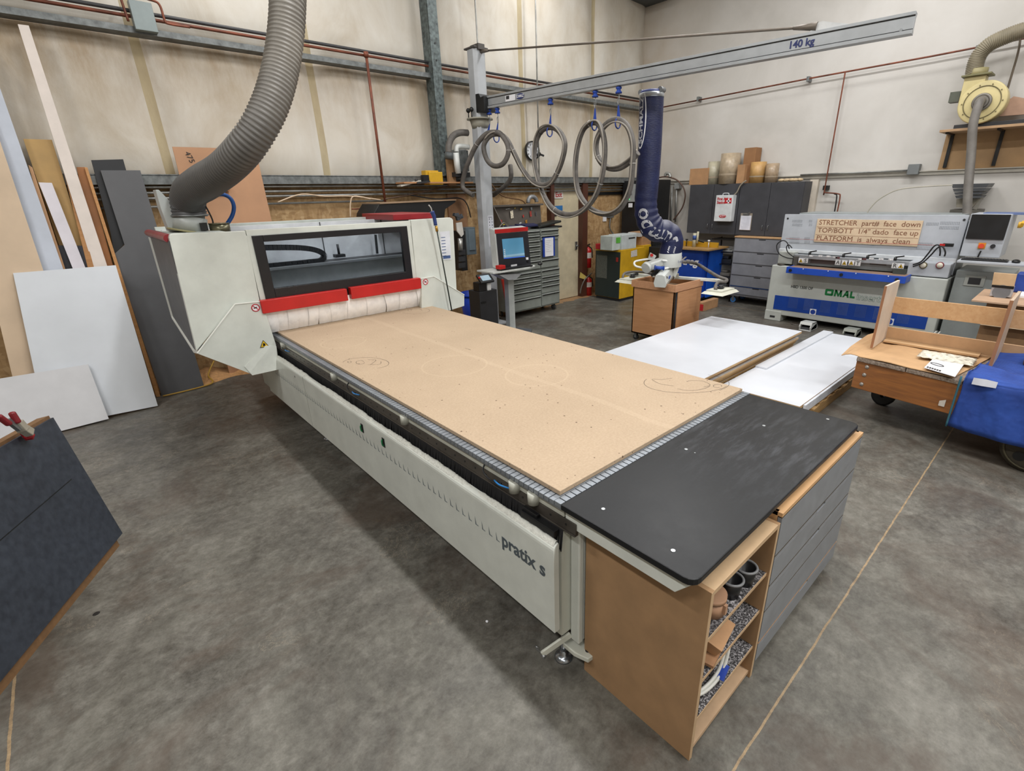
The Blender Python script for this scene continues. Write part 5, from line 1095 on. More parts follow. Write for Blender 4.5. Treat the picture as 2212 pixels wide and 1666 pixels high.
drawers(TX0+.02, cx1-.01, [.14, .34, .46, .54, .62, .70, .775]); drawers(cx1+.01, TX1-.02, [.14, .36, .50, .58, .66, .775])
drawers(TX0+.03, cx1-.01, [.80, .95, 1.04, 1.12, 1.20, 1.28, 1.36, 1.44]); drawers(cx1+.01, TX1-.03, [.80, .95]); drawers(cx1+.01, TX1-.03, [1.26, 1.35, 1.44])
for x in (TX0+.08, TX1-.08):
    for y in (TY+.08, 6.76): caster(x, y, .125, tc, .05, mat('3b3c3b', .6))
lz1 = zline(1110, 440, (5.8, 6.8)); g = G(); g.prism([(TX0+.02, 6.80, zt), (TX1-.02, 6.80, zt), (TX1-.02, 6.83, 1.83), (TX0+.02, 6.83, 1.83)], (0, .02, 0)); g.bar((TX0+.02, 6.79, 1.83), (TX1-.02, 6.79, 1.83), .09, .03); g.prism([(TX0+.02, 6.83, zt), (TX0+.02, 6.83, 1.83), (TX0+.02, 6.73, 1.83), (TX0+.02, 6.45, zt)][::-1], (.015, 0, 0))
ld = put(g, 'open_lid', mat('625c56', .45, .2, var=.08), tc, .002)
random.seed(12)
for k, (fx_, fz, w, h, c_) in enumerate(((.38, .62, .07, .13, 'cdc3ae'), (.15, .3, .06, .08, 'a84034'), (.58, .85, .05, .03, 'c08a30'), (.30, .88, .1, .02, '9fa0a0'), (.62, .52, .035, .05, 'b23a34'), (.78, .6, .05, .1, '9d4038'), (.2, .18, .07, .025, 'b5a73c'), (.68, .25, .05, .06, 'ad7a2e'), (.8, .85, .04, .05, '8d9498'), (.9, .6, .03, .08, '54545c'), (.08, .12, .035, .04, '8c2f2a'), (.55, .2, .06, .03, 'c3c7c9'), (.45, .9, .03, .02, 'c7a63b'))):
    x = TX0+.05+fx_*(TX1-TX0-.1); z = zt+.02+fz*(1.80-zt); g = G(); g.prism([(x-w/2+.01, 6.797, z-h/2), (x+w/2, 6.797, z-h/2+.01), (x+w/2-.008, 6.797, z+h/2), (x-w/2, 6.797, z+h/2-.01)], (0, -.003, 0)); st_ = put(g, 'sticker', mat(c_, .5, var=.25, sc=40), ld)
a = at(1181, 520, y=TY-.04); b = at(1198, 552, y=TY-.04)
tn_ = thing('document_holder', 'blue-framed document holder on the front of the tool chest', 'holder', (a.x, TY-.02, b.z)); x0, x1 = cx1+.05, cx1+.33
g = G(); g.box(x0, TY-.03, .985, x1, TY-.015, 1.31); put(g, 'blue_frame', mat('1f3f9c', .4), tn_); g = G(); g.box(x0+.04, TY-.034, .99, x1-.04, TY-.03, 1.295); pgs = put(g, 'page', M_paper, tn_)
g = G()
for k in range(7): g.box(x0+.06, TY-.036, 1.25-k*.03, x1-.1-(k % 3)*.02, TY-.034, 1.253-k*.03)
put(g, 'print', mat('8a8d96', .6), pgs)
# clutter on the chest
def heap(u, v, du, dz, m_, nm, lab, cat, y=6.5, flat=.5, sd=1):
    random.seed(sd); c = at(u, v, y=y); w = at(u+du, v, y=y).x-c.x; g = G()
    for k in range(5):
        a = random.uniform(0, 3.14); p = V((c.x+w*(k/4-.5)*.7, y+random.uniform(-.05, .05), c.z+dz*random.uniform(-.2, .3)))
        g.ob(p, V((math.cos(a)*.0+w*.28, .03*math.sin(a), .02*math.cos(a*3))), V((0, .06, .01)), V((0, 0, dz*.22)))
    return solo(g, nm, m_, lab, cat, bevel=.006)
heap(1125, 489, 52, .07, mat('22264a', .6), 'blue_cloth', 'dark blue folded cloth on top of the tool chest', 'cloth', sd=3)
def case(u, v, w, h, m_, lab, y, tilt):
    c = at(u, v, y=y); g = G(); g.ob(c, V((w/2, 0, tilt)), V((0, .13, 0)), V((0, 0, h/2))); g.ob(c+V((0, -.01, h*.4)), V((w*.4, 0, tilt*.8)), V((0, .1, 0)), V((0, 0, h*.3))); solo(g, 'flat_case', m_, lab, 'case', bevel=.01)
case(1178, 492, .58, .03, mat('191a1b', .5), 'lower flat black case on the right top of the tool chest', 6.55, .01)
case(1178, 484, .54, .035, mat('20221f', .45), 'upper tilted black case on top of the tool chest', 6.55, .035)
g = G(); g.tube(spline([at(u, v, y=6.5) for u, v in ((1078, 492), (1088, 482), (1100, 490), (1112, 494))], 5), .012, 8); g.bar(at(1092, 484, y=6.45), at(1102, 494, y=6.45), .01, .02); solo(g, 'hand_tools', mat('6f6a62', .4, .4), 'loose hand tools at the left front of the tool chest top', 'tool')
c = at(1150, 436, y=6.85); g = G(); g.tube([c+V((.1*math.cos(t), 0, .085*math.sin(t))) for t in [i*math.pi*1.1/14-.1 for i in range(15)]], .035, 10); solo(g, 'flex_duct', mat('8a8c8e', .4, .3), 'grey flexible duct bend just above the tool chest lid', 'duct')
# ---------------- door signs
a = yb(1197, 413, 6.98); b = yb(1217, 429, 6.98)
ex = thing('exit_sign', 'small white Exit sign with red letters on the cream door', 'sign', a); g = G(); g.box(a.x, 6.985, b.z, b.x, 7.0, a.z); put(g, 'sign_plate', mat('d3cfc9', .4), ex, .003)
text('Exit', ((a.x+b.x)/2, 6.983, (a.z+b.z)/2-.035), (1, 0, 0), (0, 0, 1), .115, mat('a3242c', .5), ex, 'sign_lettering', align='CENTER', bold=.003, sx=.95)
g = G(); g.prism([yb(u, v, 6.995) for u, v in ((1199, 445), (1215, 444), (1215, 455), (1208, 454), (1204, 459), (1200, 452))], (0, -.003, 0)); solo(g, 'blue_tape', mat('2b6fae', .6), 'torn piece of blue tape on the door below the Exit sign', 'tape')
g = bxp(G(), 1199, 464, 1203, 467, 6.985, 7.0); solo(g, 'door_peephole', M_dark, 'tiny dark square plate on the door under the blue tape', 'plate')
# black rail, notices on boarding at right of door
g = bxp(G(), 1262, 416, 1345, 420, 6.98, 7.02); solo(g, 'black_rail', M_black, 'black horizontal metal strip on the boarding right of the door', 'rail')
for q, c_, lab in (((1262, 430, 1268, 445), 'red and white fire notice upper on the boarding right of the door', 1), ((1262, 447, 1268, 462), 'red and white fire notice lower on the boarding right of the door', 1)):
    t_ = thing('fire_notice', c_, 'sign', yb(q[0], q[3], 7.0)); g = bxp(G(), *q, 6.995, 7.015); put(g, 'notice_plate', M_redtext, t_); g = bxp(G(), q[0]+1.5, q[1]+4, q[2]-1.5, q[3]-4, 6.99, 6.995); put(g, 'notice_picture', M_paper, t_)
g = bxp(G(), 1304, 466, 1310, 478, 6.99, 7.015); solo(g, 'white_note', M_paper, 'small white note on the boarding behind the hose loops', 'note')
g = G(); bxp(g, 1316, 461, 1326, 470, 6.95, 7.02); g.tube(spline([yb(1319, 470, 6.97), yb(1317, 490, 6.97), yb(1322, 502, 6.97), yb(1332, 512, 6.9)], 5), .012, 8); solo(g, 'wall_socket', M_galv, 'grey wall socket with a cable on the boarding behind the hose loops', 'socket')
# ---------------- fire extinguishers
def ext_(u, vt, vb, y, lab, z0=None):
    c = at(u, (vt+vb)/2, y=y); zt_ = at(u, vt, y=y).z; zb_ = at(u, vb, y=y).z if z0 is None else z0
    t_ = thing('fire_extinguisher', lab, 'extinguisher', (c.x, y, zb_)); r = .072; h_ = zt_-zb_
    g = G(); g._lathe((c.x, y, zb_), (0, 0, 1), [(0, .001), (0, r), (h_*.72, r), (h_*.82, r*.75), (h_*.86, .025), (h_*.9, .022)], 24); b_ = put(g, 'cylinder', mat('b01c1c', .3), t_)
    g = G(); g._lathe((c.x, y, zb_), (0, 0, 1), [(h_*.42, r+.001), (h_*.66, r+.001)], 24); put(g, 'label_band', mat('c9c3bd', .5, var=.1, sc=30), b_)
    g = G(); g.bar((c.x-.05, y, zb_+h_*.95), (c.x+.06, y, zb_+h_*1.0), .02, .02); g.bar((c.x-.05, y, zb_+h_*.9), (c.x+.05, y, zb_+h_*.93), .02, .015); put(g, 'valve_handle', M_black, t_)
    g = G(); g.tube(spline([(c.x+.02, y, zb_+h_*.9), (c.x+.08, y-.03, zb_+h_*.8), (c.x+.085, y-.04, zb_+h_*.55), (c.x+.09, y-.04, zb_+h_*.42)], 5), .011, 8); put(g, 'discharge_hose', M_black, t_)
ext_(1270, 528, 578, 6.93, 'red fire extinguisher mounted on the boarding right of the door'); ext_(1271, 594, 638, 6.9, 'red fire extinguisher standing on the floor right of the door', 0)
g = G(); g.prism([yb(u, v, 6.85) for u, v in ((1254, 588), (1270, 600), (1264, 604), (1252, 600))], (0, .004, 0)); solo(g, 'yellow_tag', mat('c8b260', .6), 'pale yellow tag beside the floor-standing fire extinguisher', 'tag')
g = G(); g.tube(spline([yb(1278, 590, 6.83), yb(1264, 603, 6.8), yb(1256, 620, 6.8), yb(1253, 634, 6.8)], 5), .012, 8); solo(g, 'grey_tube', M_hose, 'curved grey tube hanging beside the floor-standing fire extinguisher', 'tube')
# ---------------- yellow compressor cabinet
cm = thing('compressor_cabinet', 'yellow compressor cabinet with dark grille panel near the far corner', 'compressor', (8.0, 6.3, 0))
CX0 = 7.62; Y1_, Y0_ = 6.62, 5.98; q = (CX0+.06, Y0_); zt = zline(1350, 540, q)
X1_ = at(1388, 630, y=Y0_).x
g = G(); g.box(CX0, Y0_, .05, X1_, Y1_, zt); put(g, 'cabinet_body', M_yel, cm, .01)
g = G(); g.box(CX0-.012, Y0_+.02, .06, CX0, Y1_-.01, zt-.04); dp = put(g, 'dark_panel', mat('25302f', .5), cm, .003)
g = G(); g.box(CX0-.016, Y0_+.33, .42, CX0-.012, Y1_-.04, zt-.12); put(g, 'grille', mat('565a55', .5, var=.2, sc=60), dp)
g = G(); g.box(CX0-.016, Y0_+.06, zt-.22, CX0-.012, Y0_+.11, zt-.14); put(g, 'maker_plate', mat('a8302a', .5), dp)
g = G(); g.box(CX0+.02, Y0_+.02, 0, X1_-.02, Y1_-.02, .05); put(g, 'base', M_dark, cm)
ps = [at(u, v, y=Y0_-.003) for u, v in ((1363, 543), (1376, 539), (1376, 553), (1363, 556))]; g = G(); g.prism(ps, (0, -.003, 0)); put(g, 'notice', mat('c9c3bc', .6, var=.12, sc=50), cm)
ps = [at(u, v, y=Y0_-.003) for u, v in ((1390, 532), (1405, 532), (1400, 560), (1386, 556))]
g = G(); g.box(X1_+.01, Y0_+.05, .0, X1_+.28, Y0_+.4, zt+.02); oc2 = solo(g, 'yellow_side_box', M_yel, 'smaller yellow box standing right behind the compressor cabinet', 'box', bevel=.006)
# things on it
def boxat(name, lab, cat, m_, u0, u1, vb, zb, h_, y0, dy, parts=None):
    x0, x1 = at(u0, vb, y=y0).x, at(u1, vb, y=y0).x; t_ = thing(name, lab, cat, ((x0+x1)/2, y0+dy/2, zb)); g = G(); g.box(x0, y0, zb, x1, y0+dy, zb+h_); put(g, 'body', m_, t_, .008); return t_, x0, x1
s1, a, b = boxat('systainer_case', 'pale grey stacked tool case with green latch on the compressor cabinet, left one', 'case', mat('b9c2be', .45), 1323, 1342, 532, zt, .26, 6.05, .3)
g = G(); g.box(a+.1, 6.04, zt+.13, b-.02, 6.05, zt+.23); put(g, 'green_latch', mat('58a83c', .4), s1)
s2, a, b = boxat('systainer_case', 'pale grey tool case at right of the green-latched one', 'case', mat('bfc7c8', .45), 1343, 1374, 536, zt, .27, 6.0, .33)
g = G(); g.box(a+.2, 5.99, zt+.19, b-.06, 6.0, zt+.21); put(g, 'label_strip', M_dark, s2)
g = G(); a0 = at(1292, 532, y=6.45).x; a1 = at(1322, 530, y=6.45).x; g.box(a0, 6.4, zt, a1, 6.52, zt+.1); solo(g, 'red_toolbox', M_redtext, 'long low red tool box on the left of the compressor cabinet top', 'box', bevel=.008)
g = G(); a0 = at(1377, 530, y=6.2).x; a1 = at(1397, 530, y=6.2).x; g.box(a0, 6.1, zt, a1, 6.4, zt+.27); solo(g, 'cardboard_box', M_card, 'cardboard box on the compressor cabinet behind the blue lifter sleeve', 'box', bevel=.003)
g = G(); c = at(1365, 505, y=6.1); g.prism([at(u, v, y=6.1) for u, v in ((1363, 508), (1372, 502), (1392, 505), (1398, 510), (1380, 512))], (0, .15, 0)); solo(g, 'crumpled_paper', mat('b9bab8', .6), 'crumpled paper lying on the cases behind the lifter sleeve', 'paper')
# black dryer tower in the corner
dt = thing('dust_filter_cabinet', 'tall dark ventilated cabinet in the room corner behind the blue sleeve', 'cabinet', (9.0, 6.5, 0))
xx0 = at(1356, 420, y=6.75).x
g = G(); A = at(1362, 392, x=9.0); B = at(1437, 388, x=9.0); g.box(8.75, B.y, 0, 9.2, A.y, B.z); put(g, 'cabinet_body', mat('17181a', .5), dt, .006)
g = G(); A2, B2 = at(1418, 385, x=8.74), at(1434, 385, x=8.74); z_ = B.z-.06; 
while z_ > 1.15: g.box(8.735, B.y+.02, z_, 8.75, A2.y, z_+.02); z_ -= .04
put(g, 'louvres', mat('2a2c2e', .5), dt)
A = at(1360, 398, x=8.7); B = at(1371, 436, x=8.7)
cp_ = thing('gauge_panel', 'narrow grey panel with two dials and a green light beside the hose', 'panel', (8.7, A.y, B.z)); g = G(); g.box(8.66, B.y, B.z, 8.74, A.y, A.z); put(g, 'panel_plate', mat('9a9d9c', .4), cp_, .003)
for f_ in (.14, .5):
    c = V((8.66, (A.y+B.y)/2, A.z-(A.z-B.z)*f_)); g = G(); g._lathe(c, (-1, 0, 0), [(0, .0), (0, .032), (.008, .032), (.008, .026), (.004, .0)], 18); dl = put(g, 'dial', mat('cfd0ce', .4), cp_)
    g = G(); g.tube([c+V((-.009, .03*math.cos(t), .03*math.sin(t))) for t in [i*math.pi/8 for i in range(16)]], .004, 5, closed=True); put(g, 'dial_rim', M_black, dl)
g = G(); g.sphere((8.655, A.y-.04, B.z+.05), .012); put(g, 'green_light', mat('35d06a', .4, emit=2), cp_)
a = at(1359, 439, x=8.68); b = at(1366, 448, x=8.68); g = G(); g.box(8.66, b.y, b.z, 8.68, a.y, a.z); solo(g, 'white_placard', M_paper, 'small white placard under the two-dial panel', 'placard')
g = G(); A = at(1415, 525, x=8.6); g.box(8.45, 5.45, 0, 8.85, 5.95, .98); solo(g, 'black_drum_cabinet', mat('161718', .5), 'low black cabinet between the compressor and the blue work stand', 'cabinet', bevel=.01)
for P_, r_, m_, lab, nm in (([(1422, 384), (1440, 382), (1462, 389), (1476, 405), (1480, 425), (1473, 450), (1455, 475)], .014, mat('5d463c', .5), 'brown hose arching from the corner cabinet down to the floor', 'arched_hose'), ([(1437, 380), (1439, 375), (1446, 376), (1448, 383)], .03, M_cond, 'pale duct elbow on the wall above the corner cabinet', 'duct_elbow')):
    g = G(); g.tube(spline([at(u, v, x=9.35) for u, v in P_], 6), r_, 10); solo(g, nm, m_, lab, 'hose')
for u in (1452, 1462):
    g = G(); g.tube([at(u, 400, x=9.42), at(u-3, 480, x=9.42)], .018, 8); bxx = at(u, 400, x=9.42); 
    solo(g, 'conduit', M_cond, 'vertical grey conduit on the white wall left of the dark cabinets, %s one' % ('left' if u == 1452 else 'right'), 'conduit')
g = G(); a = at(1458, 396, x=9.4); b = at(1467, 408, x=9.4); g.box(9.38, b.y, b.z, 9.5, a.y, a.z); solo(g, 'switch_box', mat('8b8d8c', .5), 'grey switch box on the white wall above the two conduits', 'electrical box', bevel=.004)
g = G(); g.tube(spline([at(1427, 470, x=9.3), at(1427, 452, x=9.3), at(1433, 448, x=9.3), at(1440, 450, x=9.3)], 5), .018, 8); solo(g, 'tan_handle_hose', mat('9a7f63', .6), 'tan bent hose beside the corner cabinet', 'hose')
# ---------------- blue router table stand
KX = 8.55; kr = thing('router_table', 'bright blue router table stand with a yellow fence on top', 'work stand', (8.9, 5.0, 0))
kzt = .98
g = G(); g.prism([(8.62, 4.72, .12), (8.62, 5.32, .12), (9.05, 5.32, .12), (9.05, 4.72, .12)], (0, 0, kzt-.12)); g.box(8.45, 4.75, .1, 8.62, 5.35, kzt); put(g, 'stand_body', mat('123f9e', .45), kr, .004)
g = G(); g.box(8.6, 4.695, .1, 9.08, 4.72, kzt); put(g, 'side_panel', mat('1450b4', .45), kr)
g = G(); g.box(8.36, 4.60, kzt, 9.1, 5.42, kzt+.03); put(g, 'table_top', wood('8c6c44', 'b08c58'), kr, .003)
g = G(); g.box(8.70, 4.62, kzt+.03, 8.74, 5.4, kzt+.12); put(g, 'fence', mat('b98d1f', .5), kr, .003)
text('Kreg', (8.449, 5.24, .70), (0, -1, 0), (0, 0, 1), .2, M_paper, kr, 'stand_lettering', bold=.006, shear=.2)
rt_ = thing('router_motor', 'small pale trim router standing on the yellow-fenced table', 'power tool', (8.62, 5.0, kzt+.03)); c = at(1500, 520, x=8.62)
g = G(); g.cyl((8.62, c.y, kzt+.03), (8.62, c.y, kzt+.28), .035, n=16); g.cyl((8.62, c.y-.06, kzt+.1), (8.62, c.y-.06, kzt+.31), .02, n=12); put(g, 'motor_body', mat('b7b39b', .4), rt_)
g = G(); g.cyl((8.62, c.y, kzt+.16), (8.62, c.y, kzt+.24), .0365, n=16); put(g, 'blue_label', mat('33508c', .4), rt_); g = G(); g.bar((8.62, c.y-.05, kzt+.15), (8.62, c.y-.2, kzt+.12), .015, .015); put(g, 'lever', M_black, rt_)
for y_ in (5.24, 4.78):
    g = G(); g.cyl((8.66, y_, kzt+.03), (8.66, y_, kzt+.15), .008); g.cyl((8.66, y_, kzt+.14), (8.66, y_, kzt+.165), .022); put(g, 'fence_knob', M_black if y_ > 5 else M_paper, kr)
bxl = thing('cardboard_carton', 'low cardboard carton on the floor behind the plywood bin', 'box', at(1520, 668, z=0)); p0, p1 = at(1505, 672, z=0), at(1537, 662, z=0)
g = G(); g.box(p0.x, p1.y-.1, 0, p0.x+.55, p0.y, .16); put(g, 'carton', M_card, bxl, .003); g = G(); g.box(p0.x-.004, p0.y-.12, .02, p0.x, p0.y-.03, .13); put(g, 'red_black_label', M_redtext, bxl)
# ---------------- wire rack between
wr = thing('wire_rack', 'black wire shelf rack between the blue stand and the grey drawers', 'rack', (9.2, 4.6, 0))
for y_ in (4.42, 4.92):
    for x_ in (9.0, 9.4):
        g = G(); g.cyl((x_, y_, 0), (x_, y_, 1.15), .012, n=8); put(g, 'post', M_black, wr)
for z_ in (.2, .45, .68, .9, 1.13):
    g = G(); g.box(9.0, 4.42, z_, 9.4, 4.435, z_+.012); g.box(9.0, 4.905, z_, 9.4, 4.92, z_+.012); g.box(8.99, 4.42, z_, 9.005, 4.92, z_+.015)
    for k in range(10): g.box(9.0+k*.04, 4.42, z_+.004, 9.004+k*.04, 4.92, z_+.008)
    put(g, 'wire_shelf', M_black, wr)
for z_, m_, h_, lab in ((.69, M_dark, .14, 'dark power tool on the middle shelf of the wire rack'), (.46, mat('77736a', .6), .1, 'grey tool lying on the lower shelf of the wire rack'), (.91, mat('8f908e', .5), .05, 'flat grey box on the upper shelf of the wire rack'), (.21, mat('241f1e', .6), .16, 'dark box on the bottom shelf of the wire rack')):
    g = G(); g.box(9.05, 4.5, z_, 9.3, 4.78, z_+h_*.6); g.box(9.08, 4.58, z_+h_*.6, 9.2, 4.7, z_+h_); solo(g, 'stored_tool', m_, lab, 'tool', bevel=.01)
# ================================================================ WALL CABINETS (right wall)
XF = 9.1
wc = []
ys = [5.53, 5.03, 4.52, 3.96, 3.42]; zb_, zt_ = 1.22, 2.10
t_ = thing('wall_cabinet', 'row of dark grey wall cabinet doors, left pair, below the cardboard box', 'cabinet', (9.3, 5.0, zb_)); M_cab = mat('3d3e43', .5, var=.06, name='charcoal_cabinet')
def wallcab(y1, y0, lab, nm):
    t_ = thing('wall_cabinet', lab, 'cabinet', (9.3, (y0+y1)/2, zb_)); g = G(); g.box(XF+.02, y0, zb_, 9.5, y1, zt_); put(g, 'carcass', M_cab, t_)
    ym = (y0+y1)/2
    for a, b, hy in ((ym, y1, ym+.05), (y0, ym, ym-.05)):
        g = G(); g.box(XF, a+.003, zb_, XF+.018, b-.003, zt_-.005); d_ = put(g, 'door', M_cab, t_, .001)
        g = G(); g.tube(spline([(XF, hy, zb_+.1), (XF-.025, hy, zb_+.11), (XF-.025, hy, zb_+.17), (XF, hy, zb_+.18)], 4), .005, 6); put(g, 'door_handle', M_steel, d_)
bpy.data.objects.remove(t_)
wallcab(5.53, 4.52, 'dark grey wall cabinet behind the first aid box', 0); wallcab(4.515, 3.42, 'dark grey wall cabinet with the clipboard on its door', 1)
fa = thing('first_aid_box', 'white First Aid Station box hung on the dark cabinet door', 'first aid box', (9.0, 4.85, 1.5))
a, b, c, d = [at(u, v, x=8.97) for u, v in ((1545, 422), (1583, 421), (1578, 478), (1540, 478))]
g = G(); g.box(8.97, c.y, d.z, 9.098, a.y-.02, a.z); fb = put(g, 'box_body', mat('cfd3d6', .35), fa, .008)
text('First Aid', (8.967, a.y-.05, a.z-.085), (0, -1, 0), (0, 0, 1), .066, M_redtext, fb, 'box_lettering', bold=.002, sx=.9); text('Station', (8.967, a.y-.05, a.z-.145), (0, -1, 0), (0, 0, 1), .066, M_redtext, fb, 'box_lettering', bold=.002, sx=.9)
g = G(); yq = c.y+.045; zq = a.z-.10; g.box(8.966, yq-.02, zq-.04, 8.969, yq+.11, zq+.05); rb = put(g, 'red_emblem', M_redtext, fb); g = G(); g.box(8.963, yq-.005, zq-.012, 8.966, yq+.075, zq+.012); g.box(8.963, yq+.022, zq-.04, 8.966, yq+.046, zq+.045); put(g, 'white_cross', M_paper, rb)
yq = (a.y+c.y)/2-.01; zq = d.z+.09; g = G(); g.prism([(8.966, yq+.07*math.cos(t), zq+.028*math.sin(t)) for t in [i*math.pi/10 for i in range(20)]], (.002, 0, 0)); ov = put(g, 'oval_logo', M_redtext, fb); g = G(); g.prism([(8.9645, yq+.06*math.cos(t), zq+.02*math.sin(t)) for t in [i*math.pi/10 for i in range(20)]], (.001, 0, 0)); put(g, 'oval_logo_centre', M_paper, ov)
text('Cintas', (8.963, yq, zq-.013), (0, -1, 0), (0, 0, 1), .045, M_redtext, ov, 'logo_lettering', bold=.002, align='CENTER')
g = G(); g.tube(spline([(9.03, a.y-.12, a.z), (9.03, a.y-.13, a.z+.03), (9.03, c.y+.13, a.z+.03), (9.03, c.y+.12, a.z)], 4), .007, 6); put(g, 'carry_handle', mat('cfd3d6', .35), fa)
cbd = thing('clipboard', 'white sheets on a clipboard fixed to the dark cabinet door', 'clipboard', (9.09, 4.35, 1.3)); a, b, c, d = [at(u, v, x=9.08) for u, v in ((1600, 462), (1625, 462), (1621, 497), (1596, 497))]
g = G(); g.box(9.085, b.y, d.z, 9.098, a.y, a.z+.01); put(g, 'board', mat('8c8377', .6), cbd); g = G(); g.box(9.08, b.y+.01, d.z+.005, 9.085, a.y-.01, a.z-.03); pg = put(g, 'page', mat('d9dbe6', .6), cbd)
g = G(); g.box(9.07, b.y+.05, a.z-.02, 9.085, a.y-.05, a.z+.005); g.bar((9.065, b.y+.03, a.z+.035), (9.075, b.y+.09, a.z), .01, .01); put(g, 'clip', M_steel, cbd)
g = G()
for k in range(8): g.box(9.0785, b.y+.04, a.z-.07-k*.025, 9.08, a.y-.03-(k % 3)*.02, a.z-.068-k*.025)
put(g, 'print', mat('9aa0b4', .6), pg)
# items on top of the wall cabinets
ZT = zt_
def topbox(u0, u1, vt, name, lab, m_, x0=9.15, dx=.3, cat='box'):
    a = at(u0, vt, x=x0); b = at(u1, vt, x=x0); g = G(); g.box(x0, b.y, ZT, min(9.49, x0+dx), a.y, a.z)
    return solo(g, name, m_, lab, cat, bevel=.004)
topbox(1491, 1531, 365, 'cardboard_box', 'wide brown cardboard box at the left end on top of the wall cabinets', M_card)
topbox(1594, 1610, 356, 'cardboard_box', 'small upright cardboard box right of the large wrapped roll', M_card, 9.12, .15)
topbox(1609, 1634, 320, 'cardboard_box', 'tall brown cardboard box standing on top of the wall cabinets', mat('8f6845', .8), 9.25, .22)
def roll(u0, u1, vt, lab, m_, x0=9.28, tilt=0):
    a = at(u0, vt, x=x0); b = at(u1, vt, x=x0); r = (a.y-b.y)/2; c = V((min(x0, 9.49-r), (a.y+b.y)/2, 0)); t_ = thing('wrapped_roll', lab, 'roll', (c.x, c.y, ZT), group='wrapped rolls on the wall cabinets')
    g = G(); g._lathe((c.x, c.y, ZT), (tilt, 0, 1) if not tilt else (0, tilt, 1), [(0, .001), (0, r), ((a.z-ZT), r*.97), ((a.z-ZT), r*.3), ((a.z-ZT)-.03, r*.25), ((a.z-ZT)-.03, .001)], 26); put(g, 'roll_body', m_, t_)
    g = G(); g._lathe((c.x, c.y, ZT), (0, 0, 1) if not tilt else (0, tilt, 1), [((a.z-ZT)*.28, r*1.005), ((a.z-ZT)*.32, r*1.01), ((a.z-ZT)*.34, r*1.005)], 26); put(g, 'tape_band', mat('a0917c', .3), t_)
M_wr = mat('a6967f', .3, var=.12, sc=8, name='shrink_wrap')
roll(1532, 1557, 350, 'slim shrink-wrapped roll, left of the large wrapped roll', mat('aaa48f', .3, var=.12)); roll(1560, 1600, 333, 'largest shrink-wrapped roll, standing on the wall cabinets', M_wr, 9.25)
roll(1624, 1656, 351, 'tan wrapped roll right of the tall cardboard box', mat('b38d58', .4, var=.12)); roll(1657, 1684, 354, 'grey wrapped roll at the right of the row on the cabinets', mat('a08c74', .3, var=.12))
g = G(); random.seed(8)
for k in range(7): p = at(1690+k*6, 384-3*(k % 2), x=9.25); g.sphere((p.x+random.uniform(-.05, .05), p.y, ZT+.03), .045, 8, (1, 1.3, .6))
solo(g, 'crumpled_bag', mat('c2ab88', .7, var=.12, sc=20, bump=.3), 'crumpled pale paper at the right end on top of the wall cabinets', 'bag')
g = G(); g.tube(spline([at(1612, 390, x=9.08), at(1600, 400, x=9.07), at(1592, 415, x=9.06), at(1586, 421, x=9.05)], 5), .012, 8); solo(g, 'hanging_cable', mat('8a8375', .6), 'tan cable hanging from the cabinet top behind the first aid box', 'cable')
# grey drawer unit under
X_ = 8.95
gd = thing('grey_drawer_unit', 'grey five-drawer rolling unit below the dark wall cabinets', 'cabinet', (9.15, 3.9, 0))
y1_, y0_ = 4.43, 3.2; zt2_ = at(1590, 510, x=X_).z
g = G(); g.box(X_, y0_, .14, 9.45, y1_, zt2_-.02); put(g, 'carcass', mat('7a7b80', .5), gd); g = G(); g.box(X_-.02, y0_, zt2_-.02, 9.47, y1_, zt2_); put(g, 'top', M_maple, gd)
zz = [.17, .32, .52, .73, .94, zt2_-.03]
for a, b in zip(zz, zz[1:]):
    g = G(); g.box(X_-.018, y0_+.01, a+.012, X_, y1_-.02, b-.012); d_ = put(g, 'drawer', mat('83858c', .45, var=.05), gd, .001)
    g = G(); ym = (y0_+y1_)/2+.1; g.box(X_-.019, ym-.06, b-.024, X_-.01, ym+.06, b-.011); put(g, 'finger_slot', M_dark, d_)
g = G(); g.box(X_-.02, y0_+.01, .318, X_-.001, y1_-.02, .326); put(g, 'blue_strip', mat('2a4c84', .5), gd)
for y in (y0_+.08, y1_-.08):
    for x in (X_+.06, 9.4): caster(x, y, .145, gd, .05, mat('3b6fa8', .5))
# ================================================================ BORING AND INSERTION MACHINE (right)
om = thing('boring_machine', 'grey and blue dowel boring machine with a wooden instruction sign on its top panel', 'machine', (8.5, 2.2, 0))
XB, XU = 8.10, 8.34
M_om = mat('b3b7b2', .42, var=.03, name='boring_grey'); M_omu = mat('aeb3ba', .42, var=.03, name='boring_top'); M_omb = mat('123d92', .4, var=.05)
g = G(); g.box(XB, 1.10, .10, 9.0, 3.34, .875); put(g, 'base_body', M_om, om, .015, seg=3)
for y in (3.20, 1.2):
    g = G(); g.box(XB-.01, y-.12, 0, XB+.25, y+.14, .16); f_ = put(g, 'machine_foot', M_om, om, .01); g = G(); g.box(XB-.014, y-.03, .05, XB-.01, y+.05, .08); put(g, 'foot_slot', M_dark, f_)
g = G(); g.prism([(XB-.006, 3.22, .41), (XB-.006, 1.20, .44), (XB-.006, 1.20, .20), (XB-.006, 3.22, .185)], (.006, 0, 0)); bl = put(g, 'blue_panel', M_omb, om, .002)
for k in range(7):
    yc_ = 2.93-k*.235 if k < 6 else 1.47
    g = G()
    for r in range(9):
        for q in range(8): g.box(XB-.0075, yc_-.07+q*.018, .245+r*.019, XB-.006, yc_-.07+q*.018+.011, .245+r*.019+.007)
    put(g, 'vent_slots', mat('5d6f96', .5) if k % 2 else mat('4a5e8c', .5), bl)
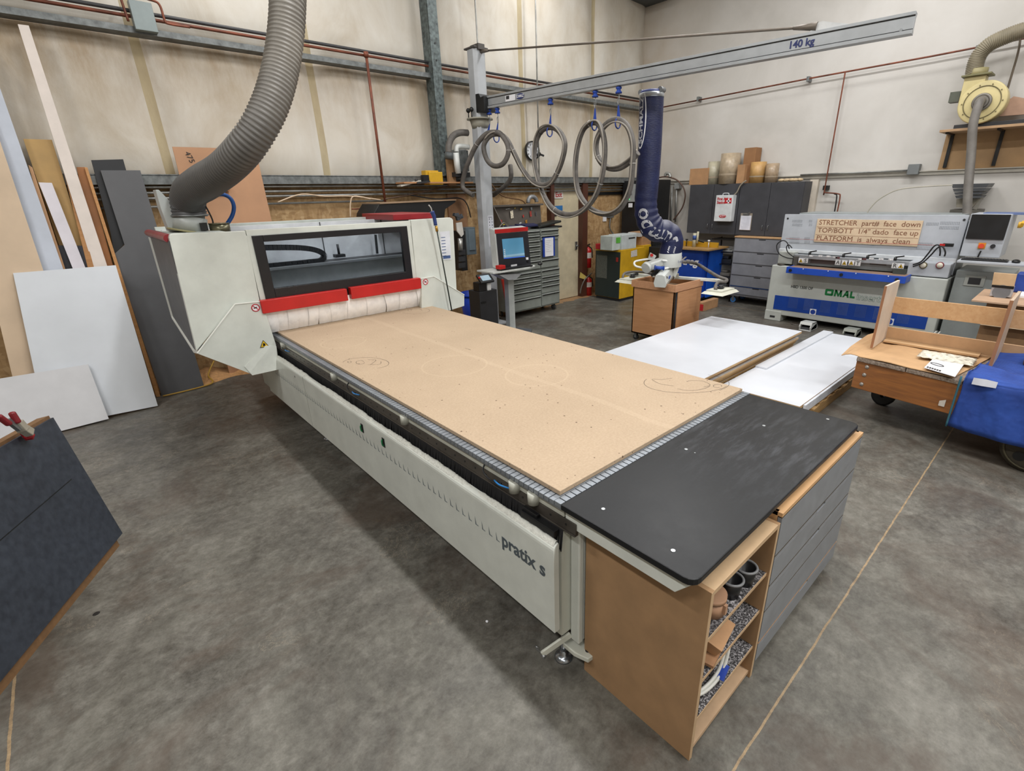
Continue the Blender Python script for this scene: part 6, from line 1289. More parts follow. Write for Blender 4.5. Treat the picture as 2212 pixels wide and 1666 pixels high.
for u, v in ((1756, 674), (1922, 695)):
    c = at(u, v, x=XB-.008); g = G(); g.box(XB-.011, c.y-.045, c.z-.045, XB-.008, c.y+.045, c.z+.045); w_ = put(g, 'white_square', M_paper, bl)
    g = G(); g._lathe((XB-.0115, c.y, c.z), (-1, 0, 0), [(0, 0), (0, .036), (.001, .036), (.001, 0)], 20); d_ = put(g, 'blue_disc', mat('1f3f94', .4), w_)
text('HBD 1300 OF', (XB-.003, 3.0, .555), (0, -1, 0), (0, 0, 1), .058, M_dark, om, 'model_lettering', bold=.001, sx=.95)
g = G(); yo, zo, hx = 2.50, .50, .095
def GL(pts): g.prism([(XB-.003, yo-a, zo+b) for a, b in pts], (-.001, 0, 0))
GL([(0, .01), (.015, 0), (.10, 0), (.10, .03), (.03, .03)]); GL([(0, .01), (.03, .03), (.03, .065), (.0, .085)]); GL([(0, .085), (.03, .065), (.085, .065), (.10, .095), (.015, .095)]); GL([(.085, .03), (.10, .0), (.115, .01), (.115, .085), (.10, .095), (.085, .065)])
GL([(.125, 0), (.15, 0), (.155, .095), (.13, .095)]); GL([(.13, .095), (.158, .095), (.185, .04), (.178, .0)]); GL([(.178, .0), (.19, .0), (.225, .095), (.20, .095)]); GL([(.20, .095), (.225, .095), (.232, 0), (.207, 0)])
GL([(.238, 0), (.262, 0), (.30, .095), (.28, .095)]); GL([(.28, .095), (.305, .095), (.325, 0), (.30, 0)]); GL([(.262, .025), (.31, .025), (.31, .045), (.27, .045)])
GL([(.335, 0), (.40, 0), (.40, .028), (.36, .028), (.36, .095), (.335, .095)])
put(g, 'maker_lettering', mat('0d6b35', .4), om)
text('insert 1', (XB-.003, 2.08, .49), (0, -1, 0), (0, 0, 1), .13, mat('7d948a', .4), om, 'maker_lettering', bold=.004, sx=1.0)
text('insert 1', (XB-.006, 2.08, .49), (0, -1, 0), (0, 0, 1), .13, M_om, om, 'maker_lettering_fill', bold=0, sx=1.0)
# upper back panel
a, b, c, d = at(1696, 463, x=XU), at(2094, 465, x=XU), at(2060, 560, x=XU), at(1683, 548, x=XU)
g = G(); g.prism([(XU, a.y, a.z), (XU, b.y, b.z), (XU, b.y-.0, .9), (XU, a.y, .9)], (.05, 0, 0)); up = put(g, 'upper_panel', M_omu, om, .003)
g = G(); g.box(XU+.05, b.y, .88, 8.95, a.y, a.z-.06); g.box(XU+.04, b.y+.05, a.z-.05, 9.0, a.y-.2, a.z+.02); put(g, 'top_housing', mat('8f9596', .5), om)
g = G(); g.box(XU-.03, b.y, 1.055, XU, a.y, 1.11); put(g, 'bright_ledge', mat('c8ccd0', .3), up, .008)
for u0, v0, n_ in ((1712, 476, 9), (1748, 476, 3), (1712, 484, 9), (1748, 484, 3), (1706, 514, 9), (1738, 514, 5), (1706, 522, 9), (1738, 522, 5), (2002, 482, 8), (2032, 480, 12), (2030, 490, 12), (1982, 525, 10), (1980, 534, 10)):
    c = at(u0, v0, x=XU); g = G()
    for q in range(n_):
        for r in range(3): g.box(XU-.002, c.y-q*.017-.008, c.z-r*.014, XU, c.y-q*.017, c.z-r*.014+.006)
    put(g, 'vent_slots', mat('6f757b', .5), up)
for u, v in ((1702, 472), (2083, 475)):
    c = at(u, v, x=XU); g = G(); g.cyl((XU, c.y, c.z), (XU-.006, c.y, c.z), .014, n=10); put(g, 'corner_screw', M_dark, up)
# sign
sg = thing('instruction_sign', 'pale wooden sign with routed brown lettering on the boring machine top panel', 'sign', (XU-.02, 2.15, 1.3))
s0, s1, s2, s3 = at(1766, 474, x=XU-.02), at(1993, 476, x=XU-.02), at(1983, 532, x=XU-.02), at(1757, 524, x=XU-.02)
y1_, y0_ = (s0.y+s3.y)/2, (s1.y+s2.y)/2; zt_, zb_ = (s0.z+s1.z)/2, (s2.z+s3.z)/2
g = G(); g.box(XU-.02, y0_, zb_, XU-.004, y1_, zt_); bd = put(g, 'sign_board', mat('cdb79a', .6, var=.04), sg, .002)
M_rt = mat('7a4f38', .7); hh_ = (zt_-zb_)/3
for k, s_t in enumerate(('STRETCHER  part#  face  down', 'TOP/BOTT  1/4" dado  face up', 'PLATFORM  is  always  clean')):
    ob = text(s_t, (XU-.0215, y1_-.03, zt_-hh_*(k+1)+.032), (0, -1, 0), (0, 0, 1), hh_*.86, M_rt, bd, 'routed_lettering', bold=0, sx=1)
    wd = max(abs(v.co.y+sg.location.y-(y1_-.03)) for v in ob.data.vertices); tgt = (y1_-y0_)-(.05 if k < 2 else .12)
    for v in ob.data.vertices:
        yw = v.co.y+sg.location.y; v.co.y = (y1_-.03)+(yw-(y1_-.03))*tgt/wd-sg.location.y
for k in (1, 2):
    g = G(); g.box(XU-.0215, y0_+.01, zt_-hh_*k-.004, XU-.02, y1_-.01, zt_-hh_*k-.0005); put(g, 'routed_line', M_rt, bd)
g = G(); z_ = 1.255; g.tube([at(1697, 515, x=XU-.03), at(1860, 524, x=XU-.03), at(2023, 530, x=XU-.03)], .0025, 5); put(g, 'laser_line', mat('b0564c', .5), om)
# front working mechanism
def ow(u, v, x=8.2): return at(u, v, x=x)
g = G(); a, b = ow(1690, 545), ow(1980, 560); g.box(8.2, b.y, .90, XU, a.y+.04, 1.04); put(g, 'clamp_beam_back', mat('7f8588', .4, .3), om, .004)
g = G(); a, b = ow(1718, 548, 8.16), ow(1980, 560, 8.16); g.box(8.13, b.y, 1.0, 8.2, a.y, 1.055); put(g, 'aluminium_rail', M_alu, om, .004)
g = G(); a, b = ow(1683, 545, 8.14), ow(1712, 565, 8.14); g.box(8.14, a.y-.22, .90, 8.34, a.y, 1.08); put(g, 'side_block', M_om, om, .006)
g = G(); a, b = ow(1964, 565, 8.12), ow(2050, 590, 8.12); g.box(8.12, b.y, .885, 8.34, a.y, 1.06); gb = put(g, 'gauge_block', M_omu, om, .01)
for u, m_ in ((1995, '5f5426'), (2031, '7a2533')):
    c = ow(u, 573, 8.12); c.x = 8.115; g = G(); g._lathe(c, (-1, 0, 0), [(0, 0), (0, .042), (.02, .042), (.02, .034), (.015, 0)], 22); gg = put(g, 'pressure_gauge', mat(m_, .4), gb)
    g = G(); g._lathe(c+V((-.017, 0, 0)), (-1, 0, 0), [(0, 0), (0, .033), (.005, .033), (.005, 0)], 20); put(g, 'gauge_face', mat('d8d3c4', .4), gg)
g = G(); a, b = ow(1708, 575, 7.95), ow(1960, 598, 7.95)
yA, yB = at(1703, 577, x=7.85).y, at(1955, 596, x=7.85).y
g = G(); g.box(7.85, yB, .875, 8.14, yA, .895); put(g, 'work_table', mat('8a7060', .5), om)
g = G(); g.box(7.835, yB-.02, .81, 7.855, yA+.02, .90); g.box(7.855, yB-.02, .81, 8.1, yB, .90); g.box(7.855, yA, .81, 8.1, yA+.02, .90); fr2 = put(g, 'blue_table_frame', mat('1644a6', .4), om, .003)
for f_ in (.03, .5, .95):
    c = V((7.83, yA+(yB-yA)*f_, .855)); g = G(); g.cyl(c+V((.005, 0, 0)), c-V((.012, 0, 0)), .022, n=12); put(g, 'table_knob', M_black, fr2)
for f_ in (.15, .38, .62, .88):
    g = G(); g.cyl((7.836, yA+(yB-yA)*f_, .89), (7.83, yA+(yB-yA)*f_, .89), .007, n=8); put(g, 'white_rivet', M_paper, fr2)
for u in (1750, 1824, 1877, 1938):
    c = ow(u, 541, 8.15); g = G(); g.cyl((8.16, c.y, 1.05), (8.16, c.y, 1.10), .018, n=12); g.bar((8.16, c.y, 1.10), (8.12, c.y-.10, 1.125), .016, .016); put(g, 'clamp_lever', M_black, om)
for u0, u1, v0, v1, cc_ in ((1752, 1802, 555, 572, '4c4242'), (1881, 1914, 560, 574, '4c4646'), (1832, 1840, 558, 571, '3b3b3b')):
    a, b = ow(u0, v0, 8.19), ow(u1, v1, 8.19); g = G(); g.box(8.188, b.y, b.z, 8.2, a.y, a.z); put(g, 'dark_guard', mat(cc_, .5), om)
g = G(); a, b = ow(1716, 555, 8.1), ow(1722, 575, 8.1); g.box(8.08, a.y-.06, .9, 8.2, a.y, 1.03); put(g, 'end_bracket', mat('4d4b47', .5), om)
g = G(); a = ow(1962, 570, 8.1); g.box(8.05, a.y, .89, 8.2, a.y+.14, .96); put(g, 'end_bracket', mat('3a403d', .5), om)
# letter plates
def plate(u, v, s_t, x=8.065):
    c = at(u, v, x=x); g = G(); g.box(x, c.y-.035, c.z-.035, x+.004, c.y+.035, c.z+.035); p_ = put(g, 'letter_plate', mat('c4c6c6', .4), om, .001)
    text(s_t, (x-.001, c.y, c.z-.025), (0, -1, 0), (0, 0, 1), .075, M_dark, p_, 'plate_letter', align='CENTER', bold=.0005)
def wplate(u, v, x=8.065):
    c = at(u, v, x=x); g = G(); g.box(x, c.y-.035, c.z-.035, x+.004, c.y+.035, c.z+.035); p_ = put(g, 'warning_plate', M_paper, om, .001); warn(V((x-.0015, c.y, c.z-.002)), (0, -1, 0), (0, 0, 1), 0, p_, .03)
for u, v, s_t in ((1740, 563, 'S'), (1810, 567, 'A'), (1853, 569, 'T'), (1933, 574, 'R')): plate(u, v, s_t)
for u, v in ((1730, 563), (1824, 568), (1839, 568), (1946, 575)): wplate(u, v)
for u, v in ((1752, 553), (1772, 553), (1789, 554), (1804, 556), (1809, 557), (1858, 560), (1866, 560), (1882, 559), (1903, 560), (1924, 561)):
    c = at(u, v, x=8.12); g = G(); g.box(8.126, c.y-.028, c.z-.012, 8.13, c.y+.028, c.z+.012); put(g, 'small_sticker', mat('5a3034' if u in (1809, 1866) else 'cfd0d2', .5, var=.2, sc=60), om)
for P_ in ([(1716, 559), (1700, 557), (1683, 548), (1678, 530), (1690, 520), (1700, 524), (1705, 538)], [(1714, 555), (1702, 545), (1699, 534), (1704, 529), (1711, 536)]):
    g = G(); g.tube(spline([at(u, v, x=8.1) for u, v in P_], 6), .008, 8); put(g, 'air_hose', M_black, om)
for P_ in ([(1972, 572), (1990, 565), (2005, 548), (2018, 532), (2028, 530), (2031, 543), (2030, 553)], [(1972, 576), (1992, 568), (2010, 552), (2025, 536), (2036, 533), (2042, 545), (2040, 554)]):
    g = G(); g.tube(spline([at(u, v, x=8.08) for u, v in P_], 6), .009, 8); put(g, 'air_hose', M_black, om)
g = G(); g.bar(at(2037, 529, x=8.25), at(2060, 530, x=8.25), .05, .04); put(g, 'laser_unit', M_black, om, .004); g = G(); g.bar(at(2030, 529, x=8.24), at(2042, 529, x=8.24), .03, .025); put(g, 'laser_tip', M_red, om)
g = G(); g.box(8.0, 3.1, .876, 8.12, 3.25, .9) if False else g.cyl((8.16, 3.22, .876), (8.16, 3.22, .90), .06, n=18); put(g, 'dark_knob', mat('4a443c', .5), om)
# loose cable + pipe on top
g = G(); g.tube(spline([at(u, v, x=8.7) for u, v in ((1872, 463), (1880, 450), (1900, 430), (1940, 410), (2000, 403), (2058, 400))], 6), .008, 8); solo(g, 'arched_cable', mat('a39f92', .6), 'thin pale cable arching from the boring machine to the louvred wall fixture', 'cable')
# foot pedals
for u, v, lab in ((1750, 709, 'light grey foot pedal on the floor before the boring machine, left one'), (1854, 718, 'darker grey foot pedal on the floor before the boring machine, right one')):
    p = at(u, v, z=0); p.x = min(p.x, 7.76); t_ = thing('foot_pedal', lab, 'pedal', p); m_ = mat('b5b7b4', .45) if u < 1800 else mat('84877f', .5)
    g = G(); x, y = p.x, p.y; W2 = .085
    for s0 in (-W2, W2-.018): g.prism([(x, y+s0, 0), (x+.25, y+s0, 0), (x+.27, y+s0, .06), (x+.20, y+s0, .12), (x+.02, y+s0, .13), (x-.02, y+s0, .06)], (0, .018, 0))
    g.prism([(x-.005, y-W2, .09), (x+.02, y-W2, .13), (x+.20, y-W2, .12), (x+.27, y-W2, .06), (x+.27, y-W2, 0), (x+.24, y-W2, 0), (x+.24, y-W2, .05), (x+.19, y-W2, .10), (x+.03, y-W2, .105), (x+.01, y-W2, .09)], (0, 2*W2, 0)); g.box(x-.01, y-W2, 0, x+.25, y+W2, .015); put(g, 'pedal_shell', m_, t_, .006)
    g = G(); g.prism([(x+.01, y-.085, .016), (x+.03, y-.085, .05), (x+.2, y-.085, .095), (x+.23, y-.085, .05), (x+.23, y-.085, .016)], (0, .17, 0)); put(g, 'pedal_plate', M_dark, t_)
    g = G(); g.tube(spline([(x+.2, y+W2, .02), (x+.28, y+W2+.1, .01), (x+.24, y+.25, .01), (x+.3, y+.32, .01)], 5), .006, 6); put(g, 'pedal_cable', M_hose, t_)
# ---------------- control cabinet
XC = 8.2
cc = thing('control_cabinet', 'tall pale grey control cabinet with dark monitor at the right of the boring machine', 'control cabinet', (8.6, .7, 0))
L_, R_2 = 1.06, .52; zt_ = at(2095, 464, x=XC).z
g = G(); g.box(XC+.03, R_2, 0, 8.9, L_, .98); put(g, 'lower_body', mat('8f9594', .45, var=.04), cc, .006)
ps = [at(u, v, x=XC) for u, v in ((2098, 462), (2190, 460), (2157, 558), (2072, 553))]
g = G(); yl, yr = (ps[0].y+ps[3].y)/2, (ps[1].y+ps[2].y)/2; g.box(XC, yr, ps[3].z-.0, 8.75, yl, ps[0].z); hd_ = put(g, 'screen_housing', M_omu, cc, .008)
ps2 = [at(u, v, x=XC-.01) for u, v in ((2098, 463), (2186, 463), (2167, 519), (2084, 515))]
g = G(); g.box(XC-.025, (ps2[1].y+ps2[2].y)/2, (ps2[2].z+ps2[3].z)/2, XC, (ps2[0].y+ps2[3].y)/2-.01, ps2[0].z); mo = put(g, 'monitor', M_black, cc, .004)
c = at(2121, 531, x=XC); g = G(); g.box(XC-.006, c.y-.035, c.z-.035, XC, c.y+.035, c.z+.035); es = put(g, 'yellow_backplate', mat('c98a2c', .4), hd_); g = G(); g.cyl((XC-.006, c.y, c.z), (XC-.04, c.y, c.z), .022, .028, n=16); put(g, 'emergency_stop', mat('d0452a', .4), es)
c = at(2145, 532, x=XC); g = G(); g.cyl((XC, c.y, c.z), (XC-.03, c.y, c.z), .024, n=14); put(g, 'selector_knob', M_dark, hd_)
g = G(); g.bar(at(2119, 542, x=XC-.01), at(2112, 556, x=XC-.01), .01, .015); put(g, 'black_lever', M_black, hd_)
zs = at(2070, 562, x=7.98).z; ya_, yb_ = at(2068, 562, x=7.98).y, at(2180, 570, x=7.98).y
g = G(); g.box(7.96, yb_-.25, zs-.03, XC+.03, ya_, zs); put(g, 'keyboard_shelf', M_omu, cc, .006)
kb = thing('keyboard', 'black keyboard on the shelf below the dark monitor', 'keyboard', (8.05, (ya_+yb_)/2, zs)); g = G(); g.box(8.0, yb_+.02, zs, 8.14, ya_-.03, zs+.02); k0 = put(g, 'keyboard_base', M_dark, kb, .003)
g = G()
for r in range(4):
    for k in range(14): w_ = (ya_-yb_-.08)/14; g.box(8.01+r*.031, yb_+.035+k*w_, zs+.02, 8.035+r*.031, yb_+.03+(k+1)*w_, zs+.026)
put(g, 'keys', M_black, k0)
g = G(); c = at(2195, 565, x=8.05); g.sphere((8.05, c.y, zs+.015), .05, 12, (1.1, .8, .5)); solo(g, 'computer_mouse', M_black, 'black mouse on the shelf at the far right of the control cabinet', 'mouse')
c = at(2105, 608, x=XC+.03); g = G(); g.box(XC+.015, c.y-.1, c.z-.06, XC+.03, c.y+.1, c.z+.07); oo = put(g, 'outlet_plate', mat('9ea19c', .4), cc, .004); g = G(); g.box(XC+.01, c.y-.06, c.z-.035, XC+.015, c.y+.06, c.z+.045); put(g, 'outlet_recess', M_dark, oo)
g = G(); c = at(2200, 486, y=R_2-.002); g.cyl((c.x, R_2, c.z), (c.x, R_2-.03, c.z), .03, n=12); g.bar((c.x-.03, R_2-.03, c.z), (c.x+.03, R_2-.03, c.z+.02), .02, .04); put(g, 'rotary_switch', mat('c69a28', .4), cc)
g = G(); g.box(XC+.1, R_2+.05, zt_, 8.6, yl-.1, zt_+.02); solo(g, 'blue_folder', mat('5d6f9a', .5), 'thin blue folder lying on top of the control cabinet', 'folder')
for k in (0, .04):
    g = G(); g.tube(spline([(8.14, 1.08-k, .19), (8.05, 1.12-k, .14), (7.98, 1.3-k, .02), (7.9, 1.5-k, .012)], 5), .01, 8); solo(g, 'white_cable', mat('c3c3bd', .5), 'white cable from the control cabinet to the floor, %s' % ('left one' if k == 0 else 'right one'), 'cable')
# ---------------- louvred wall fixture
lf = thing('louvred_fixture', 'dark stepped louvred fixture on the white wall above the boring machine', 'fixture', at(2090, 455, x=9.0))
for k, (u0, u1, v0, v1) in enumerate(((2056, 2134, 398, 407), (2058, 2128, 408, 415), (2061, 2122, 416, 422), (2063, 2119, 423, 430))):
    a, b = at(u0, v0, x=8.95), at(u1, v1, x=8.95); g = G(); g.prism([(8.95, a.y, a.z), (8.95, b.y, a.z), (8.95, b.y+.02, b.z+.01), (8.95, a.y-.02, b.z+.01)], (.5-k*.03, 0, 0)); put(g, 'louvre', mat('45474a', .45), lf)
a, b = at(2066, 430, x=9.1), at(2100, 448, x=9.1); g = G(); g.prism([(9.1, a.y, a.z), (9.1, b.y-.05, a.z), (9.1, b.y, b.z), (9.1, a.y-.02, b.z)], (.38, 0, 0)); put(g, 'housing', mat('8a8477', .5), lf); g = G(); g.box(9.05, b.y-.1, b.z-.07, 9.45, a.y+.03, b.z-.03); put(g, 'bottom_plate', mat('57544d', .5), lf); g = G(); g.bar(at(2118, 430, x=9.2), at(2105, 452, x=9.2), .03, .05); put(g, 'side_arm', mat('9a978f', .5), lf)
# ---------------- wall shelf, blower and hoses
ws = thing('bracket_shelf', 'wide wooden wall shelf on black brackets carrying the cream blower', 'shelf', (9.25, .6, 2.65))
q = at(2030, 281, x=8.98); zs = q.z; g = G(); g.box(8.98, -1.2, zs-.03, 9.49, q.y, zs); put(g, 'shelf_board', mat('a88866', .6, var=.08), ws, .002)
a = at(2040, 290, x=9.47); b = at(2029, 370, x=9.47); g = G(); g.box(9.47, -1.2, b.z, 9.49, (a.y+b.y)/2, zs-.03); put(g, 'back_board', mat('ab8a62', .65, var=.08, sc=2), ws)
for u, v in ((2056, 298), (2168, 278)):
    p = at(u, v, x=9.44); g = G(); g.box(9.44, p.y-.02, zs-.46, 9.47, p.y+.02, zs-.03); g.box(9.05, p.y-.015, zs-.05, 9.47, p.y+.015, zs-.03); put(g, 'shelf_bracket', M_black, ws)
p = at(2062, 266, x=9.05); g = G(); g.box(9.05, -1.1, zs+.002, 9.4, p.y, zs+.05); solo(g, 'black_board', M_dark, 'long black flat board lying on the wall shelf under the blower', 'board', bevel=.003)
g = G(); g.prism([at(u, v, x=9.3) for u, v in ((2150, 252), (2165, 225), (2190, 208), (2212, 212), (2240, 215), (2240, 245))], (.05, 0, 0)); solo(g, 'curved_tan_board', mat('b3917b', .7), 'curved tan panel standing on the wall shelf right of the blower', 'panel')
bw = thing('dust_blower', 'round cream dust-collector blower standing on the wall shelf', 'blower', (9.1, 1.35, zs+.05)); c = at(2121, 221, x=9.0); r = .235; M_crm = mat('cbbd8a', .4, var=.04, name='cream_enamel')
g = G(); g._lathe(c, (1, 0, 0), [(0, .0), (0, r), (.01, r+.01), (.2, r+.01), (.21, r), (.21, 0)], 36)
g.box(c.x+.012, c.y+.03, c.z, c.x+.2, c.y+.245, c.z+.31); put(g, 'volute_housing', M_crm, bw, .006)
g = G(); g.tube([c+V((-.006, r*.78*math.cos(t), r*.78*math.sin(t))) for t in [i*math.pi/18 for i in range(36)]], .005, 5, closed=True); pl2 = put(g, 'cover_seam', mat('6d6546', .5), bw)
for i in range(10):
    t = i*math.pi/5; q = c+V((-.008, r*.86*math.cos(t), r*.86*math.sin(t))); g = G(); g.sphere(q, .008, 6); put(g, 'cover_bolt', mat('8a8160', .4, .4), bw)
g = G(); g.tube([c+V((-.02, .085*math.cos(t), .085*math.sin(t))) for t in [i*math.pi/12 for i in range(24)]], .018, 8, closed=True); g.cyl(c, c-V((.06, 0, 0)), .07, n=20); put(g, 'inlet_ring', mat('77736c', .4, .3), bw)
tp = V((c.x+.1, c.y+.135, c.z+.31)); g = G(); g.box(tp.x-.14, tp.y-.16, tp.z, tp.x+.14, tp.y+.14, tp.z+.02); put(g, 'outlet_flange', mat('6e6a48', .5), bw, .003)
g = G(); g.cyl(tp, tp+V((0, 0, .09)), .1, n=24); put(g, 'outlet_collar', mat('8e8660', .5), bw)
g = G(); q = at(2064, 212, x=9.1); g.box(9.05, q.y-.05, q.z-.05, 9.2, q.y+.06, q.z+.07); g.cyl((9.2, c.y, c.z), (9.42, c.y, c.z), .1, n=20); put(g, 'motor_switch', mat('4f5247', .5), bw)
# ribbed outlet hose
hp2 = [tp+V((0, 0, .08)), at(2104, 160, x=9.1), at(2112, 125, x=9.1), at(2135, 98, x=9.1), at(2170, 80, x=9.1), at(2210, 66, x=9.1), at(2260, 55, x=9.1)]
bs = spline(hp2, 40); cum = [0]
for a, b in zip(bs, bs[1:]): cum.append(cum[-1]+(b-a).length)
pp_ = resample(bs, cum, .0045); g = G(); g.tube(pp_, [.088+.005*(0, 1, 0, -1)[i % 4] for i in range(len(pp_))], 24, caps=False); solo(g, 'blower_outlet_hose', mat('827a66', .5, var=.08), 'ribbed hose curving up and right from the cream blower', 'hose')
hp3 = [c-V((.03, 0, 0)), c-V((.12, 0, .0)), c+V((-.17, 0, -.06)), at(2102, 270, x=8.8), at(2098, 330, x=8.8), at(2092, 400, x=8.75), at(2089, 462, x=8.72), at(2088, 500, x=8.7)]
g = G(); g.tube(spline(hp3, 12), .05, 16); solo(g, 'blower_inlet_hose', mat('6f6b66', .5, var=.1), 'smooth grey hose dropping from the blower centre to the boring machine', 'hose')
g = G(); g.tube(spline([at(2206, 62, x=9.4), at(2200, 110, x=9.4), at(2180, 180, x=9.4), at(2168, 222, x=9.4)], 6), .012, 8); solo(g, 'brown_cable', mat('5d5244', .6), 'dark cable running diagonally down the wall right of the blower', 'cable')
# ---------------- table with open box behind the cart
tb2 = thing('side_table', 'small tan wooden table with a brown cabinet body behind the cart', 'table', (7.3, .3, 0)); ZT2 = .84
p = at(2104, 648, z=ZT2); g = G(); g.box(p.x, -.9, ZT2-.02, p.x+.85, p.y+.02, ZT2); put(g, 'table_top', mat('b6977c', .6, var=.05), tb2, .003); g = G(); g.box(p.x+.15, -.8, .05, p.x+.8, p.y-.1, ZT2-.02); put(g, 'cabinet_body', mat('7e6042', .6, var=.08), tb2)
g = G(); q = at(2122, 694, z=.6); g.box(q.x-.1, -.9, .58, q.x+.3, q.y, .60); put(g, 'pale_shelf', mat('cbb597', .6), tb2)
g = G(); q0 = at(2190, 640, z=ZT2); g.box(q0.x-.05, -.9, ZT2, q0.x+.3, q0.y-.04, ZT2+.02); solo(g, 'white_board', M_paper, 'small white board at the far right of the side table', 'board')
bx3 = thing('display_box', 'open small box with raised tan lid and grey disc front on the side table', 'box', at(2160, 640, z=ZT2)); 
q = at(2136, 641, z=ZT2); X3 = q.x; f3 = lambda u, v: at(u, v, x=X3)
g = G(); g.prism([f3(2137, 639), f3(2183, 643), f3(2190, 621), f3(2143, 618)], (.12, 0, 0)); bb = put(g, 'box_base', mat('a8a6a8', .4), bx3, .002)
c = f3(2163, 631); g = G(); g._lathe(c-V((.003, 0, 0)), (-1, 0, 0), [(0, 0), (0, .075), (.001, .075), (.001, 0)], 24); put(g, 'grey_disc', mat('6d7075', .4), bb)
g = G(); g.prism([f3(2142, 617), f3(2190, 621), f3(2197, 593), f3(2147, 589)], (.03, 0, 0)); lb2 = put(g, 'raised_lid', mat('c0a27e', .6), bx3, .002); g = G(); g.prism([f3(2142, 620)-V((.002, 0, 0)), f3(2190, 625)-V((.002, 0, 0)), f3(2191, 619)-V((.002, 0, 0)), f3(2143, 615)-V((.002, 0, 0))], (-.004, 0, 0)); put(g, 'black_hinge_strip', M_black, lb2)
g = G(); q = at(2180, 600, x=7.7); g.box(7.75, -.5, .86, 8.05, at(2176, 585, x=7.75).y, 1.12) if False else g.box(7.75, -.3, ZT2+.0, 7.9, at(2195, 600, x=7.75).y, ZT2+.22); solo(g, 'blue_bag', mat('1d3a86', .5, var=.15), 'dark blue bag behind the open display box', 'bag', bevel=.02)
# ================================================================ PLATFORM CART
A = V((4.86, 1.14, 0)); C_ = V((4.75, .445, 0)); e1 = (C_-A).normalized(); e2 = V((-e1.y, e1.x, 0)); e2 = e2 if e2.x > 0 else -e2
def K(s, t, z): return A+e1*s+e2*t+V((0, 0, z))
def kb_(g, s0, t0, z0, s1, t1, z1): return g.add([K(s, t, z) for s in (s0, s1) for t in (t0, t1) for z in (z0, z1)], [(0, 1, 3, 2), (4, 6, 7, 5), (0, 4, 5, 1), (2, 3, 7, 6), (0, 2, 6, 4), (1, 5, 7, 3)])
ct = thing('platform_cart', 'old orange wooden platform cart on iron wheels with a battered deck', 'cart', K(1.1, .5, 0))
M_or = wood('6f4526', '96602f', 'orange_timber', (6, 1, 14)); LN, WD = 2.3, 1.05
g = G(); kb_(g, 0, 0, .31, LN, .05, .565); sd_ = put(g, 'side_board', M_or, ct, .006); g = G(); kb_(g, 0, WD-.05, .31, LN, WD, .565); put(g, 'side_board', M_or, ct, .006); g = G(); kb_(g, 0, .05, .31, .05, WD-.05, .565); put(g, 'end_board', M_or, ct, .006)
tdk = NT('battered_deck'); c = tdk.coord(); n1 = tdk.noise(tdk.coord((3, 14, 14)), 4, 7, .75); tdk.out(tdk.ramp(n1, [(.3, '4d3d30'), (.5, '8a7a6c'), (.7, 'b0a598')]), .85); tdk.bump(n1, .6, .02)
random.seed(21)
for k in range(6):
    s0 = k*LN/6; g = G(); kb_(g, s0+.002, -.01+random.uniform(-.006, .006), .563, s0+LN/6-.004, WD, .598); put(g, 'deck_plank', tdk.m, ct, .004)
for u, v in ((1873, 793), (1867, 810), (1861, 830)):
    n_ = (C_-A).cross(V((0, 0, 1))); q = at(u, v, pl=(A, n_)); g = G(); g._lathe(q, -e2, [(0, 0), (0, .018), (.006, .014), (.009, .0)], 14); put(g, 'bolt_head', mat('9d9890', .4, .5), sd_)
def wheel(s, t, r, w, nm, m_, spokes=False):
    c0 = K(s, t, r); g = G(); g._lathe(c0-e2*w/2, e2, [(0, .02), (0, r*.8), (0, r), (w, r), (w, r*.8), (w, .02)], 36)
    o = put(g, nm, m_, ct)
    if spokes:
        for k in range(5):
            a = k*2*math.pi/5+.3; q = c0-e2*(w/2+.002)+(e1*math.cos(a)+V((0, 0, math.sin(a))))*r*.5; g = G(); g._lathe(q, -e2, [(0, 0), (0, r*.2), (.002, r*.2), (.002, 0)], 18); put(g, 'wheel_hole', M_black, o)
        g = G(); g.tube([c0-e2*(w/2+.004)+(e1*math.cos(a)+V((0, 0, math.sin(a))))*r*.86 for a in [k*math.pi/16 for k in range(32)]], .008, 6, closed=True); put(g, 'rim_edge', mat('55503f', .5, .3), o)
        g = G(); g.cyl(c0-e2*(w/2+.03), c0+e2*w, .03, n=16); put(g, 'hub', mat('6d5c3c', .5, .4), o)
    return o
wheel(1.25, .12, .185, .07, 'iron_wheel', mat('3f3a30', .6, .2), True); wheel(1.25, WD-.12, .185, .07, 'iron_wheel', mat('3f3a30', .6, .2), True)
q = at(1890, 866, z=0); 
for t in (.60,):
    wheel(.06, t, .10, .05, 'swivel_caster', M_rubber); g = G(); kb_(g, .04, t-.04, .19, .14, t+.04, .33); put(g, 'caster_post', M_dark, ct)
g = G(); g.cyl(K(1.25, .0, .185), K(1.25, WD, .185), .015, n=10); kb_(g, 1.15, .1, .185, 1.35, .16, .33); kb_(g, 1.15, WD-.16, .185, 1.35, WD-.1, .33); put(g, 'axle', M_dark, ct)
# cardboard on deck
g = G(); vs = []; NS = 16
for i in range(NS+1):
    s = -.20+i*.9/NS
    for j, t in enumerate((-.01, .3, .6, .95)):
        lift_ = .03*max(0, -s/.2)**1.2*(-1 if j < 2 else 1)+.012*math.sin(i*.9+j) if s < .05 else .003*math.sin(i+j)
        vs.append(K(s*(1 if s > 0 else 1.0-.35*(j == 0)), t, .612+lift_))
g.add(vs, [(i*4+j, (i+1)*4+j, (i+1)*4+j+1, i*4+j+1) for i in range(NS) for j in range(3)]); o = solo(g, 'cardboard_sheet', mat('b8946c', .75, var=.05), 'flat cardboard sheet on the cart deck curling over its left end', 'cardboard'); sm = o.modifiers.new('thick', 'SOLIDIFY'); sm.thickness = .006
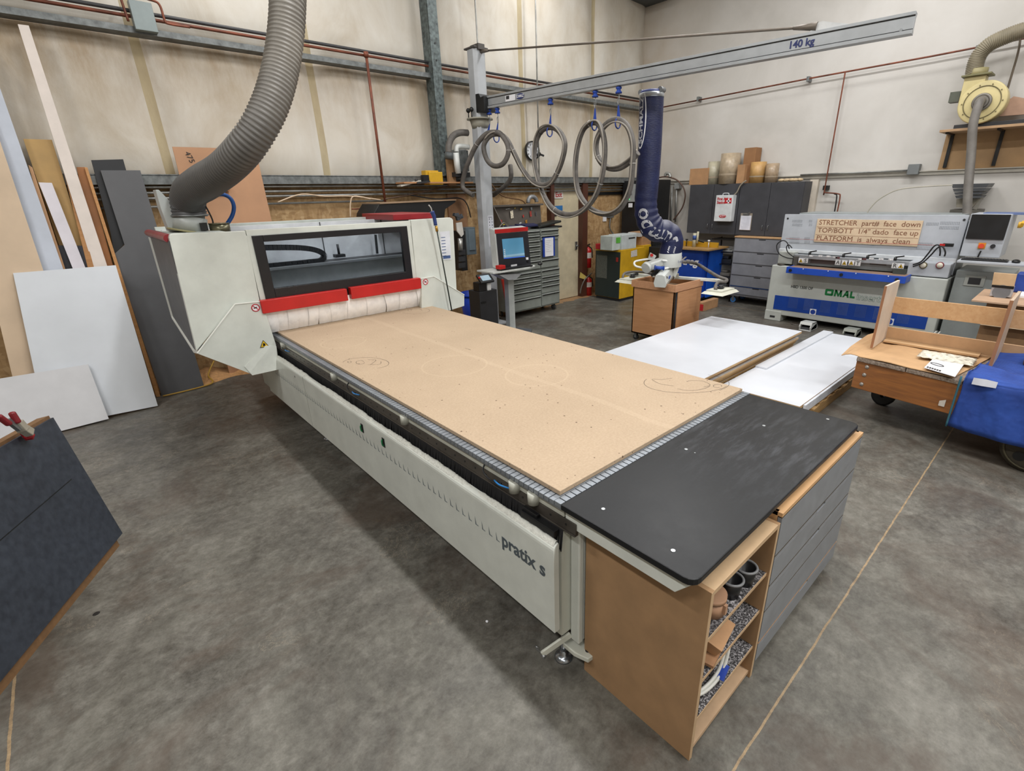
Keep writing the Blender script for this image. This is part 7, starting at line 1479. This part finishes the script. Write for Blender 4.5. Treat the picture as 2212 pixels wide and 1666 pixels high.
# unfinished cabinet frame standing on the cart
cf = thing('cabinet_frame', 'unfinished maple cabinet frame with rails standing on the cart', 'cabinet frame', K(.4, .6, .62))
f0 = at(1880, 751, z=.62); zt = zline(1917, 618, f0); zF = .618
f1 = V((at(1941, 609, z=zt).x, f0.y-.02, 0)); X0_, X1_ = f0.x, max(f0.x+.42, min(f1.x, f0.x+.7)); YL = f0.y; M_pan = wood('b99879', 'cfb397', 'panel_maple', (1, 8, 2))
g = G(); g.box(X0_, YL-.018, zF, X1_, YL, zt); put(g, 'end_panel', mat('cdbfb0', .5, var=.04), cf, .001); g = G(); g.box(X0_-.004, YL-.019, zF, X0_, YL+.001, zt); put(g, 'panel_edge', mat('94684a', .6), cf)
rt0, rb0 = at(1938, 635, x=X1_-.02), at(1930, 666, x=X1_-.02); rt1, rb1 = at(2212, 680, x=X1_-.02), at(2212, 724, x=X1_-.02)
zr1, zr0 = (rt0.z+rt1.z)/2, (rb0.z+rb1.z)/2
g = G(); g.box(X1_-.02, YL-1.5, zr0, X1_, YL-.018, zr1); put(g, 'upper_rail', M_maple, cf, .001)
rt0, rb0 = at(1925, 707, x=X1_-.02), at(2110, 768, x=X1_-.02); zl1 = rt0.z; g = G(); g.box(X1_-.02, YL-1.5, zF, X1_, YL-.018, zl1); put(g, 'lower_rail', mat('b4916d', .5, var=.06), cf, .001)
pr = at(2128, 806, z=.63); yR = pr.y; g = G(); g.box(X0_-.1, yR-.02, zF, X1_-.02, yR, zt+.0); put(g, 'middle_panel', mat('b5a08c', .5, var=.05), cf, .001); g = G(); g.box(X0_-.104, yR-.021, zF, X0_-.1, yR+.001, zt); put(g, 'panel_edge', mat('94684a', .6), cf)
g = G(); g.box(X0_+.28, yR+.1, .619, X1_-.03, YL-.03, .636); put(g, 'bottom_board', mat('bf9d75', .6, var=.04), cf, .001)
# blue moving blanket
def blanket():
    g = G(); NS, NT_ = 60, 44; vs = []
    zh = .21
    for i in range(NS+1):
        s = .755+i*1.6/NS
        for j in range(NT_+1):
            w = j/NT_*(1.35+.42)
            if w < .42: t, z = -.03-.012*(1-w/.42)*(1+.5*math.sin(s*5)), .645-(.42-w)   # front fall
            else: t, z = w-.42-.02, .645
            if w >= .42:
                fold = .018*math.sin(s*9+t*6)+.02*math.sin(s*4-t*11)+.015*math.sin(t*25+s*3); z += .012+max(0, fold)*(1+.8*(t > .3)); 
                if t > WD: z -= (t-WD)*1.2
            else: t += .012*math.sin(s*11)+.006*math.sin(s*27+w*9)
            if w < .42 and s < .78: t -= .003
            ss = s+(.03*math.sin(w*3) if i == 0 else 0)
            vs.append(K(ss, t, z))
    g.add(vs, [(i*(NT_+1)+j, (i+1)*(NT_+1)+j, (i+1)*(NT_+1)+j+1, i*(NT_+1)+j+1) for i in range(NS) for j in range(NT_)], True); return g
tbk = NT('quilted_blue'); c = tbk.coord(); n1 = tbk.noise(c, 5, 5, .6); w1 = tbk.n('ShaderNodeTexWave'); w1.inputs['Scale'].default_value = 9; w1.inputs['Distortion'].default_value = 3; tbk.l(c, w1.inputs['Vector'])
tbk.out(tbk.ramp(n1, [(.3, '17347a'), (.7, '264b9e')]), .8); tbk.bump(w1.outputs['Fac'], .5, .012)
bk = thing('moving_blanket', 'quilted blue moving blanket draped over the right end of the cart', 'blanket', K(1.4, .3, .65)); bo = put(blanket(), 'quilt', tbk.m, bk); bo.modifiers.new('thick', 'SOLIDIFY').thickness = .008
g = G(); g.tube([K(.757, -.045, .225+.42*k/12) for k in range(13)], .007, 6); put(g, 'bound_edge', mat('2d6070', .7), bk)
g = G(); g.prism([K(.83, -.052, .605), K(.83, -.045, .655), K(.90, -.045, .662), K(.97, -.045, .66), K(.97, -.052, .615), K(.89, -.052, .608)], (-.006, 0, .002)); solo(g, 'white_tape', mat('c9ccd6', .5), 'crumpled white tape on the front edge of the blue blanket', 'tape')
g = G(); g.prism([K(.66, -.004, .36), K(.66, -.004, .40), K(.70, -.004, .42), K(.70, -.004, .36)], e2*-.004); solo(g, 'paper_scrap', mat('bdb6ac', .6), 'small white scrap stuck on the orange cart side', 'scrap')
# paper and rag on the cart
pp3 = [at(u, v, z=.632) for u, v in ((1996, 795), (2019, 772), (2082, 788), (2063, 815))]
pa_ = thing('printed_sheet', 'white printed paper sheet lying on the cart left of the blue blanket', 'paper', pp3[0]); g = G(); g.prism(pp3, (0, 0, .004)); p0 = put(g, 'paper', mat('d6d6da', .5), pa_)
d1_ = (pp3[3]-pp3[0]).normalized(); u1_ = (pp3[1]-pp3[0]).normalized()
g = G(); c = pp3[0].lerp(pp3[2], .28)+u1_*.06; g.tube([c+d1_*.05*math.cos(t)+u1_*.028*math.sin(t)+V((0, 0, .006)) for t in [k*math.pi/12 for k in range(24)]], .003, 4, closed=True); put(g, 'oval_print', M_dark, p0)
g = G()
for k in range(6): q = pp3[0].lerp(pp3[3], .06+k*.08)+V((0, 0, .005)); g.prism([q+u1_*.015, q+u1_*.05, q+u1_*.05+d1_*.014, q+u1_*.015+d1_*.014], (0, 0, .001))
put(g, 'bold_print', M_dark, p0)
random.seed(14); g = G(); cR = at(2045, 772, z=.64); NR = 18; vs = []
for i in range(NR+1):
    for j in range(NR+1):
        a, b = i/NR-.5, j/NR-.5; h_ = max(0, .5-math.hypot(a, b)*1.0)
        vs.append(V((cR.x, cR.y, .640))+V((b*.24+.01*math.sin(i*2), a*-.36+.012*math.sin(j*2.3), h_*.05*(1+.7*math.sin(i*1.9+j)*math.cos(j*1.7)))))
g.add(vs, [(i*(NR+1)+j, (i+1)*(NR+1)+j, (i+1)*(NR+1)+j+1, i*(NR+1)+j+1) for i in range(NR) for j in range(NR)], True); o = solo(g, 'white_rag', mat('cfcabb', .8, var=.12, sc=30), 'crumpled white rag on the cart beside the printed sheet', 'rag'); o.modifiers.new('thick', 'SOLIDIFY').thickness = .006
g = G(); g.cyl(K(.95, .62, .70), K(2.3, .62, .70), .05, n=20); g.cyl(K(.95, .62, .70), K(2.3, .62, .70), .02, n=12); solo(g, 'padded_tube', mat('7d6a5c', .8), 'brown padded tube lying along the cart behind the blue blanket', 'tube')
# small things on the floor
g = G(); c = at(1052, 1344, z=0); g.sphere((c.x, c.y, .004), .007, 10, (1, 1.2, .6)); solo(g, 'white_crumb', M_paper, 'tiny white crumb on the floor beside the router apron', 'crumb')
g = G(); c = at(208, 1326, z=0); g._lathe((c.x, c.y, .0005), (0, 0, 1), [(0, 0), (0, .016), (.0008, .015), (.0008, 0)], 10); solo(g, 'black_stain', M_black, 'small black spot on the floor right of the blue-grey panel', 'spot')

# ================================================================ view
s = bpy.context.scene
s.view_settings.view_transform = 'Standard'; s.view_settings.look = 'None'; s.view_settings.exposure = -0.1
s.cycles.max_bounces = 6; s.cycles.diffuse_bounces = 4; s.cycles.use_denoising = True
